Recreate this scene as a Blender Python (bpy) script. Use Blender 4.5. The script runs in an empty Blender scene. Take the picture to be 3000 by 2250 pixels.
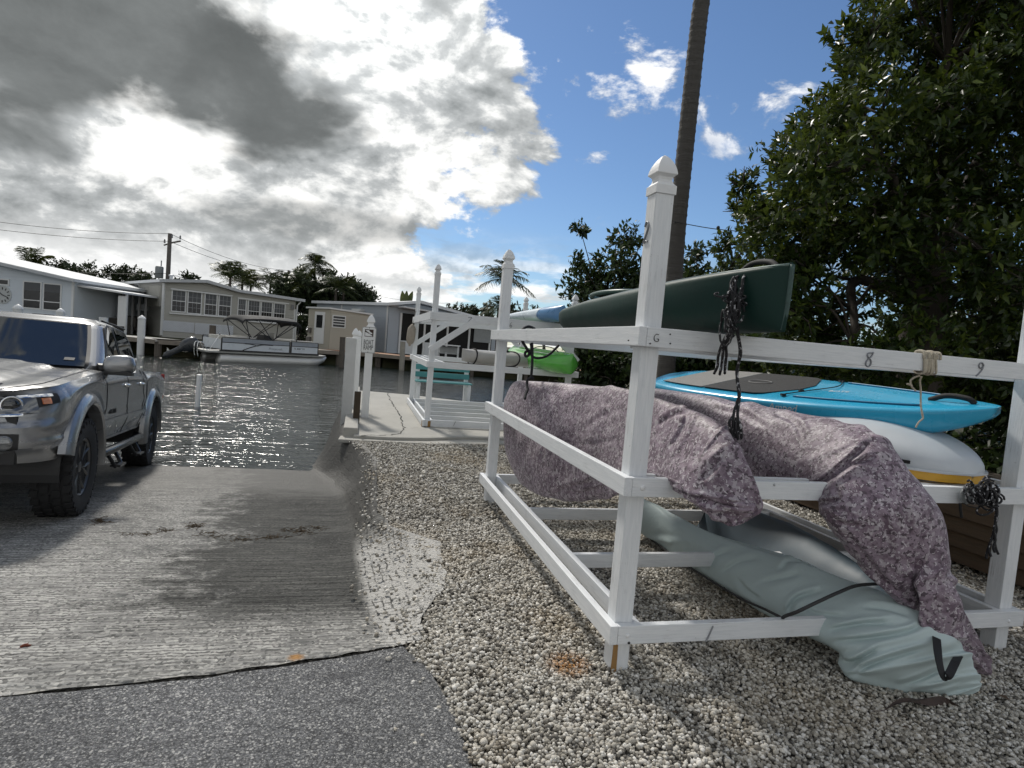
import bpy, bmesh, math, random
import numpy as np
from mathutils import Vector, Matrix

random.seed(7)
RNG = np.random.default_rng(11)
SC = bpy.context.scene
COL = SC.collection
PI = math.pi

# ---------------------------------------------------------------- camera
F_PX, PITCH, ROLL, TH, EYE = 1758.766, -0.0625, 0.0834, 0.2508, 1.475
_cp, _sp = math.cos(PITCH), math.sin(PITCH)
FWD = np.array([0, _cp, _sp]); _up = np.array([0, -_sp, _cp]); _rt = np.array([1.0, 0, 0])
CR = _rt * math.cos(ROLL) + _up * math.sin(ROLL)
CU = -_rt * math.sin(ROLL) + _up * math.cos(ROLL)
EYEP = np.array([0, 0, EYE])
cam_d = bpy.data.cameras.new('camera')
cam_d.sensor_width = 36.0
cam_d.lens = 36.0 * F_PX / 3000.0
cam_d.clip_start, cam_d.clip_end = 0.05, 3000
cam = bpy.data.objects.new('camera', cam_d)
COL.objects.link(cam)
cam.matrix_world = Matrix([[CR[0], CU[0], -FWD[0], 0], [CR[1], CU[1], -FWD[1], 0], [CR[2], CU[2], -FWD[2], EYE], [0, 0, 0, 1]])
SC.camera = cam

# ---------------------------------------------------------------- view
SC.view_settings.view_transform = 'Standard'
SC.view_settings.look = 'None'
SC.view_settings.exposure = 0.18
SC.view_settings.gamma = 1.0
SC.view_settings.use_curve_mapping = False
SC.render.engine = 'CYCLES'
SC.cycles.max_bounces = 5
SC.cycles.transparent_max_bounces = 8
SC.cycles.use_adaptive_sampling = True
SC.cycles.adaptive_threshold = 0.02
SC.cycles.caustics_reflective = False
SC.cycles.caustics_refractive = False

# ---------------------------------------------------------------- sun and sky
SUN_EL, SUN_AZ = math.radians(46), math.radians(-30)      # azimuth from +Y, negative is to the left
sund = np.array([math.sin(SUN_AZ) * math.cos(SUN_EL), math.cos(SUN_AZ) * math.cos(SUN_EL), math.sin(SUN_EL)])
sl = bpy.data.lights.new('sun', 'SUN')
sl.energy = 2.7; sl.angle = math.radians(6); sl.color = (1.0, 0.95, 0.87)
so = bpy.data.objects.new('sun', sl); COL.objects.link(so)
so.rotation_euler = Vector(-sund).to_track_quat('-Z', 'Y').to_euler()
so.location = (0, 0, 30)

class NT:
    """small helper to write node trees"""
    def __init__(s, tree): s.t = tree; s.n = tree.nodes; s.l = tree.links
    def add(s, typ, ins=None, **props):
        n = s.n.new(typ)
        for k, v in props.items(): setattr(n, k, v)
        if ins:
            for k, v in ins.items():
                sock = n.inputs[k]
                if isinstance(v, bpy.types.NodeSocket): s.l.new(v, sock)
                else: sock.default_value = v
        return n
    def math(s, op, a, b=0.0, c=None, clamp=False):
        n = s.n.new('ShaderNodeMath'); n.operation = op; n.use_clamp = clamp
        for i, v in enumerate((a, b) if c is None else (a, b, c)):
            if isinstance(v, bpy.types.NodeSocket): s.l.new(v, n.inputs[i])
            else: n.inputs[i].default_value = v
        return n.outputs[0]
    def vmath(s, op, a, b=(0, 0, 0), out=0):
        n = s.n.new('ShaderNodeVectorMath'); n.operation = op
        for i, v in enumerate((a, b)):
            if isinstance(v, bpy.types.NodeSocket): s.l.new(v, n.inputs[i])
            else: n.inputs[i].default_value = v
        return n.outputs[out]
    def noise(s, vec, scale, detail=4, rough=0.5, dist=0.0, out='Fac'):
        n = s.add('ShaderNodeTexNoise', {'Vector': vec, 'Scale': scale, 'Detail': detail, 'Roughness': rough, 'Distortion': dist})
        return n.outputs[out]
    def ramp(s, fac, stops, interp='LINEAR'):
        n = s.n.new('ShaderNodeValToRGB'); n.color_ramp.interpolation = interp
        e = n.color_ramp.elements
        while len(e) < len(stops): e.new(0.5)
        for el, (p, c) in zip(e, stops):
            el.position = p; el.color = (c, c, c, 1) if isinstance(c, (int, float)) else (*c, 1)
        s.l.new(fac, n.inputs[0]); return n.outputs[0]
    def smooth(s, x, a, b):
        n = s.add('ShaderNodeMapRange', {'From Min': a, 'From Max': b}, interpolation_type='SMOOTHSTEP')
        if isinstance(x, bpy.types.NodeSocket): s.l.new(x, n.inputs[0])
        return n.outputs[0]
    def mix(s, f, a, b, blend='MIX'):
        n = s.n.new('ShaderNodeMix'); n.data_type = 'RGBA'; n.blend_type = blend
        for i, v in ((0, f), (6, a), (7, b)):
            if isinstance(v, bpy.types.NodeSocket): s.l.new(v, n.inputs[i])
            else: n.inputs[i].default_value = (*v, 1) if isinstance(v, tuple) and len(v) == 3 else v
        return n.outputs[2]

def make_world():
    w = bpy.data.worlds.new('World'); SC.world = w; w.use_nodes = True
    t = NT(w.node_tree); w.node_tree.nodes.clear()
    S = 0.1
    sky = t.add('ShaderNodeTexSky', sky_type='NISHITA', sun_disc=False, sun_elevation=SUN_EL, sun_rotation=SUN_AZ,
                altitude=0, air_density=1.0, dust_density=0.2, ozone_density=3.0)
    tc = t.add('ShaderNodeTexCoord').outputs['Generated']
    sep = t.add('ShaderNodeSeparateXYZ', {0: tc})
    X, Y, Z = sep.outputs
    # cumulus layer: direction projected on a flat cloud deck
    zc = t.math('ADD', t.math('MAXIMUM', Z, 0.0), 0.10)
    P = t.add('ShaderNodeCombineXYZ', {0: t.math('DIVIDE', X, zc), 1: t.math('DIVIDE', Y, zc), 2: 0.0}).outputs[0]
    Q = t.add('ShaderNodeCombineXYZ', {0: t.math('MULTIPLY', X, 1.0), 1: t.math('MULTIPLY', Y, 1.0), 2: t.math('MULTIPLY', Z, 1.7)}).outputs[0]
    big = t.noise(Q, 2.3, 2, 0.5)
    fine = t.noise(Q, 6.5, 9, 0.60, 0.15)
    fine2 = t.noise(t.vmath('ADD', Q, (-0.012, 0.0, 0.030)), 6.5, 6, 0.60, 0.15)
    med = t.noise(Q, 4.2, 4, 0.55, 0.3)
    far = t.noise(P, 0.9, 7, 0.6, 0.2)
    # bank of cloud over the left half of the sky, ragged edge near straight ahead
    az = t.math('ARCTAN2', X, Y)
    edge = t.math('ADD', t.math('MULTIPLY', az, -1.0), t.math('MULTIPLY', t.math('SUBTRACT', fine, 0.5), 0.75))
    edge = t.math('ADD', edge, t.math('MULTIPLY', t.math('SUBTRACT', big, 0.5), 0.25))
    # the bank reaches further right at mid height than at the top or low down
    hump = t.math('MULTIPLY', t.math('ABSOLUTE', t.math('SUBTRACT', Z, 0.31)), -0.75)
    edge = t.math('ADD', t.math('ADD', edge, hump), 0.0)
    behind = t.math('MULTIPLY', t.smooth(t.math('ABSOLUTE', az), 1.0, 1.7), t.smooth(t.math('SUBTRACT', t.math('ADD', fine, t.math('MULTIPLY', big, 0.5)), t.math('MULTIPLY', t.smooth(Z, 0.45, 0.8), 0.09)), 0.56, 0.66))  # cloud added behind the camera, out of view, to brighten front faces
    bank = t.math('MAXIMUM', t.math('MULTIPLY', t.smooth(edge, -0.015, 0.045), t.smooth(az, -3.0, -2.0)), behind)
    # straight overhead the bank breaks up into scattered cumulus
    zen = t.smooth(Z, 0.60, 0.80)
    patch = t.smooth(t.math('ADD', fine, t.math('MULTIPLY', t.math('SUBTRACT', big, 0.5), 0.7)), 0.455, 0.545)
    bank = t.math('ADD', t.math('MULTIPLY', bank, t.math('SUBTRACT', 1.0, zen)), t.math('MULTIPLY', patch, zen))
    # broken low cloud near the horizon
    low = t.math('MULTIPLY', t.smooth(t.math('ADD', far, t.math('MULTIPLY', az, -0.20)), 0.44, 0.57), t.smooth(Z, 0.20, 0.07))
    # loose scraps in the blue part
    sc = t.noise(t.vmath('ADD', Q, (4.3, 1.7, 0.4)), 5.2, 8, 0.6, 0.25)
    scraps = t.math('MULTIPLY', t.smooth(sc, 0.60, 0.68), t.smooth(t.noise(Q, 2.6, 1, 0.4), 0.38, 0.54))
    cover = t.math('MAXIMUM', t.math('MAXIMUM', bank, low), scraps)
    # thick, dark-based masses inside the bank
    def mass(az0, z0, wa, wz, jit):
        da = t.math('DIVIDE', t.math('SUBTRACT', az, az0), wa); dz = t.math('DIVIDE', t.math('SUBTRACT', Z, z0), wz)
        r = t.math('SQRT', t.math('ADD', t.math('MULTIPLY', da, da), t.math('MULTIPLY', dz, dz)))
        r = t.math('SUBTRACT', r, t.math('MULTIPLY', t.math('SUBTRACT', med, 0.5), jit))
        r = t.math('SUBTRACT', r, t.math('MULTIPLY', t.math('SUBTRACT', fine, 0.5), jit * 0.6))
        return t.smooth(r, 1.12, 0.62)
    m1 = mass(-0.62, 0.34, 0.36, 0.15, 2.0)
    m2 = mass(-0.33, 0.165, 0.26, 0.035, 1.8)
    m3 = mass(-0.78, 0.56, 0.70, 0.16, 1.8)
    side = t.math('MULTIPLY', t.math('MULTIPLY', t.smooth(t.math('ABSOLUTE', az), 0.85, 1.2), t.smooth(t.math('ABSOLUTE', az), 2.2, 1.5)), t.smooth(t.math('ADD', big, t.math('MULTIPLY', med, 0.4)), 0.67, 0.77))
    dark = t.math('MAXIMUM', t.math('MAXIMUM', m1, t.math('MULTIPLY', m2, 0.5)), t.math('MAXIMUM', m3, t.math('MULTIPLY', side, 0.9)))
    dark = t.math('MULTIPLY', dark, t.math('SUBTRACT', 1.0, zen))
    relief = t.math('MULTIPLY', t.math('SUBTRACT', fine2, fine), 3.4)
    shade = t.math('ADD', t.math('ADD', relief, t.math('MULTIPLY', t.math('SUBTRACT', med, 0.47), 2.3)), t.math('MULTIPLY', t.smooth(edge, 0.05, 0.5), 0.20))
    lit = t.ramp(t.math('ADD', shade, 0.31, clamp=True), [(0.0, (1.05, 1.04, 1.01)), (0.2, (0.84, 0.845, 0.83)), (0.5, (0.46, 0.478, 0.482)), (1.0, (0.24, 0.256, 0.26))])
    base = t.ramp(t.math('ADD', t.math('MULTIPLY', t.math('SUBTRACT', fine, 0.5), 1.3), 0.5, clamp=True), [(0.2, (0.22, 0.234, 0.234)), (0.55, (0.145, 0.155, 0.155)), (0.85, (0.11, 0.118, 0.118))])
    # forward scattering: thin cloud glows towards the hidden sun
    dot = t.vmath('DOT_PRODUCT', tc, tuple(float(c) for c in sund), out=1)
    glow = t.math('ADD', 1.0, t.math('MULTIPLY', t.smooth(dot, 0.80, 0.99), 0.7))
    lit = t.vmath('SCALE', lit); t.l.new(glow, lit.node.inputs[3])
    ccol = t.mix(dark, lit, base)
    lowcol = t.ramp(t.math('ADD', t.math('MULTIPLY', t.math('SUBTRACT', far, 0.5), 2.2), t.math('MULTIPLY', relief, 0.5)), [(0.0, (1.05, 1.05, 1.04)), (0.5, (0.74, 0.77, 0.78)), (1.0, (0.50, 0.53, 0.55))])
    ccol = t.mix(t.math('MULTIPLY', t.smooth(Z, 0.14, 0.03), 0.8), ccol, lowcol)
    ccol = t.mix(t.math('MULTIPLY', scraps, t.math('SUBTRACT', 1.0, t.math('MAXIMUM', bank, low))), ccol, (0.95, 0.96, 0.98))
    blue = t.mix(1.0, sky.outputs[0], (0.70, 0.79, 0.88), 'MULTIPLY')
    scaled = t.vmath('SCALE', ccol); scaled.node.inputs[3].default_value = 1.0 / S
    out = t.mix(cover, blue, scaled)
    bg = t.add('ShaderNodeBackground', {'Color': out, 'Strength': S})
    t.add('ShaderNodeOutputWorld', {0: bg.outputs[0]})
make_world()

# ---------------------------------------------------------------- geometry helpers
def ray(x, y): return FWD + CR * ((x - 1500) / F_PX) - CU * ((y - 1125) / F_PX)
def onz(x, y, z):
    d = ray(x, y); return EYEP + d * ((z - EYE) / d[2])
def ony(x, y, D):
    d = ray(x, y); return EYEP + d * (D / d[1])
def onpl(x, y, p, n):
    d = ray(x, y); p = np.asarray(p, float); n = np.asarray(n, float)
    return EYEP + d * (((p - EYEP) @ n) / (d @ n))
AU = np.array([math.cos(TH), math.sin(TH), 0.0])     # along the front of the racks
AV = np.array([-math.sin(TH), math.cos(TH), 0.0])    # away, towards the canal
AZ = np.array([0, 0, 1.0])
def W(s, t, z=0.0): return AU * s + AV * t + AZ * z
def nrm(a):
    a = np.asarray(a, float); return a / (np.linalg.norm(a) + 1e-12)
def lerp(a, b, t): return a + (b - a) * t
def sstep(x, a, b):
    t = np.clip((np.asarray(x, float) - a) / (b - a), 0, 1); return t * t * (3 - 2 * t)
def vnoise(p, seed=0):
    """cheap smooth 3-d value noise, numpy, range 0..1"""
    p = np.asarray(p, float); i = np.floor(p).astype(np.int64); f = p - i; f = f * f * (3 - 2 * f)
    def h(a, b, c):
        n = (a * 374761393 + b * 668265263 + c * 2147483647 + seed * 974634777) & 0xffffffff
        n = ((n ^ (n >> 13)) * 1274126177) & 0xffffffff
        return ((n ^ (n >> 16)) & 0xffff) / 65535.0
    r = 0
    for dx in (0, 1):
        for dy in (0, 1):
            for dz in (0, 1):
                w = (f[..., 0] if dx else 1 - f[..., 0]) * (f[..., 1] if dy else 1 - f[..., 1]) * (f[..., 2] if dz else 1 - f[..., 2])
                r = r + w * h(i[..., 0] + dx, i[..., 1] + dy, i[..., 2] + dz)
    return r
def fbm(p, octs=4, seed=0):
    p = np.asarray(p, float); r = 0; a = 0.5
    for k in range(octs):
        r = r + a * (vnoise(p * 2 ** k, seed + k) - 0.5) * 2; a *= 0.5
    return r
def catmull(pts, n):
    """resample a control polyline smoothly; pts (k,d) -> (n,d)"""
    P = np.asarray(pts, float); k = len(P)
    E = np.vstack([2 * P[0] - P[1], P, 2 * P[-1] - P[-2]])
    out = []
    for q in np.linspace(0, k - 1 - 1e-9, n):
        i = int(q); t = q - i; a, b, c, d = E[i], E[i + 1], E[i + 2], E[i + 3]
        out.append(0.5 * ((2 * b) + (-a + c) * t + (2 * a - 5 * b + 4 * c - d) * t * t + (-a + 3 * b - 3 * c + d) * t ** 3))
    return np.array(out)

MWD = {}   # world matrices of what was built, by object name
def frame(p, x, up=AZ):
    x = nrm(x); y = np.cross(up, x)
    if np.linalg.norm(y) < 1e-6: y = np.cross(np.array([0, 1.0, 0]), x)
    y = nrm(y); z = np.cross(x, y)
    return Matrix([[x[0], y[0], z[0], p[0]], [x[1], y[1], z[1], p[1]], [x[2], y[2], z[2], p[2]], [0, 0, 0, 1]])
def tag(o, label=None, cat=None, group=None, kind=None):
    if label: o['label'] = label
    if cat: o['category'] = cat
    if group: o['group'] = group
    if kind: o['kind'] = kind
    return o
def link(o, parent, Mw):
    COL.objects.link(o)
    if parent is not None:
        o.parent = parent; o.matrix_local = MWD[parent.name].inverted() @ Mw
    else: o.matrix_local = Mw
    MWD[o.name] = Mw
    return o
def thing(name, loc, label, cat, group=None, Mw=None):
    o = bpy.data.objects.new(name, None); o.empty_display_size = 0.2
    link(o, None, Mw if Mw is not None else Matrix.Translation(Vector([float(c) for c in loc])))
    return tag(o, label, cat, group)
def copy_tree(src, Mw, label=None):
    """copy a thing with its parts and their sub-parts to a new world matrix"""
    c = src.copy(); COL.objects.link(c); c.matrix_local = Mw; MWD[c.name] = Mw
    if label: c['label'] = label
    for ch in [o for o in src.children]:
        d = ch.copy(); COL.objects.link(d); d.parent = c; d.matrix_local = ch.matrix_local
        for g in ch.children:
            e = g.copy(); COL.objects.link(e); e.parent = d; e.matrix_local = g.matrix_local
    return c

class MB:
    """collects shapes; build() links them as ONE mesh object"""
    def __init__(s): s.v = []; s.f = []; s.n = 0
    def add(s, v, f):
        v = np.asarray(v, float); s.v.append(v); s.f += [tuple(int(i) + s.n for i in q) for q in f]; s.n += len(v); return s
    def box(s, c, size, M3=None):
        h = np.asarray(size, float) / 2
        v = np.array([[x, y, z] for x in (-1, 1) for y in (-1, 1) for z in (-1, 1)]) * h
        if M3 is not None: v = v @ np.asarray(M3).T
        return s.add(v + np.asarray(c, float), [(0, 1, 3, 2), (4, 6, 7, 5), (0, 4, 5, 1), (2, 3, 7, 6), (0, 2, 6, 4), (1, 5, 7, 3)])
    def beam(s, p, q, w, h, up=AZ):
        p = np.asarray(p, float); q = np.asarray(q, float); x = q - p; L = np.linalg.norm(x); x = x / L
        y = np.cross(up, x)
        if np.linalg.norm(y) < 1e-5: y = np.cross(np.array([0, 1.0, 0.001]), x)
        y = nrm(y); z = np.cross(x, y)
        return s.box((p + q) / 2, (L, w, h), np.stack([x, y, z], 1))
    def loft(s, rings, closed=True, cap=True):
        rings = [np.asarray(r, float) for r in rings]; n = len(rings[0]); m = len(rings); v = np.vstack(rings); f = []
        for i in range(m - 1):
            for j in range(n if closed else n - 1):
                k = (j + 1) % n; f.append((i * n + j, i * n + k, (i + 1) * n + k, (i + 1) * n + j))
        if cap and closed: f.append(tuple(range(n))[::-1]); f.append(tuple(range((m - 1) * n, m * n)))
        return s.add(v, f)
    def tube(s, path, r, n=8, cap=True, squash=1.0):
        P = np.asarray(path, float); m = len(P); rr = np.broadcast_to(np.asarray(r, float), (m,))
        T = np.gradient(P, axis=0); T /= (np.linalg.norm(T, axis=1, keepdims=True) + 1e-12)
        a = np.array([0, 0, 1.0]) if abs(T[0][2]) < 0.9 else np.array([1.0, 0, 0])
        N = nrm(np.cross(T[0], a)); rings = []; ang = np.linspace(0, 2 * PI, n, endpoint=False)
        for i in range(m):
            N = nrm(N - T[i] * (N @ T[i])); B = np.cross(T[i], N)
            rings.append(P[i] + rr[i] * (np.cos(ang)[:, None] * N + squash * np.sin(ang)[:, None] * B))
        return s.loft(rings, True, cap)
    def lathe(s, prof, c=(0, 0, 0), axis=AZ, n=16, square=False, rot=0.0):
        axis = nrm(axis); a = np.array([1.0, 0, 0]) if abs(axis[0]) < 0.9 else np.array([0, 1.0, 0])
        X = nrm(np.cross(axis, np.cross(a, axis))); Y = np.cross(axis, X)
        if square: ang = np.array([PI / 4 + k * PI / 2 for k in range(4)]) + rot; k = math.sqrt(2)
        else: ang = np.linspace(0, 2 * PI, n, endpoint=False) + rot; k = 1.0
        D = np.cos(ang)[:, None] * X + np.sin(ang)[:, None] * Y
        return s.loft([np.asarray(c, float) + axis * z + D * max(r, 1e-4) * k for r, z in prof], True, True)
    def prism(s, poly, ext):
        """flat polygon (k,3) extruded by a vector"""
        P = np.asarray(poly, float); k = len(P); e = np.asarray(ext, float)
        f = [tuple(range(k))[::-1], tuple(range(k, 2 * k))] + [(i, (i + 1) % k, k + (i + 1) % k, k + i) for i in range(k)]
        return s.add(np.vstack([P, P + e]), f)
    def grid(s, P):
        """(m,n,3) array of points"""
        P = np.asarray(P, float); m, n = P.shape[:2]
        return s.add(P.reshape(-1, 3), [(i * n + j, i * n + j + 1, (i + 1) * n + j + 1, (i + 1) * n + j) for i in range(m - 1) for j in range(n - 1)])
    def build(s, name, mat, parent=None, smooth=False, bevel=0.0, Mw=None, attrs=None, seg=2, sharp=None):
        v = np.vstack(s.v)
        if Mw is None:
            if parent is not None: Mw = MWD[parent.name]
            else:
                lo, hi = v.min(0), v.max(0); Mw = Matrix.Translation(Vector(((lo[0] + hi[0]) / 2, (lo[1] + hi[1]) / 2, lo[2])))
        Mi = np.array(Mw.inverted()); vl = v @ Mi[:3, :3].T + Mi[:3, 3]
        me = bpy.data.meshes.new(name); me.from_pydata(vl.tolist(), [], s.f); me.validate()
        bm = bmesh.new(); bm.from_mesh(me)
        bmesh.ops.recalc_face_normals(bm, faces=bm.faces)
        if bevel > 0:
            bmesh.ops.bevel(bm, geom=[e for e in bm.edges if e.is_manifold and e.calc_face_angle(0) > 0.5], offset=bevel, segments=seg, affect='EDGES', profile=0.6)
        bm.to_mesh(me); bm.free()
        if smooth:
            me.shade_smooth()
            if sharp: me.set_sharp_from_angle(angle=math.radians(sharp))
        me.materials.append(mat)
        o = bpy.data.objects.new(name, me)
        return link(o, parent, Mw)

def fast_mesh(name, V, F, mat, parent=None, attrs=None, smooth=False, Mw=None):
    """numpy arrays of equal-sized faces, for large meshes; V in world space"""
    V = np.asarray(V, np.float64); F = np.asarray(F, np.int32)
    if Mw is None: Mw = MWD[parent.name] if parent is not None else Matrix.Identity(4)
    Mi = np.array(Mw.inverted()); V = V @ Mi[:3, :3].T + Mi[:3, 3]
    me = bpy.data.meshes.new(name); k = F.shape[1]
    me.vertices.add(len(V)); me.vertices.foreach_set('co', V.astype(np.float32).ravel())
    me.loops.add(F.size); me.loops.foreach_set('vertex_index', F.ravel())
    me.polygons.add(len(F)); me.polygons.foreach_set('loop_start', np.arange(0, F.size, k, dtype=np.int32))
    me.polygons.foreach_set('loop_total', np.full(len(F), k, np.int32))
    me.update(calc_edges=True); me.validate()
    if smooth: me.shade_smooth()
    for nm, arr in (attrs or {}).items():
        a = me.attributes.new(nm, 'FLOAT', 'POINT'); a.data.foreach_set('value', np.asarray(arr, np.float32))
    me.materials.append(mat)
    o = bpy.data.objects.new(name, me)
    return link(o, parent, Mw)

def beam_obj(name, p, q, w, h, mat, parent, up=AZ, bevel=0.004):
    """timber with its own axis along local x so the grain follows it; p, q are centre-line ends"""
    p = np.asarray(p, float); q = np.asarray(q, float); M = frame(p, q - p, up)
    b = MB(); b.beam(p, q, w, h, up)
    return b.build(name, mat, parent, bevel=bevel, Mw=M)

# ---------------------------------------------------------------- materials
def new_mat(name):
    m = bpy.data.materials.new(name); m.use_nodes = True; t = NT(m.node_tree); m.node_tree.nodes.clear()
    return m, t
def finish(m, t, col, rough=0.5, metal=0.0, bump=None, bstr=0.3, bdist=0.01, spec=0.5, coat=0.0, **kw):
    ins = {'Base Color': col if isinstance(col, bpy.types.NodeSocket) else (*col, 1), 'Roughness': rough, 'Metallic': metal, 'Specular IOR Level': spec, 'Coat Weight': coat}
    ins.update(kw)
    b = t.add('ShaderNodeBsdfPrincipled', ins)
    if bump is not None:
        bn = t.add('ShaderNodeBump', {'Height': bump, 'Strength': bstr, 'Distance': bdist}); t.l.new(bn.outputs[0], b.inputs['Normal'])
    t.add('ShaderNodeOutputMaterial', {0: b.outputs[0]})
    return m
def plain(name, col, rough=0.5, metal=0.0, var=0.18, vs=5.0, bump=0.0, bs=60.0, spec=0.5, coat=0.0, scale=(1, 1, 1), **kw):
    """base colour with soft uneven variation, faint dirt and optional fine relief"""
    m, t = new_mat(name)
    oc = t.add('ShaderNodeTexCoord').outputs['Object']
    if scale != (1, 1, 1): oc = t.vmath('MULTIPLY', oc, scale)
    n = t.noise(oc, vs, 6, 0.6)
    f = t.math('ADD', t.math('MULTIPLY', t.math('SUBTRACT', n, 0.5), 2 * var), 1.0)
    c = t.vmath('SCALE', (*col,)); t.l.new(f, c.node.inputs[3])
    r = t.math('ADD', t.math('MULTIPLY', t.math('SUBTRACT', n, 0.5), 0.25), rough, clamp=True)
    b = t.noise(oc, bs, 4, 0.6) if bump > 0 else None
    return finish(m, t, c, r, metal, b, bump, 0.01, spec, coat, **kw)

MAT = {}
def wood_white():
    m, t = new_mat('white_painted_timber')
    oc = t.add('ShaderNodeTexCoord').outputs['Object']
    st = t.vmath('MULTIPLY', oc, (1.2, 14.0, 14.0))
    g = t.noise(st, 5.0, 8, 0.65, 0.6)
    g2 = t.noise(t.vmath('MULTIPLY', oc, (0.8, 30, 30)), 6.0, 5, 0.6)
    d = t.noise(oc, 3.0, 8, 0.7)
    fine = t.noise(oc, 55.0, 4, 0.7)
    col = t.mix(t.ramp(g, [(0.30, 0.0), (0.75, 1.0)]), (0.66, 0.685, 0.71), (0.80, 0.815, 0.83))
    worn = t.math('MULTIPLY', t.smooth(d, 0.52, 0.68), t.smooth(g2, 0.50, 0.66))
    col = t.mix(t.math('MULTIPLY', worn, 0.8), col, (0.26, 0.25, 0.235))
    col = t.mix(t.math('MULTIPLY', t.smooth(fine, 0.64, 0.76), 0.5), col, (0.22, 0.2, 0.18))
    h = t.math('ADD', t.math('MULTIPLY', g, 0.6), t.math('MULTIPLY', g2, 0.4))
    return finish(m, t, col, 0.55, bump=h, bstr=0.35, bdist=0.006, spec=0.35)
MAT['wood'] = wood_white()
MAT['finial'] = plain('white_painted_finial', (0.74, 0.75, 0.76), 0.5, var=0.1, vs=9, bump=0.15, bs=40)
MAT['vinyl'] = plain('white_vinyl', (0.78, 0.79, 0.79), 0.35, var=0.12, vs=3)
MAT['number'] = plain('grey_metal_number', (0.26, 0.27, 0.29), 0.45, 0.3, var=0.5, vs=40)
MAT['bolt'] = plain('zinc_bolt', (0.48, 0.49, 0.5), 0.4, 0.6, var=0.3, vs=50)
MAT['rust'] = plain('rust_stained_timber', (0.30, 0.17, 0.06), 0.8, var=0.5, vs=12)
MAT['black'] = plain('black_plastic', (0.012, 0.012, 0.013), 0.5, var=0.3)
MAT['rubber'] = plain('tyre_rubber', (0.016, 0.016, 0.017), 0.85, var=0.35, vs=14, bump=0.3, bs=90)
MAT['alu'] = plain('dull_aluminium', (0.55, 0.56, 0.57), 0.35, 0.85, var=0.2, vs=3)
MAT['chrome'] = plain('chrome', (0.78, 0.79, 0.8), 0.08, 1.0, var=0.05)
MAT['dark_glass'] = plain('dark_window_glass', (0.012, 0.014, 0.016), 0.05, 0.0, var=0.1, spec=0.8)

# ================================================================ THE SETTING
RK, T_SEAM, Z_WATER, Z_PIER, Z_FAR = 0.085, 2.75, -0.52, 0.05, 0.28
def s_lane(t): return np.interp(t, [2.4, 2.75, 3.2, 3.65, 4.4, 5.0, 5.6, 6.9, 8.2, 9.2, 14], [.26, .24, .14, .10, .06, .04, 0, -.10, -.31, -.6, -.7])
def s_top(t): return np.interp(t, [2.4, 2.75, 3.1, 3.65, 4.3, 4.6, 5.0, 6.3, 7.4, 8.2, 8.6, 9.5, 14], [.34, .36, .42, .61, .66, .38, .22, .25, .27, .12, -.04, -.12, -.2])
def t_seam(s): return np.interp(s, [-12, -3, -1.224, -.536, .007, .29, .4], [1.9, 2.38, 2.552, 2.622, 2.736, 2.821, 2.85])
def s_asph(t): return np.interp(t, [-9, 1.0, 1.95, 2.177, 2.358, 2.569, 2.82], [.5, .49, .474, .462, .441, .393, .29])
def lane_z(s, t): return -RK * np.maximum(0, t - T_SEAM)
SHORE = [(-400, 60), (-60, 33), (-30, 31.6), (-20.1, 31.1), (-17.9, 30.2), (-8.5, 37.7), (-5.95, 36.6), (4, 36.5), (12, 40), (400, 40)]
def y_shore(x): return np.interp(x, [p[0] for p in SHORE], [p[1] for p in SHORE])
def s_land(t): return 4.2 + .45 * np.maximum(0, np.asarray(t, float) - 11.0)
def rampz(s, t):
    a, b = s_lane(t), s_top(t); z = lane_z(s, t)
    k = sstep(s, a, b)
    return z * (1 - k) + 0.0 * k

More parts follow.
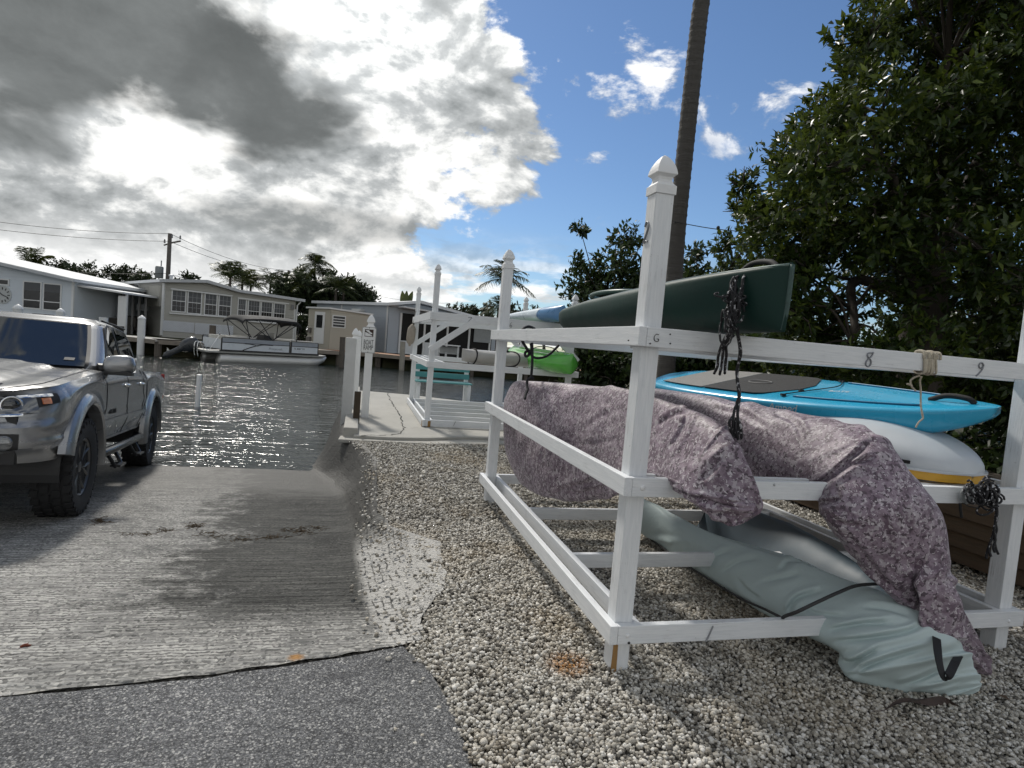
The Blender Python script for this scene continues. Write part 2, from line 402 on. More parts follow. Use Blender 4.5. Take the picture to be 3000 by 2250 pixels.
def build_ground():
    def ax(fine0, fine1, fs, mid, ms):
        a = list(np.arange(fine0, fine1, fs)); b = list(np.arange(fine1, mid, ms)); c = list(np.arange(-mid, fine0, ms))
        o = [mid * 1.3, mid * 2, mid * 4, mid * 9]
        return np.array([-x for x in o[::-1]] + c + a + b + o)
    S = ax(-2.5, 5.0, 0.07, 70, 1.0); T = ax(0.0, 10.0, 0.08, 70, 1.0)
    s, t = np.meshgrid(S, T); x = AU[0] * s + AV[0] * t; y = AU[1] * s + AV[1] * t
    z = np.full_like(s, -0.02)
    near = t < 8.75
    z = np.where(near & (s < s_top(t)) & (t > t_seam(s) - 0.02) & (s > -9.5), rampz(s, t) - np.where(t < 3.2, 0.012, 0.06), z)
    z = np.where((s < s_asph(t) + .02) & (t <= t_seam(s) - 0.0), -0.016, z)
    wet = (t >= 8.75) & (s < s_land(t)) & (y < y_shore(x) + 0.5)
    z = np.where(wet, -2.2, z)
    z = np.where((y > y_shore(x) + 0.5) & (t > 12), Z_FAR - 0.05, z)
    z = np.where((s >= s_land(t)) & (t >= 8.75) & (y < y_shore(x) + 0.5), 0.0, z)
    z = z + 0.008 * fbm(np.stack([s * 1.5, t * 1.5, s * 0], -1), 3)
    P = np.stack([x, y, z], -1); b = MB(); b.grid(P)
    m, tt = new_mat('gravelly_ground')
    oc = tt.add('ShaderNodeTexCoord').outputs['Object']
    vor = tt.add('ShaderNodeTexVoronoi', {'Vector': oc, 'Scale': 48.0})
    vcol = tt.add('ShaderNodeSeparateColor', {0: vor.outputs['Color']}).outputs[0]
    big = tt.noise(oc, 0.5, 5, 0.6)
    grav = tt.mix(vcol, (0.16, 0.15, 0.135), (0.46, 0.44, 0.40))
    grav = tt.mix(tt.ramp(vor.outputs['Distance'], [(0.35, 0.0), (0.8, 1.0)]), grav, (0.09, 0.085, 0.076))
    soil = tt.mix(big, (0.025, 0.035, 0.014), (0.07, 0.06, 0.035))
    d = tt.vmath('LENGTH', oc, out=1)
    col = tt.mix(tt.smooth(d, 12.0, 16.0), grav, soil)
    finish(m, tt, col, 0.9, bump=vor.outputs['Distance'], bstr=0.6, bdist=-0.02, spec=0.2)
    o = b.build('ground', m, smooth=True, Mw=Matrix.Identity(4)); tag(o, kind='structure')
build_ground()

def build_asphalt():
    ss = np.concatenate([np.linspace(-9.5, -2, 30), np.linspace(-1.9, 0.2, 40), np.linspace(0.22, 0.52, 40)])
    P = np.zeros((len(ss), 70, 3))
    for i, s in enumerate(ss):
        if s < .29: tm = float(t_seam(s)) - .007
        else: tm = float(np.interp(s, [.29, .393, .441, .462, .474, .49, .5, .52], [2.815, 2.569, 2.358, 2.177, 1.95, 1.2, 0.2, -4.5]))
        tm += 0.016 * fbm(np.array([[s * 22, 3.1, 0.2]]), 3)[0] if s > .25 else 0.014 * fbm(np.array([[s * 9, 1.1, 0.2]]), 4)[0]
        tv = tm - (tm + 5.0) * (np.linspace(0, 1, 70) ** 2.2)
        ed = 0.02 * fbm(np.stack([tv * 14, tv * 0 + 2.2, tv * 0], -1), 3) if s > .3 else 0
        P[i] = np.stack([AU[0] * (s + ed) + AV[0] * tv, AU[1] * (s + ed) + AV[1] * tv, 0.002 + 0.012 * fbm(np.stack([s + tv * 0, tv, tv * 0], -1) * 1.3, 2) - (0.012 * sstep(s, .40, .5))], -1)
    b = MB(); b.grid(P)
    m, t = new_mat('worn_asphalt')
    oc = t.add('ShaderNodeTexCoord').outputs['Object']
    v1 = t.add('ShaderNodeTexVoronoi', {'Vector': oc, 'Scale': 120.0}); c1 = t.add('ShaderNodeSeparateColor', {0: v1.outputs['Color']}).outputs
    v2 = t.add('ShaderNodeTexVoronoi', {'Vector': oc, 'Scale': 260.0}); c2 = t.add('ShaderNodeSeparateColor', {0: v2.outputs['Color']}).outputs
    big = t.noise(oc, 1.1, 5, 0.6)
    base = t.mix(c1[0], (0.085, 0.088, 0.094), (0.26, 0.265, 0.275))
    base = t.mix(t.smooth(c1[1], 0.80, 0.97), base, (0.56, 0.555, 0.54))
    base = t.mix(t.math('MULTIPLY', t.smooth(c2[0], 0.82, 0.95), 0.7), base, (0.62, 0.62, 0.60))
    base = t.mix(t.ramp(v1.outputs['Distance'], [(0.45, 0.0), (0.85, 0.8)]), base, (0.05, 0.051, 0.054))
    base = t.mix(1.0, base, t.ramp(big, [(0.3, 0.50), (0.7, 0.90)]), 'MULTIPLY')
    st = t.vmath('MULTIPLY', t.add('ShaderNodeMapping', {'Vector': oc, 'Rotation': (0, 0, -0.45)}).outputs[0], (0.5, 3.2, 1))
    dark = t.math('MULTIPLY', t.smooth(t.noise(st, 1.7, 5, 0.6), 0.55, 0.70), 0.65)
    base = t.mix(dark, base, (0.045, 0.046, 0.05))
    finish(m, t, base, 0.85, bump=t.math('ADD', v1.outputs['Distance'], t.math('MULTIPLY', v2.outputs['Distance'], 0.5)), bstr=0.7, bdist=-0.006, spec=0.3)
    o = b.build('asphalt_road', m, smooth=True, Mw=Matrix.Identity(4)); tag(o, kind='structure')
build_asphalt()

def build_ramp():
    nt, ns = 300, 190
    rows = np.linspace(0, 1, nt) ** 1.25
    P = np.zeros((nt, ns, 3)); ga = np.zeros((nt, ns)); gt = np.zeros((nt, ns)); gd = np.zeros((nt, ns))
    w = np.concatenate([np.linspace(0, 1.1, 90), 1.1 + 8.8 * np.linspace(0.01, 1, ns - 90) ** 1.4])
    for i, r in enumerate(rows):
        t0 = 2.5 + (13.0 - 2.5) * r
        st = float(s_top(t0)) + .015 * fbm(np.array([[t0 * 9, 0.5, 0.5]]), 3)[0] + (.07 * fbm(np.array([[t0 * 3.5, 7.5, 0.5]]), 3)[0] if 3.0 < t0 < 4.8 else 0)
        s = st - w
        tv = np.maximum(t0, t_seam(s) + .007)
        z = rampz(s, tv)
        bk = sstep(s, s_lane(tv) - .02, s_lane(tv) + .05) * (1 - sstep(s, s_top(tv) - .05, s_top(tv)))
        z = z + 0.03 * np.exp(-((s - s_lane(tv) - .06) / .09) ** 2) * sstep(tv, 3.2, 4.6) + 0.012 * fbm(np.stack([s * .9, tv * .9, s * 0], -1), 3, 5) + .012 * bk * fbm(np.stack([s * 7, tv * 7, s * 0], -1), 3, 8)
        z = z + 0.0035 * sstep(fbm(np.stack([s * 1.1, tv * 1.1, s * 0 + 4], -1), 3, 6), -.25, .25) * np.sin(tv * 2 * PI / 0.045 + 2.5 * fbm(np.stack([s * 2, tv * 2, s * 0], -1), 2, 3)) * sstep(s_lane(tv) - s, 0.0, .15) * (t0 < 6)
        P[i] = np.stack([AU[0] * s + AV[0] * tv, AU[1] * s + AV[1] * tv, z + .004], -1)
        ga[i] = s - s_lane(tv); gt[i] = tv; gd[i] = s
    b = MB(); b.grid(P)
    m, t = new_mat('wet_boat_ramp_concrete')
    A = lambda n: t.add('ShaderNodeAttribute', attribute_name=n).outputs['Fac']
    oc = t.add('ShaderNodeTexCoord').outputs['Object']; a, tt, sd = A('lane'), A('along'), A('across')
    ST = t.add('ShaderNodeCombineXYZ', {0: sd, 1: tt, 2: 0.0}).outputs[0]
    big = t.noise(ST, 0.9, 6, 0.62); med = t.noise(ST, 4.0, 7, 0.65); fin = t.noise(ST, 60.0, 5, 0.7)
    streak = t.noise(t.vmath('MULTIPLY', ST, (0.7, 15.0, 1)), 2.0, 9, 0.70, 0.3)
    gro = t.add('ShaderNodeTexWave', {'Vector': ST, 'Scale': 10.0, 'Distortion': 7.0, 'Detail': 4.0, 'Detail Scale': 1.2, 'Detail Roughness': 0.65}, wave_type='BANDS', bands_direction='Y').outputs['Fac']
    speck = t.add('ShaderNodeTexVoronoi', {'Vector': ST, 'Scale': 75.0}); sc = t.add('ShaderNodeSeparateColor', {0: speck.outputs['Color']}).outputs
    base = t.mix(t.ramp(t.math('ADD', t.math('MULTIPLY', med, .6), t.math('MULTIPLY', big, .4)), [(.38, 0.0), (.62, 1.0)]), (0.13, 0.13, 0.126), (0.54, 0.53, 0.50))
    base = t.mix(t.math('MULTIPLY', t.smooth(streak, 0.46, 0.62), 0.62), base, (0.085, 0.085, 0.082))
    base = t.mix(t.math('MULTIPLY', t.smooth(gro, 0.55, 0.15), t.math('MULTIPLY', t.smooth(med, 0.35, 0.6), 0.75)), base, (0.055, 0.055, 0.053))
    base = t.mix(t.math('MULTIPLY', t.smooth(sc[0], 0.78, 0.95), 0.5), base, (0.55, 0.54, 0.50))
    base = t.mix(t.math('MULTIPLY', t.smooth(sc[1], 0.76, 0.90), 0.7), base, (0.06, 0.06, 0.058))
    # clean strip by the seam, black algae along the lane edge and down to the water
    alg = t.math('ADD', t.math('MULTIPLY', t.smooth(a, -2.1, -0.1), 0.9), t.math('ADD', t.math('MULTIPLY', t.math('SUBTRACT', big, 0.5), 1.1), t.math('MULTIPLY', t.math('SUBTRACT', t.noise(ST, 5.0, 8, 0.7), 0.5), 1.3)))
    alg = t.math('MULTIPLY', t.smooth(alg, 0.25, 0.62), t.smooth(tt, 2.95, 3.5))
    alg = t.math('MAXIMUM', alg, t.math('MULTIPLY', t.math('MULTIPLY', t.smooth(t.math('ADD', a, t.math('MULTIPLY', med, .3)), -0.34, 0.0), t.smooth(tt, 3.2, 4.0)), 1.0))
    onlane = t.smooth(t.math('ADD', a, t.math('MULTIPLY', t.noise(ST, 9.0, 5, .6), .16)), 0.22, 0.06)
    base = t.mix(t.math('MULTIPLY', t.math('MULTIPLY', alg, onlane), t.math('ADD', 0.62, t.math('MULTIPLY', streak, 0.6))), base, t.mix(1.0, base, (0.13, 0.135, 0.13), 'MULTIPLY'))
    wetm = t.math('ADD', t.math('MULTIPLY', t.smooth(tt, 5.2, 8.6), 0.9), t.math('MULTIPLY', t.math('SUBTRACT', big, 0.5), 0.8))
    wet = t.smooth(wetm, 0.15, 0.75)
    base = t.mix(wet, base, t.mix(1.0, base, (0.42, 0.42, 0.41), 'MULTIPLY'))
    # score grid on the curved shoulder
    gx = t.add('ShaderNodeTexBrick', {'Vector': t.add('ShaderNodeCombineXYZ', {0: t.math('ADD', tt, t.math('MULTIPLY', med, 0.06)), 1: t.math('ADD', a, t.math('MULTIPLY', med, 0.08)), 2: 0.0}).outputs[0],
             'Color1': (1, 1, 1, 1), 'Color2': (1, 1, 1, 1), 'Mortar': (0, 0, 0, 1), 'Scale': 1.0, 'Mortar Size': 0.0045, 'Mortar Smooth': 0.3, 'Brick Width': 0.085, 'Row Height': 0.045}).outputs['Color']
    gm = t.math('MULTIPLY', t.math('SUBTRACT', 1.0, gx), t.math('MULTIPLY', t.math('MULTIPLY', t.smooth(a, -0.02, 0.02), t.smooth(a, 0.42, 0.20)), t.smooth(t.noise(ST, 7.0, 5, 0.65), 0.42, 0.58)))
    shoulder = t.math('MULTIPLY', t.smooth(a, -0.03, 0.05), t.smooth(tt, 5.0, 4.3))
    base = t.mix(t.math('MULTIPLY', shoulder, 0.85), base, t.mix(med, (0.38, 0.37, 0.35), (0.56, 0.55, 0.52)))
    bankd = t.math('MULTIPLY', t.smooth(a, -0.02, 0.04), t.smooth(tt, 4.4, 5.2))
    base = t.mix(t.math('MULTIPLY', bankd, 0.9), base, t.mix(med, (0.014, 0.014, 0.013), (0.075, 0.072, 0.066)))
    base = t.mix(t.math('MULTIPLY', gm, 0.9), base, (0.03, 0.03, 0.028))
    crack = t.add('ShaderNodeTexVoronoi', {'Vector': t.vmath('ADD', ST, t.vmath('SCALE', t.noise(ST, 8.0, 3, 0.6, out='Color'))), 'Scale': 3.6}, feature='DISTANCE_TO_EDGE').outputs['Distance']
    ck = t.math('MULTIPLY', t.smooth(crack, 0.034, 0.008), t.math('MULTIPLY', shoulder, t.smooth(med, 0.42, 0.5)))
    base = t.mix(ck, base, (0.03, 0.03, 0.028))
    # one rust spot at the seam
    rs = t.vmath('DISTANCE', ST, (-.19, 2.74, 0.0), out=1)
    base = t.mix(t.math('MULTIPLY', t.smooth(t.math('ADD', rs, t.math('MULTIPLY', fin, 0.05)), 0.075, 0.03), 0.8), base, (0.42, 0.20, 0.04))
    h = t.math('ADD', t.math('ADD', t.math('MULTIPLY', gro, 0.35), t.math('MULTIPLY', fin, 0.6)), t.math('ADD', t.math('MULTIPLY', speck.outputs['Distance'], -0.4), t.math('MULTIPLY', gm, -1.2)))
    rough = t.math('SUBTRACT', 0.85, t.math('MULTIPLY', wet, 0.35))
    finish(m, t, base, rough, bump=h, bstr=0.8, bdist=0.012, spec=0.35)
    o = b.build('boat_ramp', m, smooth=True, Mw=Matrix.Identity(4))
    for nm, arr in (('lane', ga), ('along', gt), ('across', gd)):
        at = o.data.attributes.new(nm, 'FLOAT', 'POINT'); at.data.foreach_set('value', arr.ravel().astype(np.float32))
    tag(o, kind='structure')
build_ramp()

def build_water():
    m, t = new_mat('canal_water')
    oc = t.add('ShaderNodeTexCoord').outputs['Object']
    rot = t.add('ShaderNodeMapping', {'Vector': oc, 'Rotation': (0, 0, -0.25), 'Scale': (1.0, 1.0, 1.0)}).outputs[0]
    st = t.vmath('MULTIPLY', rot, (0.42, 1.5, 1.0))
    w1 = t.noise(st, 2.6, 4, 0.55, 0.8); w2 = t.noise(st, 7.5, 3, 0.5, 0.6); w3 = t.noise(st, 0.6, 2, 0.5)
    h = t.math('ADD', t.math('ADD', t.math('MULTIPLY', w1, 0.55), t.math('MULTIPLY', w2, 0.16)), t.math('MULTIPLY', w3, 0.5))
    finish(m, t, (0.010, 0.016, 0.016), 0.03, bump=h, bstr=1.0, bdist=0.095, spec=0.5, **{'IOR': 1.33})
    b = MB(); b.grid(np.array([[[-140, 4, Z_WATER], [60, 4, Z_WATER]], [[-140, 70, Z_WATER], [60, 70, Z_WATER]]], float))
    o = b.build('water', m, Mw=Matrix.Translation((0, 0, Z_WATER))); tag(o, kind='structure')
build_water()

# ---------------------------------------------------------------- loose gravel
def build_gravel():
    phi = (1 + 5 ** .5) / 2
    ico = np.array([[-1, phi, 0], [1, phi, 0], [-1, -phi, 0], [1, -phi, 0], [0, -1, phi], [0, 1, phi], [0, -1, -phi], [0, 1, -phi], [phi, 0, -1], [phi, 0, 1], [-phi, 0, -1], [-phi, 0, 1]])
    ico /= np.linalg.norm(ico[0])
    icf = np.array([[0, 11, 5], [0, 5, 1], [0, 1, 7], [0, 7, 10], [0, 10, 11], [1, 5, 9], [5, 11, 4], [11, 10, 2], [10, 7, 6], [7, 1, 8], [3, 9, 4], [3, 4, 2], [3, 2, 6], [3, 6, 8], [3, 8, 9], [4, 9, 5], [2, 4, 11], [6, 2, 10], [8, 6, 7], [9, 8, 1]])
    octv = np.array([[1, 0, 0], [-1, 0, 0], [0, 1, 0], [0, -1, 0], [0, 0, 1], [0, 0, -1.0]])
    ocf = np.array([[0, 2, 4], [2, 1, 4], [1, 3, 4], [3, 0, 4], [2, 0, 5], [1, 2, 5], [3, 1, 5], [0, 3, 5]])
    cub = np.array([[x, y, z] for x in (-1, 1) for y in (-1, 1) for z in (-1, 1)]) * .66
    cuf = np.array([[0, 1, 3], [0, 3, 2], [4, 6, 7], [4, 7, 5], [0, 4, 5], [0, 5, 1], [2, 3, 7], [2, 7, 6], [0, 2, 6], [0, 6, 4], [1, 5, 7], [1, 7, 3]])
    def scatter(n, s0, s1, t0, t1):
        s = RNG.uniform(s0, s1, n); t = RNG.uniform(t0, t1, n)
        jit = 0.05 * fbm(np.stack([s * 6, t * 6, s * 0], -1), 3, 2)
        ok = ~((t <= t_seam(s) + .0) & (s < s_asph(t) + jit + .0)) & ~((t > t_seam(s)) & (s < s_top(t) + jit * 1.4 - .01 - .16 * RNG.random(n) ** 3)) & (t < 8.75) & ~((s > -.1) & (s < 4.3) & (t > 8.6))
        stray = (RNG.random(n) < 0.035) & (s > s_asph(t) - .25) & (s > s_lane(np.maximum(t, 2.8)) - .1)
        ok = ok | (stray & (t < 5.0))
        return s[ok], t[ok]
    V, Fq, C, base = [], [], [], 0
    for lod, (n, s0, s1, t0, t1) in (('a', (44000, -.1, 3.6, 1.25, 2.75)), ('c', (72000, -.2, 4.6, 2.75, 4.8)), ('b', (100000, -.2, 8.0, 1.2, 8.8))):
        s, t = scatter(n, s0, s1, t0, t1)
        x = AU[0] * s + AV[0] * t; y = AU[1] * s + AV[1] * t
        if lod == 'b':
            keep = (t >= 4.8) | (s > np.where(t < 2.75, 3.6, 4.6)); s, t, x, y = s[keep], t[keep], x[keep], y[keep]
        v0, f0 = {'a': (ico, icf), 'c': (cub, cuf), 'b': (octv, ocf)}[lod]
        k = len(s); nv = len(v0)
        r = (0.0095 + 0.0085 * RNG.random(k) ** 1.6 + (RNG.random(k) < .05) * 0.007) * {'a': .67, 'c': .74, 'b': 1.0}[lod]
        ax = RNG.normal(size=(k, 3)); ax /= np.linalg.norm(ax, axis=1, keepdims=True); an = RNG.uniform(0, 2 * PI, k)
        c, sn = np.cos(an), np.sin(an); K = np.zeros((k, 3, 3))
        K[:, 0, 1], K[:, 0, 2], K[:, 1, 0], K[:, 1, 2], K[:, 2, 0], K[:, 2, 1] = -ax[:, 2], ax[:, 1], ax[:, 2], -ax[:, 0], -ax[:, 1], ax[:, 0]
        R = np.eye(3)[None] + sn[:, None, None] * K + (1 - c)[:, None, None] * (K @ K)
        sc = RNG.uniform(0.62, 1.25, (k, 1, 3)); pert = 1 + RNG.uniform(-.24, .24, (k, nv, 1))
        pv = np.einsum('kij,kvj->kvi', R, v0[None] * sc * pert) * r[:, None, None]
        pv[:, :, 2] *= 0.85
        zc = -0.016 + 0.008 * fbm(np.stack([s * 1.5, t * 1.5, s * 0], -1), 3) + RNG.uniform(0.0, .030, k) * (0.6 + 0.5 * fbm(np.stack([s * 4, t * 4, s * 0 + 3], -1), 2, 4))
        pos = np.stack([x, y, zc], -1)
        V.append((pv + pos[:, None]).reshape(-1, 3))
        Fq.append((f0[None] + (np.arange(k) * nv)[:, None, None] + base).reshape(-1, 3)); base += k * nv
        C.append(np.repeat(RNG.random(k), nv))
    m, tt = new_mat('pale_limestone_gravel')
    cv = tt.add('ShaderNodeAttribute', attribute_name='shade').outputs['Fac']
    oc = tt.add('ShaderNodeTexCoord').outputs['Object']
    n = tt.noise(oc, 90.0, 4, 0.7); lg = tt.noise(oc, 0.9, 4, 0.6)
    col = tt.ramp(cv, [(0.0, (0.09, 0.085, 0.078)), (0.14, (0.22, 0.205, 0.18)), (0.35, (0.37, 0.345, 0.295)), (0.6, (0.50, 0.475, 0.425)), (0.85, (0.63, 0.61, 0.56)), (1.0, (0.75, 0.73, 0.69))])
    col = tt.mix(tt.smooth(lg, 0.45, 0.7), col, tt.mix(0.30, col, (0.40, 0.29, 0.15)))
    col = tt.mix(tt.math('MULTIPLY', tt.smooth(n, 0.5, 0.75), 0.35), col, (0.26, 0.23, 0.19))
    rust = tt.smooth(tt.vmath('DISTANCE', oc, tuple(W(1.05, 2.58, 0.0)), out=1), 0.15, 0.02)
    col = tt.mix(tt.math('MULTIPLY', rust, tt.smooth(n, 0.35, 0.6)), col, (0.40, 0.19, 0.05))
    finish(m, tt, col, 0.85, bump=n, bstr=0.5, bdist=0.004, spec=0.25)
    o = fast_mesh('gravel', np.vstack(V), np.vstack(Fq), m, attrs={'shade': np.concatenate(C)})
    tag(o, 'loose pale limestone gravel spread under and around the kayak racks', 'gravel', kind='stuff')
build_gravel()

# ---------------------------------------------------------------- pier slab
def build_pier():
    m, t = new_mat('cast_pier_concrete')
    oc = t.add('ShaderNodeTexCoord').outputs['Object']
    big = t.noise(oc, 0.8, 6, 0.62); med = t.noise(oc, 5.0, 7, 0.65); fin = t.noise(oc, 70.0, 4, 0.7)
    col = t.mix(big, (0.28, 0.275, 0.255), (0.49, 0.475, 0.435))
    col = t.mix(t.math('MULTIPLY', t.smooth(med, 0.52, 0.72), 0.5), col, (0.25, 0.24, 0.21))
    col = t.mix(t.math('MULTIPLY', t.smooth(fin, 0.6, 0.75), 0.4), col, (0.2, 0.19, 0.17))
    rp = onz(1215, 1262, Z_PIER)
    rs = t.vmath('DISTANCE', oc, tuple(float(c) for c in rp), out=1)
    col = t.mix(t.math('MULTIPLY', t.smooth(t.math('ADD', rs, t.math('MULTIPLY', med, 0.35)), 0.55, 0.15), 0.75), col, (0.50, 0.30, 0.10))
    finish(m, t, col, 0.85, bump=fin, bstr=0.4, bdist=0.006, spec=0.3)
    MAT['pier'] = m
    root = thing('concrete_pier', W(2, 11, 0), 'flat concrete pier slab with a long crack beside the canal', 'pier')
    t0, t1, s0, s1 = 8.62, 15.6, -0.02, 5.2
    b = MB()
    pl = [W(s0, t0 + .02), W(.5, t0 - .03), W(1.0, t0 + .05), W(1.6, t0 + .30), W(2.6, t0 + .42), W(s1, t0 + .5), W(s1, 13.4), W(3.2, 13.9), W(1.3, t1 - .4), W(s0 - .02, t1)]
    b.prism([p + AZ * Z_PIER for p in pl], (0, 0, -0.45)); b.build('slab', m, root, bevel=.02)
    b = MB(); b.prism([W(-.22, t0 - .1, -.05), W(1.0, t0 - .16, -.05), W(3.0, t0 + .25, -.05), W(s1, t0 + .3, -.05), W(s1, t0 + .7, -.05), W(-.2, t0 + .2, -.05)], (0, 0, 0.055)); b.build('apron', m, root, bevel=.015)
    b = MB(); b.prism([W(s0 - .14, t0 + .12, Z_PIER + .09), W(s0 + .06, t0 + .1, Z_PIER + .09), W(s0 + .07, t1, Z_PIER + .09), W(s0 - .16, t1, Z_PIER + .09)], (0, 0, -0.75)); b.build('kerb', MAT['pier'], root, bevel=.02)
    b = MB()
    b.prism([W(s0 - .12, 9.5, -.4), W(s0 - .12, t1 - .05, -.4), W(1.2, t1 - .45, -.4), W(3.1, 13.85, -.4), W(s1 - .1, 13.4, -.4), W(s1 - .1, 9.5, -.4)], (0, 0, -1.9)); b.build('sea_wall', plain('stained_sea_wall', (0.13, 0.125, 0.11), .9, var=.5, vs=4, bump=.5, bs=30), root)
    # the crack, a narrow open joint with dark sides
    cp = [(950 + a / 3.318, 850 + c / 3.318) for a, c in ((605, 985), (640, 1060), (680, 1130), (725, 1200), (750, 1280), (768, 1340), (735, 1390), (600, 1410), (450, 1408), (350, 1415))]
    cp = catmull([onz(x, y, Z_PIER + .003) for x, y in cp], 60); cp += RNG.normal(0, .012, cp.shape) * [1, 1, 0]
    b = MB(); d = np.gradient(cp, axis=0); d /= np.linalg.norm(d, axis=1, keepdims=True); nn = np.cross(d, AZ); wd = RNG.uniform(.004, .016, (60, 1))
    b.grid(np.stack([cp - nn * wd, cp + nn * wd], 1)); b.build('crack', plain('dark_crack', (0.02, 0.02, 0.018), .95), root)
build_pier()

# ---------------------------------------------------------------- drift weed and small litter on the ramp
def ramp_pt(x, y, dz=0.0):
    n = AV * RK + AZ; return onpl(x, y, AV * T_SEAM, n) + AZ * dz
def build_litter():
    m = plain('dry_seaweed', (0.075, 0.05, 0.025), .9, var=.5, vs=20)
    b = MB(); C = lambda a, c: (a / 1.843, 1350 + c / 1.843)
    for (a, c, w, h, n) in ((530, 330, 55, 30, 60), (900, 382, 50, 14, 40), (1050, 356, 45, 22, 70), (1100, 395, 70, 8, 25), (1620, 383, 90, 26, 130), (1720, 372, 50, 16, 40), (1450, 420, 130, 9, 60), (1290, 432, 80, 7, 35), (760, 405, 100, 14, 40), (1180, 415, 60, 8, 25)):
        for _ in range(int(n * .6)):
            p = ramp_pt(*C(a + random.gauss(0, w * .5), c + random.gauss(0, h * .32)), random.uniform(.004, .012))
            an = random.uniform(0, 2 * PI); L = random.uniform(.02, .08); d = np.array([math.cos(an), math.sin(an), 0]); e = np.array([-d[1], d[0], 0])
            b.tube([p, p + d * L * .5 + e * random.uniform(-.02, .02) + AZ * random.uniform(0, .012), p + d * L], [.0018, .0022, .001], 4)
    o = b.build('seaweed', m); tag(o, 'line of dry brown seaweed strands left across the boat ramp', 'seaweed', kind='stuff')
    # curled red-brown twig
    p = ramp_pt(60, 1901, .008); q = ramp_pt(92, 1897, .012)
    b = MB(); b.tube(catmull([p, lerp(p, q, .4) + AZ * .006, lerp(p, q, .7), q], 12), [.006] * 9 + [.004, .003, .002], 6); b.tube([lerp(p, q, .35), lerp(p, q, .5) + AV * .02 + AZ * .004], [.004, .002], 5)
    tag(b.build('dead_twig', plain('red_brown_twig', (.16, .04, .02), .8)), 'short red brown twig lying on the pale end of the ramp', 'twig')
    # dry dark leaf on the gravel
    pts = [onz(x, y, .016) for x, y in ((2590, 2085), (2640, 2066), (2700, 2056), (2760, 2046), (2812, 2078))]
    top = catmull(pts, 24); b = MB(); prof = np.sin(np.linspace(0.06, PI - .03, 24)) ** .7 * np.linspace(.25, 1.2, 24) * .036
    d = nrm(pts[-1] - pts[0]); e = np.cross(AZ, d); R = []
    for i in range(24):
        R.append([top[i] + e * prof[i] * k + AZ * (abs(k) * .018 * math.sin(i * .3) + .004 + .006 * (1 - abs(k))) for k in (-1, -.5, 0, .5, 1)])
    b.grid(np.array(R)); b.tube([pts[0] - d * .06 + AZ * .004, pts[0] + AZ * .004], .0022, 5)
    tag(b.build('fallen_leaf', plain('dry_dark_leaf', (.055, .035, .028), .7, var=.5, vs=25)), 'curled dark dry leaf on the gravel beyond the sage covered kayak', 'leaf')
    # dry leaf litter over the gravel
    b = MB(); rg = np.random.default_rng(77)
    for _ in range(70):
        s_, t_ = rg.uniform(.75, 4.4), rg.uniform(1.6, 6.5); p = W(s_, t_, .014 + rg.uniform(0, .008)); an = rg.uniform(0, 2 * PI); L = rg.uniform(.02, .05); d = np.array([math.cos(an), math.sin(an), rg.uniform(-.2, .3)]); e = np.array([-d[1], d[0], 0]) * rg.uniform(.25, .4)
        if rg.random() < .6: b.add([p, p + d * L * .5 + e * L + AZ * .006, p + d * L, p + d * L * .5 - e * L + AZ * .003], [(0, 1, 2), (0, 2, 3)])
        else: b.tube([p, p + d * L * 1.3 + e * L * .4, p + d * L * 2.6], [.0016, .0018, .001], 4)
    tag(b.build('leaf_litter', plain('dry_leaf_litter', (.075, .05, .03), .8, var=.6, vs=3)), 'scattered dry leaves and twigs on the gravel', 'litter', kind='stuff')
build_litter()

# ================================================================ KAYAK RACKS
FIN = [(.050, 0), (.050, .038), (.044, .043), (.037, .052), (.033, .066), (.035, .078), (.043, .086), (.049, .090), (.0495, .094), (.046, .112), (.040, .130), (.031, .148), (.021, .163), (.011, .174), (.003, .180), (.0004, .181)]
def post_obj(root, base, top, w=.089, mat=None, fin=True, ang=TH, rust=False):
    """square post with a pointed finial cap; base is its centre at ground, top is the finial tip height"""
    zt = top - (.181 * w / .089 if fin else 0)
    p = np.array(base, float); q = p.copy(); q[2] = zt
    b = MB(); b.beam(p, q, w, w, up=AU); o = b.build('post', mat or MAT['wood'], root, bevel=.004, Mw=frame(p, q - p, AU))
    if fin:
        k = w / .089; b = MB(); b.lathe([(r * k, z * k) for r, z in FIN], c=q, square=True, rot=ang)
        b.build('finial', MAT['finial'] if mat is None else mat, o)
    return o
def glyph(root, ch, pos, right, up, size, depth, mat, name='number', shear=0.0):
    """a solid letter or digit standing proud of a face"""
    cu = bpy.data.curves.new(name, 'FONT'); cu.body = ch; cu.size = size; cu.extrude = depth; cu.align_x = 'CENTER'; cu.align_y = 'CENTER'; cu.resolution_u = 4; cu.shear = shear
    tmp = bpy.data.objects.new('tmp', cu); COL.objects.link(tmp)
    me = bpy.data.meshes.new_from_object(tmp.evaluated_get(bpy.context.evaluated_depsgraph_get()))
    bpy.data.objects.remove(tmp); bpy.data.curves.remove(cu)
    me.name = name; me.materials.clear(); me.materials.append(mat)
    r = nrm(right); n = nrm(np.cross(r, up)); u = np.cross(n, r)
    M = Matrix([[r[0], u[0], n[0], pos[0]], [r[1], u[1], n[1], pos[1]], [r[2], u[2], n[2], pos[2]], [0, 0, 0, 1]])
    return link(bpy.data.objects.new(name, me), root, M)
def stroke_digit(root, pts, plane_p, u, v, n, r=.0055, mat=None):
    """bent bar numeral from 2-d points on a face"""
    P = catmull([plane_p + u * a + v * b + n * .003 for a, b in pts], 6 * len(pts))
    b = MB(); b.tube(P, r, 6, squash=.6); return b.build('number', mat or MAT['number'], root, smooth=True)
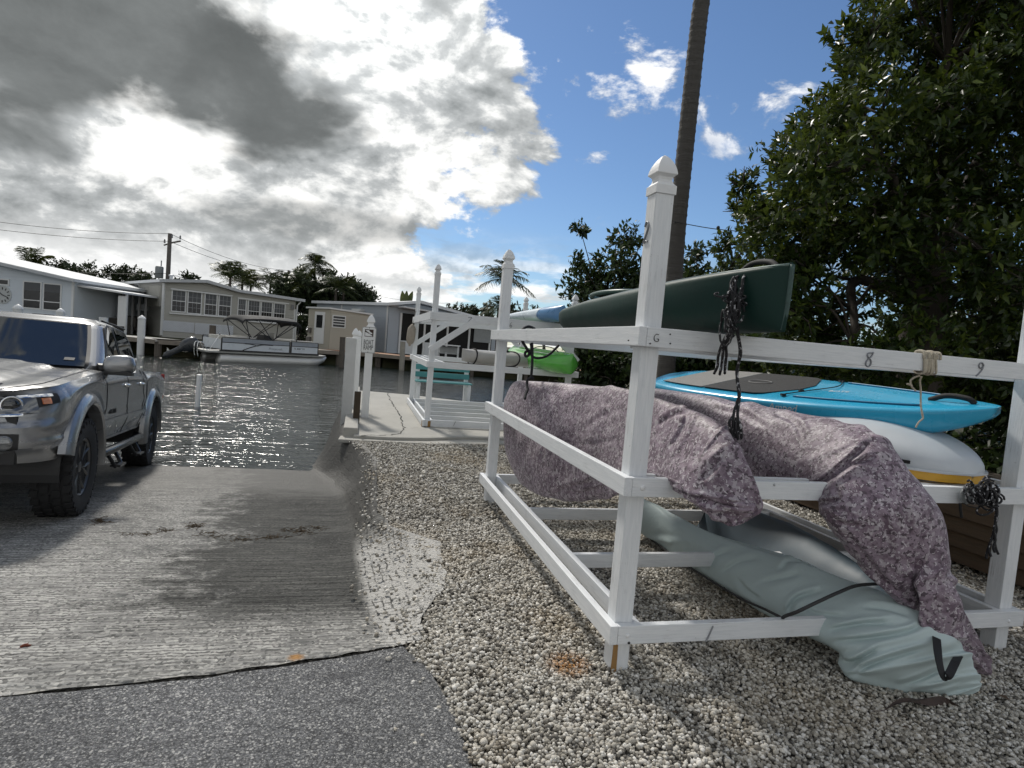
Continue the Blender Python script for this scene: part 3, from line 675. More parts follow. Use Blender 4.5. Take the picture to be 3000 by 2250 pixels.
D8 = [(.018, .036), (.002, .036), (-.012, .027), (-.006, .012), (.010, .000), (.014, -.020), (.000, -.034), (-.015, -.026), (-.014, -.008), (.000, .008), (.014, .022), (.022, .040)]
D9 = [(.014, .022), (.004, .034), (-.010, .030), (-.014, .014), (-.002, .004), (.012, .012), (.016, .026), (.010, .000), (-.006, -.022), (-.024, -.038)]
D6 = [(.012, .036), (-.006, .020), (-.014, -.004), (-.010, -.026), (.004, -.034), (.014, -.022), (.010, -.006), (-.004, -.004), (-.012, -.014)]
D7 = [(-.018, .032), (.020, .034), (.010, .010), (-.004, -.014), (-.016, -.038)]
D2 = [(-.014, .022), (-.004, .036), (.012, .030), (.012, .012), (-.002, -.010), (-.016, -.030), (.002, -.026), (.016, -.030)]
D1 = [(.016, .042), (.008, .020), (-.004, -.010), (-.014, -.034)]

RO = np.array([.5458, 2.6841, 0.0])      # near corner of the big rack
def Rk(s, t, z=0.0): return RO + AU * s + AV * t + AZ * z
ZB, ZM, ZT = .232, .928, 1.613           # tops of the three rail levels
RW, RH = .038, .089
RL, RF = 3.14, 2.52                      # depth and width
def build_rack():
    root = thing('kayak_rack', Rk(RF / 2, RL / 2), 'large white timber kayak rack standing on the gravel, piled with covered kayaks', 'rack', 'white timber kayak racks')
    pc = .038 + .0445
    posts = {}
    for key, s, t, top in (('n', pc, pc + .004, 2.395), ('l', pc, RL - pc - .02, 2.37), ('r', RF - pc - .004, pc + .004, 2.40), ('b', RF - pc - .004, RL - pc - .02, 2.395)):
        posts[key] = post_obj(root, Rk(s, t, -.06), top)
    rails = {}
    for lev, z in (('b', ZB), ('m', ZM), ('t', ZT)):
        c = z - RH / 2
        rails[lev + 'L'] = beam_obj('rail', Rk(RW / 2, 0, c), Rk(RW / 2, RL + .03, c), RW, RH, MAT['wood'], root)
        rails[lev + 'F'] = beam_obj('rail', Rk(RW + .001, RW / 2, c), Rk(RF if lev == 'b' else RF + .16, RW / 2, c), RW, RH, MAT['wood'], root)
        beam_obj('rail', Rk(RF - RW / 2, RW + .002, c), Rk(RF - RW / 2, RL + .02, c), RW, RH, MAT['wood'], root)
        beam_obj('rail', Rk(RW + .002, RL - RW / 2 - .0, c), Rk(RF - RW - .002, RL - RW / 2, c), RW, RH, MAT['wood'], root)
        if lev == 'b':      # doubled side rails: a trough between outer and inner board
            for s in (.127 + RW / 2 + .002, RF - .131 - RW / 2 - .002):
                beam_obj('rail', Rk(s, RW + .002, c - .003), Rk(s, RL - RW - .002, c - .003), RW, RH, MAT['wood'], root)
            for t in (.97, 1.98):
                beam_obj('joist', Rk(.127 + RW + .004, t, c - .006), Rk(RF - .131 - RW - .004, t, c - .006), RW, RH, MAT['wood'], root)
        else:               # inner board behind the front and back posts
            for t in (.131 + RW / 2, RL - .15 - RW / 2):
                beam_obj('rail', Rk(RW + .002, t, c - .012), Rk(RF - RW - .002, t, c - .012), RW, RH, MAT['wood'], root)
    # numerals: on the rails and on the near post
    f = rails['tF']; n = -AV
    def front(px, py, z0): return onpl(px, py, Rk(0, 0), AV)
    stroke_digit(rails['tF'], D8, front(2250 + 1085 / 3.687, 950 + 385 / 3.687, 0), AU, AZ, n)
    stroke_digit(rails['tF'], D9, front(2650 + 1225 / 5.531, 1000 + 450 / 5.531, 0), AU, AZ, n)
    stroke_digit(rails['tF'], [(.010, .016), (-.004, .017), (-.012, .004), (-.008, -.012), (.008, -.014), (.011, -.004), (.002, -.003)], front(1850 + 140 / 1.9235, 950 + 78 / 1.9235, 0), AU, AZ, n, .0022, MAT['black'])
    stroke_digit(rails['bF'], D1, front(1750 + 1205 / 3.687, 1750 + 400 / 3.687, 0), AU, AZ, n, .006)
    stroke_digit(posts['n'], [(a * 1.25, b * 1.4) for a, b in D2], onpl(1895, 683, Rk(.038, 0), -AU), -AV, AZ, -AU, .0055)
    # carriage bolts and nail heads
    def bolt(par, p, nn, r=.011, mat='bolt'):
        b = MB(); b.lathe([(r, -.002), (r, .002), (r * .8, .005), (r * .35, .007)], c=p, axis=nn, n=12); b.build('bolt', MAT[mat], par, smooth=True)
    bolt(rails['mF'], front(1380 + 1207 / 2.404, 1050 + 912 / 2.404, 0), -AV, .0135, 'finial')
    bolt(rails['bF'], front(2600 + 1180 / 3.3175, 1500 + 1062 / 3.3175, 0), -AV, .011, 'finial')
    bolt(rails['bF'], front(1750 + 325 / 3.687, 1750 + 415 / 3.687, 0), -AV, .011, 'finial')
    bolt(rails['bF'], front(1750 + 340 / 3.687, 1750 + 492 / 3.687, 0), -AV, .0065, 'black')
    for a, b_ in ((1290, 1237), (1290, 1297), (1160, 1297), (1020, 1277)):
        bolt(rails['tF'], front(1380 + a / 2.212, 420 + b_ / 2.212, 0), -AV, .0035, 'black')
    bolt(rails['mF'], front(1380 + 2135 / 2.404, 1050 + 890 / 2.404, 0), -AV, .006, 'bolt')
    # bare rusty wood at the foot of the near post
    b = MB(); p = Rk(.038 - .001, .04 - .001, 0); b.prism([p + AU * .0 + AZ * -.02, p + AU * .030 + AZ * -.02, p + AU * .026 + AZ * .135, p + AU * .004 + AZ * .14], -AV * .002)
    b.build('stain', MAT['rust'], posts['n'])
    return root
RACK = build_rack()

# ---------------------------------------------------------------- second rack on the pier
R2 = onz(1236, 1250, Z_PIER)
def R2k(s, t, z=0.0): return R2 + AU * s + AV * t + AZ * (z - Z_PIER)
def zr2(px, py): return float(onpl(px, py, R2, AV)[2])
def build_rack2():
    root = thing('kayak_rack', R2k(1.2, 1.5, Z_PIER), 'white timber kayak rack with diagonal braces on the concrete pier, numbered 7 and 6', 'rack', 'white timber kayak racks')
    L, Fw = 3.4, 2.55
    zt, zm, zb = zr2(1262, 912), zr2(1258, 1058), zr2(1240, 1229)
    tops = zr2(1282, 771)
    pc = .038 + .0445; P = {}
    for key, s, t, top in (('a', pc, pc, tops), ('b', pc, L - pc, tops - .12), ('c', Fw - pc, pc, tops - .25), ('d', Fw - pc, L - pc, tops - .1)):
        P[key] = post_obj(root, R2k(s, t, Z_PIER - .02), top)
    rails = {}
    for lev, z, h in (('b', zb, .11), ('m', zm, .10), ('t', zt, .13)):
        c = z - h / 2
        beam_obj('rail', R2k(RW / 2, -.03, c), R2k(RW / 2, L + .05, c), RW, h, MAT['wood'], root)
        rails[lev] = beam_obj('rail', R2k(RW + .001, RW / 2, c), R2k(Fw + .05, RW / 2, c), RW, h, MAT['wood'], root)
        beam_obj('rail', R2k(Fw - RW / 2 + .05 + RW, RW + .002, c), R2k(Fw - RW / 2 + .05 + RW, L, c), RW, h, MAT['wood'], root)
        beam_obj('rail', R2k(RW + .002, L - RW / 2, c), R2k(Fw - .002, L - RW / 2, c), RW, h, MAT['wood'], root)
        if lev == 'b':
            for t in (.62, 1.25, 1.9, 2.6):
                beam_obj('joist', R2k(.165, t, c), R2k(Fw - .165, t, c), RW, h * .95, MAT['wood'], root)
            beam_obj('rail', R2k(.147, RW + .002, c), R2k(.147, L - RW - .002, c), RW, h * .9, MAT['wood'], root)
        else:
            for s in (.16, .30) if lev == 'm' else (.16,):
                beam_obj('rail', R2k(s, RW + .002, c - .004), R2k(s, L - RW - .002, c - .004), RW, h, MAT['wood'], root)
            beam_obj('rail', R2k(RW + .002, .131 + RW / 2, c - .01), R2k(Fw - .002, .131 + RW / 2, c - .01), RW, h, MAT['wood'], root)
    for t, off in ((RW / 2 - .045, 0), (L - .05, 0)):   # knee braces, front and back frames
        beam_obj('brace', R2k(.03, t, zt - .62), R2k(.75, t, zt - .08), RW, .10, MAT['wood'], root)
        beam_obj('brace', R2k(Fw + .02, t, zt - .62), R2k(Fw - .55, t, zt - .1), RW, .10, MAT['wood'], root)
    stroke_digit(rails['t'], [(a * 1.5, b * 1.2) for a, b in D7], onpl(950 + 1412 / 3.318, 850 + 288 / 3.318, R2k(0, 0), AV), AU, AZ, -AV, .008)
    stroke_digit(rails['t'], [(a * 1.2, b * 1.2) for a, b in D6], onpl(1100 + 1350 / 3.403, 720 + 790 / 3.403, R2k(0, 0), AV), AU, AZ, -AV, .007)
    stroke_digit(rails['b'], D1, onpl(950 + 1265 / 3.318, 850 + 1300 / 3.318, R2k(0, 0), AV), AU, AZ, -AV, .007)
    b = MB(); b.box(R2k(.08, .08, Z_PIER + .05), (.15, .15, .10)); b.build('bracket', MAT['rust'], P['a'], bevel=.01)
    return dict(zt=zt, zm=zm, zb=zb, L=L, F=Fw)
K2 = build_rack2()

# ---------------------------------------------------------------- sign post, marker posts, pile, bench, fender
def build_sign():
    base = onz(1068, 1222, Z_PIER); top = float(onpl(1090.7, 922, base, AV)[2])
    root = thing('boat_ramp_sign', base, 'white finial post carrying a boat ramp sign at the corner of the pier', 'sign')
    post_obj(root, base - AZ * .02, top, w=.125, mat=MAT['vinyl'])
    pf = base - AV * .068
    c = [onpl(950 + a / 3.318, 850 + b_ / 3.318, pf, AV) for a, b_ in ((367, 352), (512, 362), (490, 622), (355, 606))]
    ctr = sum(c) / 4; w = float(np.linalg.norm(c[1] - c[0]) + np.linalg.norm(c[2] - c[3])) / 2; h = float(c[0][2] - c[3][2])
    up = AZ; rt = AU
    def rrect(w, h, r, off):
        P = []
        for cx, cy, a0 in ((w / 2 - r, h / 2 - r, 0), (-w / 2 + r, h / 2 - r, PI / 2), (-w / 2 + r, -h / 2 + r, PI), (w / 2 - r, -h / 2 + r, 1.5 * PI)):
            for k in range(5): a = a0 + k * PI / 8; P.append(ctr + rt * (cx + r * math.cos(a)) + up * (cy + r * math.sin(a)) - AV * off)
        return P
    blk = plain('sign_black', (0.012, 0.014, 0.016), .5, var=.2); brn = plain('sign_brown', (0.035, 0.012, 0.008), .5, var=.2); wht = plain('sign_white', (0.72, 0.73, 0.73), .4, var=.08)
    b = MB(); b.prism(rrect(w, h, .03, 0), AV * -.003); pl = b.build('sign_plate', wht, root)
    o_, i_ = rrect(w - .006, h - .006, .028, .0035), rrect(w - .018, h - .018, .024, .0035); n = len(o_)
    b = MB(); b.add(np.vstack([o_, i_]), [(k, (k + 1) % n, n + (k + 1) % n, n + k) for k in range(n)]); b.build('border', blk, pl)
    def fr(a, b_, off): return ctr + rt * a * w + up * b_ * h - AV * off
    b = MB(); b.prism([fr(-.30, .13, .0035), fr(.30, .13, .0035), fr(.30, .41, .0035), fr(-.30, .41, .0035)], AV * -.001); b.build('pictogram_field', brn, pl)
    b = MB()   # pictogram: boat on a trailer above a sloping ramp line and waves
    for poly in ([(-.27, .375), (-.02, .385), (.05, .33), (.24, .262), (.20, .232), (-.02, .285), (-.12, .315)], [(-.27, .30), (-.10, .27), (.02, .235), (.24, .175), (.24, .150), (-.27, .155)], [(.02, .275), (.09, .255), (.11, .225), (.05, .22)]):
        b.prism([fr(x, y, .005) for x, y in poly], AV * -.001)
    b.build('pictogram', wht, pl)
    for k, (tx, y) in enumerate((('BOAT', -.055), ('RAMP', -.255))):
        o = glyph(pl, tx, fr(0, y - .04, .0045), AU, AZ, .088, .0006, blk, 'lettering'); o.scale = (.70, 1.35, 1)
    for y in (.465, -.46):
        b = MB(); b.lathe([(.007, 0), (.006, .004)], c=fr(0, y, .004), axis=-AV, n=8); b.build('bolt', MAT['black'], pl)
build_sign()

def build_marker_posts():
    for (a, b_, top, dz, w, lab) in ((262, 1340, 365, 0, .115, 'white vinyl finial post rising from the water beside the square pile'), (300, 1300, 388, 0, .10, 'slimmer white finial post just behind the pile at the ramp corner')):
        p = onz(950 + (a - 18) / 3.318, 850 + b_ / 3.318, -.25); p = p + AZ * 0
        tp = float(onpl(950 + a / 3.318, 850 + top / 3.318, p, AV)[2])
        root = thing('finial_post', p - AZ * .4, lab, 'post')
        post_obj(root, p - AZ * .6, tp, w=w, mat=MAT['vinyl'])
    p = onz(950 + 206 / 3.318, 850 + 1345 / 3.318, -.12); tp = float(onpl(950 + 235 / 3.318, 850 + 460 / 3.318, p, AV)[2])
    m, t = new_mat('stained_concrete_pile')
    oc = t.add('ShaderNodeTexCoord').outputs['Object']; z = t.add('ShaderNodeSeparateXYZ', {0: oc}).outputs[2]; n = t.noise(oc, 6.0, 6, .65)
    c = t.mix(n, (.50, .51, .50), (.70, .70, .69)); c = t.mix(t.smooth(t.math('ADD', z, t.math('MULTIPLY', n, .5)), 1.05, .55), c, (.19, .14, .09))
    finish(m, t, c, .8, bump=n, bstr=.3)
    b = MB(); q = p.copy(); q[2] = tp; p[2] = -.9; b.beam(p, q, .17, .17, up=AU)
    tag(b.build('square_pile', m, bevel=.012), 'tall square white pile, rust stained near the water at the ramp edge', 'pile')
    b = MB(); p = onz(950 + 300 / 3.318, 850 + 1390 / 3.318, -.1)
    q = p.copy(); q[2] = float(onpl(950 + 310 / 3.318, 850 + 985 / 3.318, p, AV)[2]); p[2] = -.8
    b.beam(p, q, .10, .10, up=AU); tag(b.build('wood_pile', plain('weathered_brown_pile', (.06, .045, .03), .9, var=.5, vs=8, bump=.5, bs=25), bevel=.012), 'short weathered brown timber pile against the pier kerb', 'pile')
    # thin white plastic marker stick in the water
    p = onz(575, 1192, Z_WATER); q = ony(584, 1102, p[1] + .05); p = p - AZ * 1.2
    b = MB(); b.tube([p, q], .055, 10); b.lathe([(.058, 0), (.058, .03), (.02, .04)], c=q, n=10)
    tag(b.build('marker_pole', MAT['vinyl'], smooth=True, sharp=40), 'thin white plastic marker pole leaning in the canal water', 'pole')
build_marker_posts()

def build_bench():
    root = thing('bench', R2k(1.0, L_ := K2['L'] + .55, Z_PIER), 'bench with teal slats and white legs behind the pier rack', 'bench')
    teal = plain('teal_painted_slat', (.07, .27, .28), .45, var=.2, vs=6); tl = L_
    p0 = onz(1361, 1180, Z_PIER); t0 = float((p0 - R2) @ AV); sR = float((p0 - R2) @ AU); sL = sR - 1.15
    for s in (sL, sR):
        b = MB(); b.beam(R2k(s, t0, Z_PIER), R2k(s, t0 + .06, Z_PIER + .86), .09, .09, up=AU); b.beam(R2k(s, t0 - .42, Z_PIER), R2k(s, t0 - .42, Z_PIER + .44), .08, .08, up=AU); b.beam(R2k(s, t0 - .46, Z_PIER + .42), R2k(s, t0 + .03, Z_PIER + .42), .04, .08)
        b.build('leg', MAT['wood'], root, bevel=.005)
    for z in (.78, .61):
        beam_obj('back_slat', R2k(sL - .08, t0 - .04 + z * .05, Z_PIER + z), R2k(sR + .06, t0 - .04 + z * .05, Z_PIER + z), .03, .12, teal, root)
    for k in range(4):
        beam_obj('seat_slat', R2k(sL - .08, t0 - .44 + k * .125, Z_PIER + .475), R2k(sR + .06, t0 - .44 + k * .125, Z_PIER + .475), .11, .03, teal, root)
build_bench()
def build_fender():
    pb = R2k(.0, K2['L'] - .2, 0); a = onpl(950 + 868 / 3.318, 850 + 330 / 3.318, pb, AV); c = onpl(950 + 828 / 3.318, 850 + 545 / 3.318, pb, AV); a = a - AU * .02
    b = MB(); ax = c - a; L = np.linalg.norm(ax)
    b.lathe([(.01, 0), (.04, L * .05), (.085, L * .2), (.095, L * .45), (.09, L * .7), (.07, L * .84), (.03, L * .92), (.02, L)], c=a, axis=ax, n=14)
    root = b.build('boat_fender', plain('worn_canvas_fender', (.34, .30, .25), .85, var=.35, vs=9, bump=.4, bs=35), smooth=True)
    tag(root, 'worn tan boat fender hanging from the left post of the pier rack', 'fender')
    b = MB(); b.tube([a + AZ * .28 + AU * .05, a + AZ * .1 + AU * .02, a], .008, 6); b.build('rope', plain('grey_rope', (.3, .29, .27), .9), root)
build_fender()

# ================================================================ KAYAKS, COVERS, BOARD, ROPES
def camo_mat(name):
    m, t = new_mat(name)
    oc = t.add('ShaderNodeTexCoord').outputs['UV']
    oc3 = t.add('ShaderNodeTexCoord').outputs['Object']
    P = oc3
    wr = t.vmath('ADD', P, t.vmath('SCALE', t.noise(P, 30.0, 2, .5, out='Color')))
    wr.node.inputs[1].links[0].from_node.inputs[3].default_value = .02
    n1 = t.noise(P, 20.0, 4, .65); n2 = t.noise(t.vmath('ADD', P, (3.1, 1.2, .7)), 34.0, 3, .6); n3 = t.noise(t.vmath('ADD', P, (7.7, 4.2, 2.7)), 64.0, 2, .5, .6); n4 = t.noise(t.vmath('ADD', P, (1.7, 9.2, 5.7)), 52.0, 2, .5, .4)
    big = t.noise(P, 2.5, 4, .6)
    col = t.mix(t.smooth(n1, .40, .56), (.140, .096, .130), (.25, .195, .24))
    col = t.mix(t.smooth(n2, .55, .57), col, (.36, .32, .35))
    col = t.mix(t.smooth(n4, .58, .60), col, (.075, .053, .07))
    col = t.mix(t.math('MULTIPLY', t.smooth(n3, .625, .65), .9), col, (.56, .52, .55))
    col = t.mix(1.0, col, t.ramp(big, [(.3, .75), (.7, 1.15)]), 'MULTIPLY')
    wv = t.noise(P, 400.0, 2, .5); fold = t.noise(P, 3.0, 3, .5, .8)
    return finish(m, t, col, .55, bump=t.math('ADD', t.math('MULTIPLY', wv, .03), fold), bstr=.2, bdist=.03, spec=.4, **{'Sheen Weight': .15})
CAMO = camo_mat('mauve_camouflage_cover')
def sage_mat():
    m, t = new_mat('sage_nylon_cover')
    P = t.add('ShaderNodeTexCoord').outputs['Object']
    big = t.noise(P, 2.2, 5, .6); f1 = t.noise(P, 9.0, 5, .55, 1.2)
    col = t.mix(big, (.42, .51, .515), (.52, .61, .61))
    return finish(m, t, col, .6, bump=f1, bstr=.18, bdist=.02, spec=.3)
SAGE = sage_mat()
GREEN = plain('dark_green_hull', (.003, .028, .022), .55, spec=.3, var=.35, vs=5, bump=.1, bs=30)
WHITEH = plain('white_hull', (.50, .53, .56), .35, var=.12, vs=4)
YELLOW = plain('yellow_rim', (.60, .33, .03), .4, var=.2, vs=6)
BLUEG = plain('blue_grey_hull', (.07, .10, .125), .55, var=.35, vs=4)
SUPB = plain('bright_blue_board', (.03, .37, .60), .28, var=.08, vs=3, coat=.3)
PAD = plain('dark_foam_pad', (.022, .022, .023), .8, var=.3, vs=20, bump=.3, bs=90)
PADG = plain('grey_foam_pad', (.22, .215, .205), .8, var=.2, vs=20, bump=.3, bs=90)
LIME = plain('lime_green_kayak', (.10, .42, .06), .22, var=.3, vs=3, coat=.4)
GREYK = plain('pale_grey_kayak', (.42, .41, .39), .4, var=.2, vs=5)
PALEB = plain('pale_blue_kayak', (.52, .60, .66), .3, var=.15, vs=4)
BLUEK = plain('blue_kayak_end', (.10, .24, .45), .3, var=.2, vs=6)
STRAP = plain('black_webbing', (.01, .01, .011), .75, var=.3, vs=30)
def rope_mat():
    m, t = new_mat('black_braided_rope')
    P = t.add('ShaderNodeTexCoord').outputs['Object']
    w = t.noise(t.vmath('MULTIPLY', P, (1, 1, .55)), 85.0, 2, .5, .5)
    col = t.mix(t.smooth(w, .60, .66), (.011, .011, .014), (.40, .40, .42))
    return finish(m, t, col, .7, bump=w, bstr=.8, bdist=.004)
ROPE = rope_mat()
TWINE = plain('off_white_twine', (.50, .45, .36), .85, var=.4, vs=60, bump=.5, bs=200)

def px_loft(stations, n=160, nr=72, flat=None, wrinkle=0.02, seed=0, conv=None, folds=34, slant=1.0, crease=None, tucks=None):
    """Soft skin from stations: (ax,ay) and (bx,by) are the two outline points of a cross-section, D its distance ahead.
    Each section is an ellipse whose in-depth half-width is a fraction of its visible half-height."""
    A, B, q = [], [], []
    for st in stations:
        (ax, ay), (bx, by), D = st[0], st[1], st[2]; r = st[3] if len(st) > 3 else .8; dt = st[4] if len(st) > 4 else 0
        if conv: ax, ay = conv(ax, ay); bx, by = conv(bx, by)
        A.append(ony(ax, ay, D + dt)); B.append(ony(bx, by, D - dt)); q.append(r)
    A = catmull(A, n); B = catmull(B, n); q = catmull(np.array(q)[:, None], n)[:, 0]
    C = (A + B) / 2; H = (A - B) / 2; T = np.gradient(C, axis=0); T /= np.linalg.norm(T, axis=1, keepdims=True)
    ang = np.linspace(0, 2 * PI, nr, endpoint=False); ca, sa = np.cos(ang), np.sin(ang)
    P = np.zeros((n, nr, 3)); Nn = np.zeros_like(P)
    for i in range(n):
        h = H[i]; hl = np.linalg.norm(h) + 1e-9; hd = h / hl
        vd = nrm(C[i] - EYEP); dd = nrm(vd - hd * (vd @ hd)); dl = hl * q[i]
        e = 2.4; k = (np.abs(ca) ** e + np.abs(sa) ** e) ** (-1 / e)
        P[i] = C[i] + (ca * k)[:, None] * h + (sa * k)[:, None] * dd * dl
        Nn[i] = ca[:, None] * hd + sa[:, None] * dd
    tt = np.linspace(0, 1, n)[:, None] + 0 * ang[None]
    # slow sag plus a set of separate tucks: a sharp ridge with a valley beside it
    L = np.linalg.norm(np.diff(C, axis=0), axis=1).sum(); rad = np.linalg.norm(H, axis=1).mean()
    X = np.stack([tt * L, np.broadcast_to(ca[None] * .35, (n, nr)), np.broadcast_to(sa[None] * .35, (n, nr))], -1)
    disp = wrinkle * .9 * fbm(X * 1.5, 2, seed + 7)
    rg = np.random.default_rng(seed); wob = .05 * fbm(X * 2.5, 2, seed + 1)
    for k in range(folds):
        t0, a0 = rg.uniform(.02, .98), rg.uniform(0, 2 * PI)
        phi = slant + rg.normal(0, .75); ln, w, am = rg.uniform(.22, .9), rg.uniform(.018, .05), rg.uniform(.25, 1.0) * wrinkle
        x = (tt - t0) * L; y = ((ang[None] - a0 + PI) % (2 * PI) - PI) * rad + wob
        d = x * math.cos(phi) + y * math.sin(phi); e_ = -x * math.sin(phi) + y * math.cos(phi) + rg.normal(0, .5) * d * d
        win = np.exp(-(d / ln) ** 4); q_ = e_ / w
        disp = disp + am * win * (np.exp(-q_ * q_) - .55 * np.exp(-((q_ - 1.9) / 1.3) ** 2))
    ends = np.clip(np.minimum(tt, 1 - tt) * 14, 0.05, 1)
    if tucks:      # named tucks: a valley with a lip along a line seen on the camera side of the skin
        Q_ = P - EYEP; dd_ = Q_ @ FWD; U_ = np.stack([1500 + F_PX * (Q_ @ CR) / dd_, 1125 - F_PX * (Q_ @ CU) / dd_], -1)
        facing = sstep(-(Nn * (Q_ / np.linalg.norm(Q_, axis=-1, keepdims=True))).sum(-1), -.05, .25)
        for line, wpx, am in tucks:
            ln = catmull([conv(*q) if conv else q for q in line], 14); best = np.full(P.shape[:2], 1e9); sgn = np.zeros(P.shape[:2]); par = np.zeros(P.shape[:2])
            for i in range(13):
                a_, b_ = ln[i], ln[i + 1]; ab = b_ - a_; tt_ = np.clip(((U_ - a_) @ ab) / (ab @ ab), 0, 1); df = U_ - (a_ + tt_[..., None] * ab); dist = np.linalg.norm(df, axis=-1); m_ = dist < best
                best = np.where(m_, dist, best); sgn = np.where(m_, np.sign(ab[0] * df[..., 1] - ab[1] * df[..., 0]), sgn); par = np.where(m_, (i + tt_) / 13, par)
            taper = np.clip(np.sin(np.clip(par, .02, .98) * PI) * 1.6, 0, 1); q_ = best * sgn / wpx
            disp = disp + facing * am * taper * (-1.0 * np.exp(-(q_ * 1.3) ** 2) + .75 * np.exp(-((q_ + 1.5) / .9) ** 2) + .35 * np.exp(-((q_ - 1.8) / 1.1) ** 2))
    if crease is not None: disp = disp + crease(tt, ang[None] + 0 * tt)
    P = P + Nn * (disp * ends)[..., None]
    return P, Nn, C
def skin(P):
    n, nr = P.shape[:2]; b = MB(); b.loft([P[i] for i in range(n)], True, True); return b

# ---- mauve camouflage cover, left
cA = lambda x, y: (1380 + x / 2.404, 1050 + y / 2.404)
def gather(t, a):   # long tucks towards the closed nose
    return .009 * np.sin(a * 6 + 6 * t) * sstep(t, .60, .9) * (1 - sstep(t, .95, 1.0) * .3)
P, N_, _ = px_loft([((232, 290), (226, 420), 5.35, .7), ((300, 172), (240, 640), 5.25, .55), ((420, 158), (330, 845), 4.95, .5), ((650, 170), (480, 955), 4.55, .5),
    ((900, 190), (700, 1002), 4.15, .5), ((1110, 215), (950, 985), 3.7, .5), ((1300, 275), (1120, 930), 3.32, .52), ((1500, 350), (1290, 850), 3.02, .55),
    ((1720, 450), (1410, 905), 2.78, .55), ((1850, 570), (1510, 975), 2.64, .5), ((1950, 760), (1640, 1075), 2.56, .45), ((2020, 930), (1760, 1135), 2.52, .4), ((2050, 1030), (1890, 1165), 2.5, .35), ((2040, 1090), (1990, 1120), 2.49, .3)],
    n=300, nr=130, wrinkle=.016, seed=3, folds=20, slant=.6, conv=cA, crease=gather, tucks=[([(790, 500), (900, 420), (1060, 350)], 9, .016), ([(700, 605), (900, 590), (1070, 560)], 8, .012), ([(1290, 490), (1420, 400), (1560, 380)], 9, .018), ([(1530, 385), (1490, 500), (1390, 650)], 10, .02), ([(560, 985), (700, 900), (960, 850)], 9, .018), ([(620, 935), (800, 935), (1000, 900)], 8, .014), ([(540, 330), (522, 500), (500, 760)], 6, .010), ([(1262, 800), (1500, 940), (1740, 1010), (2010, 1055)], 8, .022), ([(1500, 935), (1650, 1060), (1830, 1110)], 8, .018), ([(1800, 600), (1720, 760), (1600, 880)], 12, .010), ([(900, 300), (1000, 330), (1090, 400)], 9, .01)])
o = skin(P).build('covered_kayak', CAMO, smooth=True); tag(o, 'kayak in a mauve camouflage cover with a gathered nose over the middle rail', 'kayak', 'kayaks in mauve camouflage covers')
# hem folded under the nose
b = MB()
pth = catmull([ony(*cA(x, y), d) for x, y, d in ((1262, 805, 2.95), (1400, 852, 2.74), (1560, 925, 2.60), (1720, 985, 2.52), (1880, 1030, 2.475), (2000, 1050, 2.46))], 40)
b.tube(pth, np.linspace(.008, .016, 40), 8); pth2 = catmull([ony(*cA(x, y), d) for x, y, d in ((1420, 885, 2.72), (1600, 985, 2.57), (1760, 1040, 2.5), (1900, 1065, 2.465), (1990, 1068, 2.455))], 40)
b.tube(pth2, np.linspace(.006, .013, 40), 8); b.build('hem', CAMO, o, smooth=True)

# ---- mauve camouflage cover, right, its empty end hanging to the ground
P, N_, _ = px_loft([((1880, 1132), (1880, 1330), 5.2, .9), ((2058, 1156), (1990, 1400), 4.4, .85), ((2214, 1187), (2110, 1428), 3.9, .8), ((2370, 1218), (2230, 1420), 3.5, .75),
    ((2500, 1246), (2320, 1425), 3.25, .7), ((2590, 1290), (2376, 1432), 3.08, .6), ((2668, 1392), (2398, 1462), 2.96, .5), ((2735, 1478), (2405, 1500), 2.90, .42),
    ((2764, 1541), (2427, 1535), 2.88, .38), ((2780, 1628), (2482, 1604), 2.87, .34), ((2798, 1710), (2550, 1684), 2.87, .3), ((2814, 1765), (2636, 1770), 2.88, .26), ((2848, 1835), (2712, 1838), 2.9, .22), ((2882, 1905), (2780, 1900), 2.92, .2), ((2902, 1960), (2858, 1962), 2.94, .2), ((2904, 1978), (2890, 1980), 2.95, .2)],
    n=320, nr=130, wrinkle=.016, seed=21, folds=18, slant=.9, tucks=[([(2378, 1432), (2450, 1380), (2545, 1298)], 10, .030), ([(2410, 1425), (2490, 1365), (2565, 1335)], 8, .02), ([(2398, 1475), (2452, 1462), (2445, 1420)], 9, .022), ([(2482, 1562), (2562, 1662), (2640, 1752)], 9, .018), ([(2420, 1500), (2470, 1535), (2530, 1540)], 9, .016), ([(2706, 1535), (2688, 1690), (2702, 1810)], 9, .018), ([(2260, 1200), (2330, 1240), (2360, 1300)], 10, .014), ([(2080, 1190), (2180, 1215), (2260, 1260)], 9, .012), ([(2560, 1480), (2600, 1560), (2620, 1660)], 12, .010), ([(2640, 1440), (2660, 1520), (2680, 1580)], 10, .012)], crease=lambda t, a: .007 * np.sin(a * 4 + 9 * t) * sstep(t, .45, .7))
o2 = skin(P).build('covered_kayak', CAMO, smooth=True); tag(o2, 'kayak in a mauve camouflage cover whose loose end hangs down to the gravel', 'kayak', 'kayaks in mauve camouflage covers')
cE = lambda x, y: (2200 + x / 2.074, 1300 + y / 2.074)
fl = [((1105, 490), (1130, 480), 2.86), ((1068, 620), (1185, 590), 2.82), ((1050, 760), (1205, 740), 2.79), ((1040, 900), (1235, 880), 2.775), ((1036, 1040), (1268, 1030), 2.77), ((1042, 1150), (1290, 1150), 2.77), ((1046, 1188), (1288, 1196), 2.775)]
P, _, _ = px_loft([(a, c, d, .16) for a, c, d in fl], n=70, nr=40, wrinkle=.008, seed=31, conv=cE)
skin(P).build('flap', CAMO, o2, smooth=True)
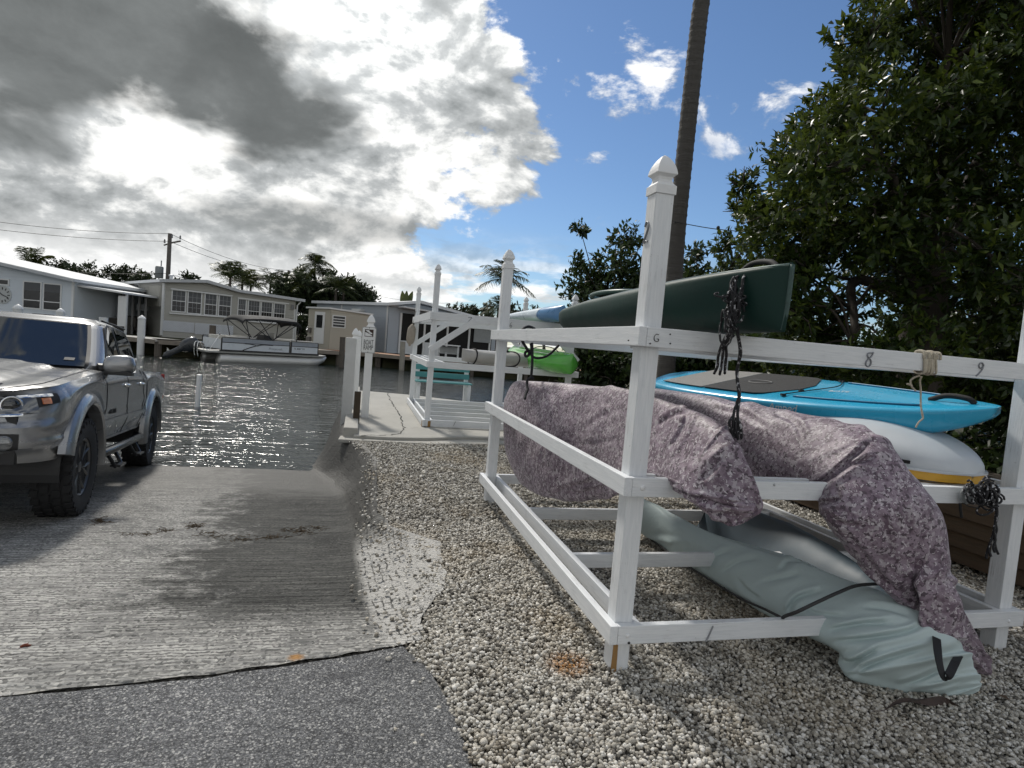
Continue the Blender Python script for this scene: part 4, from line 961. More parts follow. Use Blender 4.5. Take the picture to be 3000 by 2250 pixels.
def ribbon(pts, w, th, name, mat, par, side):
    Pp = catmull(pts, 8 * len(pts)); b = MB(); T = np.gradient(Pp, axis=0); T /= np.linalg.norm(T, axis=1, keepdims=True); R = []
    for i in range(len(Pp)):
        sd = nrm(side - T[i] * (side @ T[i])); up = np.cross(T[i], sd)
        R.append([Pp[i] + sd * a * w / 2 + up * c * th / 2 for a, c in ((-1, -1), (1, -1), (1, 1), (-1, 1))])
    b.loft(R); return b.build(name, mat, par, smooth=False)
ribbon([ony(*cE(x, y), d) for x, y, d in ((1128, 1180, 2.73), (1138, 1290, 2.62), (1158, 1385, 2.57), (1180, 1420, 2.56), (1205, 1400, 2.57), (1240, 1330, 2.64), (1262, 1290, 2.74))], .034, .004, 'carry_strap', STRAP, o2, AU)

# ---- sage cover on the bottom level
c4 = lambda x, y: (1700 + x / 1.7015, 1400 + y / 1.7015)
P, _, _ = px_loft([((300, 100), (300, 270), 4.85, .8), ((480, 195), (450, 370), 4.45, .8), ((680, 285), (600, 475), 4.05, .8), ((900, 350), (760, 578), 3.7, .8), ((1100, 410), (900, 668), 3.42, .75), ((1300, 505), (1030, 730), 3.22, .72),
    ((1480, 560), (1150, 800), 3.05, .65), ((1630, 630), (1250, 850), 2.94, .6), ((1750, 705), (1310, 920), 2.87, .55), ((1860, 800), (1360, 992), 2.82, .5), ((1935, 885), (1520, 1040), 2.8, .45), ((1972, 955), (1680, 1083), 2.79, .42), ((1992, 1020), (1840, 1098), 2.79, .4), ((1990, 1062), (1930, 1092), 2.79, .4)],
    n=320, nr=140, wrinkle=.022, seed=47, folds=16, slant=.5, conv=c4, tucks=[([(640, 455), (680, 390), (770, 355)], 9, .02), ([(700, 475), (790, 420), (890, 398)], 9, .018), ([(990, 470), (1040, 420), (1150, 400)], 9, .018), ([(890, 525), (1000, 500), (1095, 478)], 9, .016), ([(1030, 675), (1080, 600), (1210, 560)], 9, .022), ([(1225, 765), (1400, 730), (1570, 720)], 10, .024), ([(1240, 822), (1450, 800), (1620, 770), (1710, 730)], 10, .024), ([(1350, 985), (1450, 930), (1600, 880), (1750, 840)], 9, .022), ([(1330, 930), (1400, 900), (1490, 850)], 9, .022), ([(1560, 1045), (1700, 1000), (1830, 940)], 9, .02), ([(1640, 1065), (1800, 1040), (1910, 1000)], 8, .016), ([(500, 350), (520, 420), (600, 470)], 9, .016), ([(780, 500), (830, 560), (900, 610)], 9, .014), ([(1100, 640), (1190, 680), (1330, 690)], 9, .014), ([(1400, 640), (1530, 650), (1660, 690)], 9, .014)])
o3 = skin(P).build('covered_kayak', SAGE, smooth=True); tag(o3, 'kayak in a pale sage cover sliding off the bottom rail onto the gravel', 'kayak')
b = MB(); b.tube(catmull([ony(*c4(x, y), d) for x, y, d in ((1500, 527, 3.02), (1380, 537, 2.98), (1290, 570, 2.92), (1180, 620, 2.84), (1080, 668, 2.82), (1010, 697, 2.93), (1035, 730, 2.98), (1043, 780, 2.985), (1030, 822, 2.99))], 60), .0085, 8)
b.tube(catmull([ony(*c4(x, y), d) for x, y, d in ((330, 290, 4.75), (480, 400, 4.25), (640, 505, 3.85), (800, 600, 3.5), (920, 655, 3.22), (1010, 700, 2.95))], 50), .007, 6)
tag(b.build('tie_rope', plain('grey_black_cord', (.035, .035, .037), .8, var=.5, vs=60), smooth=True), 'thin dark cord tying the sage covered kayak to the bottom rail', 'rope')

# ---- blue grey hull lying upside down next to it
P, _, _ = px_loft([((640, 95), (560, 300), 5.2, 1.0), ((950, 190), (800, 430), 4.55, 1.0), ((1150, 282), (960, 520), 4.1, 1.0), ((1320, 390), (1150, 610), 3.75, .9), ((1450, 482), (1320, 670), 3.5, .8), ((1560, 600), (1470, 720), 3.32, .7), ((1660, 720), (1620, 770), 3.2, .6)], n=90, nr=48, wrinkle=.003, seed=60, conv=c4)
o4 = skin(P).build('upturned_kayak', BLUEG, smooth=True); tag(o4, 'dull blue grey upturned kayak half hidden behind the sage cover', 'kayak')

# ---- generic boat shell in its own frame: x along, y across, z up
def shell(L, prof, n=70, nr=36, e=2.3):
    """prof(u)-> half beam, keel z, deck z, widest z; u in 0..1"""
    R = []
    for u in np.linspace(0, 1, n):
        hb, zk, zd, zw = prof(u); r = []
        for a in np.linspace(0, 2 * PI, nr, endpoint=False):
            c, s = math.cos(a), math.sin(a); y = hb * math.copysign(abs(c) ** (2 / e), c)
            z = zw + (zd - zw) * abs(s) ** (2 / e) if s >= 0 else zw - (zw - zk) * abs(s) ** (2 / e)
            r.append((u * L, y, z))
        R.append(r)
    return np.array(R)
def place(R, Mw):
    M = np.array(Mw); return R @ M[:3, :3].T + M[:3, 3]

# ---- dark green kayak on the top rails
nr_, fr_ = ony(2298, 985, 2.46), ony(1690, 905, 5.75)
nr_[2] = ZT + .0; d_ = fr_ - nr_; d_[2] = 0; LG = float(np.linalg.norm(d_)); MG = frame(nr_, d_)
def pg(u):
    end = lambda x: (1 - (1 - np.clip(x, 0, 1)) ** 2.2)
    hb = .31 * end(u / .40) ** .9 * end((1 - u) / .24) ** .8 + .006
    zk = .012 * (1 - u) + .10 * np.clip((u - .78) / .22, 0, 1) ** 2
    zd = .272 + .022 * (1 - np.clip(u / .5, 0, 1)) - .05 * np.clip((u - .6) / .4, 0, 1)
    return hb, zk, zd + 0 * u, lerp(zk, zd, .66 if u > .3 else lerp(.92, .66, u / .3))
R = shell(LG, pg, 110, 44, 2.6)
root = thing('kayak', nr_, 'dark green kayak tied on the top rails with its blunt end overhanging', 'kayak', Mw=MG)
skin(place(R, MG)).build('hull', GREEN, root, smooth=True)
def loc(M, x, y, z): v = M @ Vector((float(x), float(y), float(z))); return np.array(v)
edge = np.array([loc(MG, u * LG, (pg(u)[0]) * .55 * (1 if u > .12 else u / .12), pg(u)[2] - .004) for u in np.linspace(.005, .52, 30)])
b = MB(); b.tube(np.array([loc(MG, u * LG, pg(u)[0] * .80, lerp(pg(u)[3], pg(u)[2], .62)) for u in np.linspace(.002, .99, 60)]), .006, 6); b.build('deck_edge', plain('pale_green_scuffed_edge', (.16, .22, .20), .5, var=.4, vs=9), root, smooth=True)
a = np.linspace(0, 2 * PI, 48); b = MB(); b.tube(np.array([loc(MG, LG * .62 + .42 * math.cos(t), .20 * math.sin(t), pg(.62)[2] + .028) for t in a]), .018, 8); b.build('cockpit_rim', plain('green_cockpit_rim', (.04, .09, .075), .4), root, smooth=True)
b = MB(); b.lathe([(.085, 0), (.095, .012), (.09, .024), (.02, .03)], c=loc(MG, LG * .83, .03, pg(.83)[2] - .006), n=20); b.build('hatch', plain('pale_green_hatch', (.30, .38, .34), .5), root, smooth=True)
b = MB(); b.tube(catmull([loc(MG, .10, .0, .285), loc(MG, .16, .0, .315), loc(MG, .30, .0, .325), loc(MG, .42, 0, .285)], 20), .013, 8); b.build('carry_handle', STRAP, root, smooth=True)
# scuffed stem
b = MB(); b.tube(np.array([loc(MG, -.001 + .02 * (1 - k) ** 3, 0, 0.02 + k * .265) for k in np.linspace(0, 1, 14)]), .010, 6); b.build('stem_edge', plain('scuffed_green_stem', (.045, .085, .078), .6, var=.7, vs=40), root, smooth=True)

# ---- blue paddle board laid across the pile
tip, tail = ony(2934, 1215, 3.32), ony(1965, 1100, 5.9)
tip[2] = 1.305; tail[2] = 1.285
d_ = tail - tip; LS = float(np.linalg.norm(d_)); MS = frame(tip, d_, nrm(AZ - .22 * np.cross(nrm(d_), AZ)))
def ps(u):
    hb = .43 * np.sin(np.clip(u * 1.62, 0, 1) * PI / 2) ** .62 * (1 - .30 * np.clip((u - .7) / .3, 0, 1) ** 2) * np.clip((1 - u) / .03, 0, 1) ** .5 + .004
    th = .165 * np.clip(u / .10, 0, 1) ** .45
    rock = .05 * np.clip(1 - u / .35, 0, 1) ** 2
    zd = .055 + rock * .2; return hb, zd - th - .035 * (1 - np.clip(abs(u - .5) * 2, 0, 1)), zd, zd - th * .42
R = shell(LS, ps, 120, 48, 4.2)
root = thing('paddle_board', tip, 'bright blue paddle board with a dark foam pad lying across the boats', 'paddle board', Mw=MS)
skin(place(R, MS)).build('board', SUPB, root, smooth=True)
def deck_patch(poly, z, name, mat, th=.004):
    c = np.array(poly); k = len(c); b = MB(); b.prism([loc(MS, x * LS, y, ps(x)[2] + z) for x, y in poly], np.array(MS)[:3, 2] * th); return b.build(name, mat, root)
yo = lambda u, k=.80: ps(u)[0] * k
us = np.linspace(.44, .70, 12)
deck_patch([(u, yo(u) * min(1, .25 + (u - .44) * 14)) for u in us] + [(u, -yo(u) * min(1, .25 + (u - .44) * 14)) for u in us[::-1]], .002, 'deck_pad', PAD)
us = np.linspace(.705, .90, 8)
deck_patch([(u, yo(u)) for u in us] + [(u, -yo(u)) for u in us[::-1]], .002, 'deck_pad', PADG)
b = MB(); b.tube(np.array([loc(MS, LS * .60 + .11 * math.cos(t), .05 * math.sin(t), ps(.6)[2] + .008) for t in a]), .006, 6); b.build('handle_recess', plain('grey_trim', (.12, .12, .12), .6), root, smooth=True)
b = MB(); b.tube(catmull([loc(MS, LS * .045, 0, ps(.05)[2] + .002), loc(MS, LS * .06, 0, ps(.06)[2] + .030), loc(MS, LS * .10, .0, ps(.1)[2] + .036), loc(MS, LS * .135, 0, ps(.13)[2] + .002)], 24), .010, 8, squash=1.6); b.build('nose_handle', STRAP, root, smooth=True)
b = MB()
for sg in (-1, 1): b.tube(np.array([loc(MS, LS * u, sg * ps(u)[0] * .72, ps(u)[2] + .002) for u in np.linspace(.12, .40, 20)]), .006, 6)
b.build('deck_groove', plain('deep_blue_groove', (.015, .16, .30), .4), root, smooth=True)
b = MB(); b.tube(catmull([loc(MS, LS * .43, .30, ps(.43)[2] + .008), loc(MS, LS * .40, .1, ps(.4)[2] + .012), loc(MS, LS * .38, -.1, ps(.38)[2] + .012), loc(MS, LS * .42, -.30, ps(.42)[2] + .008)], 24), .004, 6)
for y in (.30, -.30, .12): b.box(loc(MS, LS * .425, y, ps(.42)[2] + .006), (.03, .03, .016))
b.build('bungee_cord', STRAP, root)
glyph(root, 'BOTE', loc(MS, LS * .345, .02, ps(.34)[2] + .004), -np.array(MS)[:3, 1] * .25 - np.array(MS)[:3, 0], np.cross(np.array(MS)[:3, 2], -np.array(MS)[:3, 1] * .25 - np.array(MS)[:3, 0]), .055, .0006, plain('white_print', (.7, .72, .73), .5), 'lettering')
# rail lettering on the visible side of the board
pa, pb = ony(1850 + 810 / 1.9235, 950 + 440 / 1.9235, 4.35), ony(1850 + 945 / 1.9235, 950 + 456 / 1.9235, 4.15)
xdir = -np.array(MS)[:3, 0]
ul = .40; pl = loc(MS, LS * ul, -0.0, 0)
side = -1 if (np.array(MS)[:3, 1] @ np.array([-1, 0, 0])) < 0 else 1
yl = side * (ps(ul)[0] + .004); pos = loc(MS, LS * ul, yl, ps(ul)[3] + .006)
tang = loc(MS, LS * (ul - .05), side * (ps(ul - .05)[0] + .004), ps(ul - .05)[3]) - loc(MS, LS * (ul + .05), side * (ps(ul + .05)[0] + .004), ps(ul + .05)[3])
glyph(root, 'Amped', pos, tang, np.array(MS)[:3, 2], .075, .001, plain('pale_grey_print', (.55, .60, .62), .5), 'lettering', shear=.25)

# ---- white upturned sit-on kayak with a yellow rim
Mo = frame(Rk(2.09, .06, ZM + .004), AV * 1.0 - AU * .06)
LW = 3.0
def pw(u):
    hb = .37 * (1 - (1 - np.clip(u / .16, 0, 1)) ** 2.4) ** .55 * (1 - (1 - np.clip((1 - u) / .3, 0, 1)) ** 2) ** .6 + .01
    return hb, .0, .26 * (1 - (1 - np.clip(u / .22, 0, 1)) ** 2.2) ** .6 * (1 - .3 * np.clip((u - .6) / .4, 0, 1)) + .03, .035
def half(L, prof, z0f, z1f, n=80, nr=30, flare=1.0):
    R = []
    for u in np.linspace(0, 1, n):
        hb, zk, zd, zw = prof(u); r = []
        for a in np.linspace(0, PI, nr):
            c, s = math.cos(a), math.sin(a); r.append((u * L, hb * .94 * math.copysign(abs(c) ** .72, c), z0f + (zd - z0f) * abs(s) ** .72))
        R.append(r)
    return np.array(R)
root = thing('upturned_kayak', loc(Mo, 0, 0, 0), 'white upturned kayak with a yellow rim resting on the middle rail', 'kayak', Mw=Mo)
R = half(LW, pw, .052, 1); b = MB(); b.loft([r for r in place(R.reshape(-1, 3), Mo).reshape(R.shape)], True, True); b.build('hull', WHITEH, root, smooth=True, sharp=50)
R = np.array([[(u * LW, pw(u)[0] * k * sgn, z) for sgn, k, z in ((1, .97, .0), (1, 1.0, .018), (1, 1.0, .050), (-1, 1.0, .050), (-1, 1.0, .018), (-1, .97, .0))] for u in np.linspace(0, 1, 80)])
b = MB(); b.loft([r for r in place(R.reshape(-1, 3), Mo).reshape(R.shape)], True, True); b.build('rim', YELLOW, root, smooth=True, sharp=40)
R = np.array([[(u * LW - .008, pw(u)[0] * 1.03 * sgn, z) for sgn, z in ((1, .046), (1, .056), (-1, .056), (-1, .046))] for u in np.linspace(-.0, 1, 80)])
b = MB(); b.loft([r for r in place(R.reshape(-1, 3), Mo).reshape(R.shape)], True, True); b.build('lip', WHITEH, root, smooth=True, sharp=40)
p, q = ony(2650 + 365 / 5.531, 1300 + 385 / 5.531, 3.05), ony(2650 + 712 / 5.531, 1300 + 450 / 5.531, 3.02)
uu = .15; pp = loc(Mo, LW * uu, pw(uu)[0] * .955, .09)
ns = 1; b = MB(); b.beam(loc(Mo, LW * .11, pw(.11)[0] * .97, .085), loc(Mo, LW * .05, pw(.05)[0] * .97, .085), .008, .018); b.build('handle_slot', MAT['black'], root)

# ---- boats on the second rack
def simple_boat(name, p, q, hbm, h, mats, label, dz=0, e=2.2, sharpend=.3):
    d = q - p; L = float(np.linalg.norm(d)); M = frame(p, d)
    f = lambda u: (hbm * (1 - (1 - np.clip(u / sharpend, 0, 1)) ** 2) ** .7 * (1 - (1 - np.clip((1 - u) / sharpend, 0, 1)) ** 2) ** .7 + .012, .04 * (2 * u - 1) ** 4, h, h * .5)
    rt = thing(name, p, label, 'kayak', Mw=M); R = shell(L, f, 80, 36, e)
    skin(place(R.reshape(-1, 3), M).reshape(R.shape)).build('hull', mats[0], rt, smooth=True)
    return rt, M, L, f
z2 = K2['zm'] + .005
# pale grey kayak, nose pointing left and towards the camera
pn = ony(1352, 1062, R2[1] - .15 + .35); pn[2] = z2 + .0
rt, M, L, f = simple_boat('kayak', pn, pn + AU * 1.55 + AV * .6, .24, .24, (GREYK,), 'pale grey kayak with black straps on the pier rack', e=2.1, sharpend=.5)
b = MB()
for u in (.12, .60):
    w = f(u); ring = np.array([loc(M, u * L + .02 * math.sin(t), 1.03 * w[0] * math.copysign(abs(math.cos(t)) ** .8, math.cos(t)), w[3] + (w[2] - w[3]) * 1.08 * math.sin(t)) for t in a]); b.tube(ring, .012, 6)
b.tube(catmull([loc(M, .55 * L, .08, .25), loc(M, .40 * L, .16, .23), loc(M, .25 * L, .12, .17)], 14), .012, 6); b.lathe([(.09, 0), (.10, .02), (.03, .05)], c=loc(M, .50 * L, 0, .235), n=14); b.build('strap', STRAP, rt, smooth=True)
# lime green kayak
pn = ony(1672, 1112, R2[1] + .05); pn[2] = z2 - .05
far_ = ony(1500, 1060, R2[1] + 2.2); far_[2] = z2 + .0
rt, M, L, f = simple_boat('kayak', pn - AZ * .02, far_, .36, .36, (LIME,), 'lime green kayak lying on the pier rack behind the camouflage cover', e=2.0)
b = MB()
for sg in (-.45, .35): b.tube(np.array([loc(M, u * L, f(u)[0] * sg, lerp(f(u)[3], f(u)[2], .93)) for u in np.linspace(.08, .75, 20)]), .022, 8)
b.build('hull_ridge', plain('pale_lime_ridge', (.22, .55, .14), .25), rt, smooth=True)
b = MB(); b.tube(catmull([loc(M, .3 * L, -.34, .1), loc(M, .34 * L, -.1, .40), loc(M, .42 * L, .2, .40), loc(M, .5 * L, .36, .12)], 20), .008, 6); b.build('tie_cord', STRAP, rt, smooth=True)
# grey cover edge behind the lime kayak
pc_ = ony(1612, 1060, R2[1] + .9); pc_[2] = z2 + .03
simple_boat('kayak', pc_ + AU * .1, pc_ + AU * .35 + AV * 2.0, .30, .27, (plain('dark_grey_kayak_hull', (.09, .085, .08), .6, var=.4),), 'dark grey kayak hull behind the lime green kayak on the pier rack')
# pale blue upturned kayak on top, blue nose towards the camera
pn = ony(1648, 955, R2[1] + .05); pn[2] = K2['zt'] + .01
far_ = pn + AV * 2.9 - AU * .25
M = frame(pn, far_ - pn); L = 2.9
fb = lambda u: (.27 * (1 - (1 - np.clip(u / .30, 0, 1)) ** 2.0) ** .6 * (1 - (1 - np.clip((1 - u) / .5, 0, 1)) ** 2) ** .6 + .012, .0, .27 - .12 * np.clip(u - .1, 0, 1), .10)
rt = thing('upturned_kayak', pn, 'pale blue upturned kayak with a blue nose on top of the pier rack', 'kayak', Mw=M); R = shell(L, fb, 80, 36, 2.1); R[:, :, 0] += 0
PR = place(R.reshape(-1, 3), M).reshape(R.shape)
skin(PR[14:]).build('hull', PALEB, rt, smooth=True); skin(PR[:16] + AZ * .0).build('nose', BLUEK, rt, smooth=True)

# ---- ropes on the big rack
def strands(paths, r, name, mat, label, cat='rope', knot=None):
    b = MB()
    for p in paths: b.tube(catmull(p, max(12, 7 * len(p))), r, 7)
    for (c, rad, n, rr) in (knot or []):
        for _ in range(n):
            a0 = nrm(RNG.normal(size=3)); a1 = nrm(np.cross(a0, RNG.normal(size=3))); cc = c + RNG.normal(size=3) * np.array(rad) * .45
            th = np.linspace(0, random.uniform(3.5, 6), 12); k = random.uniform(.4, 1.0)
            b.tube(np.array([cc + (a0 * math.cos(x) + a1 * math.sin(x)) * np.array(rad) * k for x in th]), rr, 6)
    o = b.build(name, mat, smooth=True); tag(o, label, cat); return o
c6 = lambda x, y: (2050 + x / 3.07, 780 + y / 3.07)
def R6(pts): return [ony(*c6(x, y), d) for x, y, d in pts]
kn = ony(*c6(310, 400), 2.60)
strands([R6([(470, 40, 2.72), (400, 90, 2.62), (385, 160, 2.60), (380, 230, 2.59), (360, 290, 2.58)]), R6([(420, 70, 2.68), (330, 100, 2.64), (300, 170, 2.62), (300, 260, 2.60), (310, 330, 2.58)]),
    R6([(300, 540, 2.60), (260, 590, 2.66), (220, 660, 2.68), (190, 730, 2.70), (165, 820, 2.74), (160, 900, 2.78), (130, 965, 2.82)]), R6([(310, 560, 2.60), (240, 640, 2.67), (215, 730, 2.70), (205, 820, 2.74), (195, 900, 2.78), (180, 975, 2.82)]), R6([(320, 560, 2.6), (265, 640, 2.66), (238, 720, 2.70), (240, 800, 2.73), (230, 880, 2.78), (225, 965, 2.82)]),
    R6([(330, 560, 2.60), (345, 640, 2.66), (358, 720, 2.69), (360, 790, 2.70), (348, 860, 2.72), (340, 930, 2.73), (335, 1010, 2.72), (345, 1100, 2.70), (350, 1170, 2.70), (330, 1240, 2.68), (305, 1330, 2.66), (300, 1440, 2.66), (315, 1540, 2.67)]),
    R6([(340, 560, 2.60), (352, 650, 2.65), (366, 730, 2.68), (368, 800, 2.69), (345, 880, 2.72), (332, 960, 2.73), (345, 1050, 2.71), (358, 1140, 2.70), (352, 1230, 2.68), (340, 1330, 2.66), (350, 1430, 2.66), (340, 1540, 2.67)]),
    R6([(300, 1350, 2.66), (268, 1400, 2.65), (280, 1480, 2.66), (300, 1555, 2.67)]), R6([(350, 1380, 2.66), (372, 1460, 2.66), (375, 1550, 2.67)]), R6([(330, 1360, 2.66), (325, 1460, 2.655), (345, 1560, 2.67)])],
    .0065, 'tie_rope', ROPE, 'black flecked rope knotted around the dark green kayak, ends hanging free', knot=[(kn, (.032, .022, .08), 26, .005), (ony(*c6(310, 300), 2.60), (.045, .02, .02), 9, .005)])
c7 = lambda x, y: (1480 + x / 5.72, 840 + y / 5.72)
def R7(pts): return [ony(*c7(x, y), d) for x, y, d in pts]
strands([R7([(490, 700, 5.0), (400, 670, 4.86), (320, 690, 4.78), (275, 770, 4.74), (280, 870, 4.74), (310, 950, 4.76), (360, 1030, 4.8), (395, 1100, 4.85)]), R7([(470, 690, 5.0), (380, 665, 4.86), (300, 710, 4.76), (265, 800, 4.73), (290, 920, 4.74), (340, 1000, 4.78), (380, 1080, 4.85)]),
    R7([(395, 1060, 4.85), (440, 1150, 4.9), (500, 1190, 4.95), (580, 1195, 5.0), (680, 1170, 5.05), (780, 1100, 5.1), (900, 980, 5.12)]), R7([(380, 1060, 4.84), (335, 1110, 4.83), (345, 1165, 4.82), (390, 1150, 4.82), (405, 1090, 4.84)]),
    R7([(450, 940, 4.85), (455, 1050, 4.84), (455, 1200, 4.82), (450, 1350, 4.80), (440, 1500, 4.78), (470, 1540, 4.78), (430, 1530, 4.77), (375, 1560, 4.76), (365, 1640, 4.74), (375, 1720, 4.7), (345, 1800, 4.66), (330, 1880, 4.62)]), R7([(430, 950, 4.86), (445, 1060, 4.85), (440, 1120, 4.84)])],
    .011, 'tie_rope', plain('black_rope', (.012, .012, .016), .75, var=.6, vs=80, bump=.6, bs=120), 'black rope looped over the side rail and hanging onto the camouflage cover')
# twine wound round the top rail
b = MB(); zc = ZT - RH / 2; pm = onpl(2720, 1068, Rk(0, 0), AV); s0 = float((pm - RO) @ AU)
for i in range(11):
    s = s0 - .038 + i * .0076 + random.uniform(-.002, .002); lean = random.uniform(-.012, .012); bul = .004 + .004 * math.sin(i * 1.3)
    pth = [Rk(s + lean * k / 2, RW / 2 + y, zc + z) for k, (y, z) in enumerate(((-RW / 2 - bul, .02), (-RW / 2 - bul - .004, -.02), (-RW / 2 - bul, -RH / 2 - bul * 1.5), (RW / 2, -RH / 2 - bul), (RW / 2 + bul, 0), (RW / 2 + bul, RH / 2 + bul), (-RW / 2, RH / 2 + bul + .004), (-RW / 2 - bul, .02)))]
    b.tube(catmull(pth, 40), .0052, 6)
c8 = lambda x, y: (2650 + x / 5.531, 1000 + y / 5.531)
def R8(pts): return [ony(*c8(x, y), d) for x, y, d in pts]
for p in (R8([(250, 560, 3.12), (170, 580, 3.12), (100, 630, 3.12), (95, 690, 3.12), (40, 690, 3.13), (130, 720, 3.12)]), R8([(95, 690, 3.12), (120, 740, 3.12), (180, 800, 3.13)]), R8([(280, 570, 3.12), (250, 640, 3.13), (262, 760, 3.14), (262, 900, 3.13), (265, 1050, 3.12), (290, 1180, 3.11), (295, 1250, 3.10), (230, 1310, 3.10), (180, 1400, 3.10)]), R8([(270, 1080, 3.115), (285, 1180, 3.105), (300, 1240, 3.10)])):
    b.tube(catmull(p, 8 * len(p)), .0045, 6)
tag(b.build('twine', TWINE, smooth=True), 'off white twine wound round the top rail between 8 and 9, end hanging', 'twine')
c9 = lambda x, y: (2650 + x / 5.531, 1300 + y / 5.531)
def R9(pts): return [ony(*c9(x, y), d) for x, y, d in pts]
strands([R9([(1345, 560, 3.2), (1340, 640, 3.14), (1330, 700, 3.12)]), R9([(1400, 760, 3.12), (1470, 900, 3.12), (1480, 1050, 3.12), (1500, 1180, 3.12), (1460, 1330, 3.12), (1440, 1450, 3.12), (1390, 1600, 3.12), (1340, 1750, 3.13), (1320, 1860, 3.13)]), R9([(1430, 800, 3.13), (1490, 950, 3.12), (1490, 1100, 3.12), (1470, 1250, 3.12), (1490, 1400, 3.12), (1460, 1560, 3.12), (1480, 1700, 3.12), (1520, 1790, 3.12)]), R9([(1460, 900, 3.12), (1500, 1080, 3.11), (1480, 1240, 3.11), (1450, 1400, 3.11), (1470, 1560, 3.11), (1440, 1680, 3.11), (1460, 1760, 3.11)]), R9([(1390, 1600, 3.125), (1370, 1720, 3.12), (1400, 1830, 3.12)])],
    .0065, 'tie_rope', ROPE, 'black flecked rope bunched under the nose of the white upturned kayak', knot=[(ony(*c9(1300, 830), 3.10), (.055, .03, .06), 40, .0055)])
b = MB(); b.tube(catmull(R9([(1180, 1040, 3.09), (1040, 1010, 3.09), (950, 965, 3.10), (890, 985, 3.11)]), 20), .003, 6); b.tube(catmull(R9([(900, 965, 3.12), (905, 1060, 3.12), (925, 1190, 3.13)]), 12), .007, 6)
tag(b.build('bungee_cord', STRAP, smooth=True), 'thin black elastic cord hooked below the middle rail', 'cord')
b = MB(); cdir = AV * -1; pc9 = ony(*c9(1010, 840), 3.145)
b.lathe([(.045, -.004), (.047, 0), (.043, .004), (.030, .002), (.004, .001)], c=pc9, axis=cdir, n=24); tag(b.build('plastic_disc', plain('cloudy_plastic', (.55, .58, .58), .2, var=.2, vs=20, **{'Transmission Weight': .5}), smooth=True), 'cloudy plastic disc hanging against the middle rail beside the rope bunch', 'disc')

# ================================================================ PICKUP TRUCK (x forward, y to its left, z up; front axle at x = 0)
def silver():
    m, t = new_mat('silver_metallic_paint')
    oc = t.add('ShaderNodeTexCoord').outputs['Object']
    fl = t.noise(oc, 900.0, 2, .5); d = t.noise(oc, 4.0, 5, .6); z = t.add('ShaderNodeSeparateXYZ', {0: oc}).outputs[2]
    col = t.mix(fl, (.25, .255, .265), (.34, .345, .355))
    dirt = t.math('MULTIPLY', t.smooth(t.math('SUBTRACT', t.math('MULTIPLY', d, .5), z), -.45, -.20), .5)
    col = t.mix(dirt, col, (.20, .19, .17))
    return finish(m, t, col, t.math('ADD', t.math('MULTIPLY', dirt, .4), .26), .62, None, coat=.75, **{'Coat Roughness': .04})
SILVER = silver()
TGLASS = plain('tinted_truck_glass', (.008, .010, .012), .02, 0, var=.02, spec=.5, coat=0.0, IOR=1.85)
LENS = plain('clear_lamp_lens', (.20, .205, .21), .08, .6, var=.5, vs=22)
AMBER = plain('amber_reflector', (.42, .10, .015), .2, 0, var=.4, vs=30)
WHEELM = plain('dark_alloy', (.10, .10, .10), .4, .7, var=.3, vs=14)
WB, TR = 3.236, .405
def smv(x, xs, ys): return float(np.interp(x, xs, ys))
def ztop(x): return smv(x, [-4.45, -2.62, -2.55, -1.6, -.62, -.2, .35, .75, .90, .98], [1.26, 1.26, 1.275, 1.27, 1.225, 1.19, 1.135, 1.07, 1.035, 1.025])
def zlow(x):
    z = smv(x, [-4.45, -3.9, -2.6, -.6, .6, .98], [.66, .62, .555, .545, .53, .53])
    for xa in (0, -WB):
        R = .505
        if abs(x - xa) < R: z = max(z, TR + .03 + math.sqrt(R * R - (x - xa) ** 2) * 1.0)
    return z
# plan outline of the left half, from the tail round to the nose
PLAN = catmull([(-4.22, .0), (-4.22, .45), (-4.21, .80), (-4.16, .895), (-4.02, .915), (-3.24, .925), (-2.0, .925), (-.8, .925), (-.1, .93), (.35, .925), (.58, .89), (.74, .80), (.84, .66), (.90, .45), (.935, .22), (.945, 0)], 260)
def side_off(x, f, z):
    """inward offset of the side at height fraction f"""
    o = .055 * (1 - sstep(f, 0, .30)) + .012 * np.sin(f * PI) * -1 + .05 * sstep(f, .80, 1.0) ** 1.3
    return o + .012 * (sstep(f, .30, .34) - sstep(f, .42, .50))
def body_pt(i, f, off=0.0, plan=PLAN):
    p = plan[i]; q = plan[min(i + 1, len(plan) - 1)] - plan[max(i - 1, 0)]; nx, ny = q[1], -q[0]; l = math.hypot(nx, ny) + 1e-9; nx, ny = nx / l, ny / l
    if nx * (p[0] + 1.7) + ny * p[1] < 0: nx, ny = -nx, -ny
    z0, z1 = zlow(p[0]), ztop(p[0]); z = z0 + (z1 - z0) * f
    o = float(side_off(p[0], f, z)); front = sstep(p[0], .55, .85)
    o = o * (1 - front) + front * (.07 * (1 - f) ** 2 * 0 + .10 * sstep(f, .62, 1.0) + .03 * (1 - sstep(f, 0, .25)) - .045 * (sstep(f, .12, .22) - sstep(f, .50, .60)))
    return np.array([p[0] - nx * (o - off), p[1] - ny * (o - off), z])
def by_x(x, front=False):
    """index on the plan outline with given x on the flank"""
    idx = np.where(PLAN[:, 1] > .3)[0]; return int(idx[np.argmin(np.abs(PLAN[idx, 0] - x))])
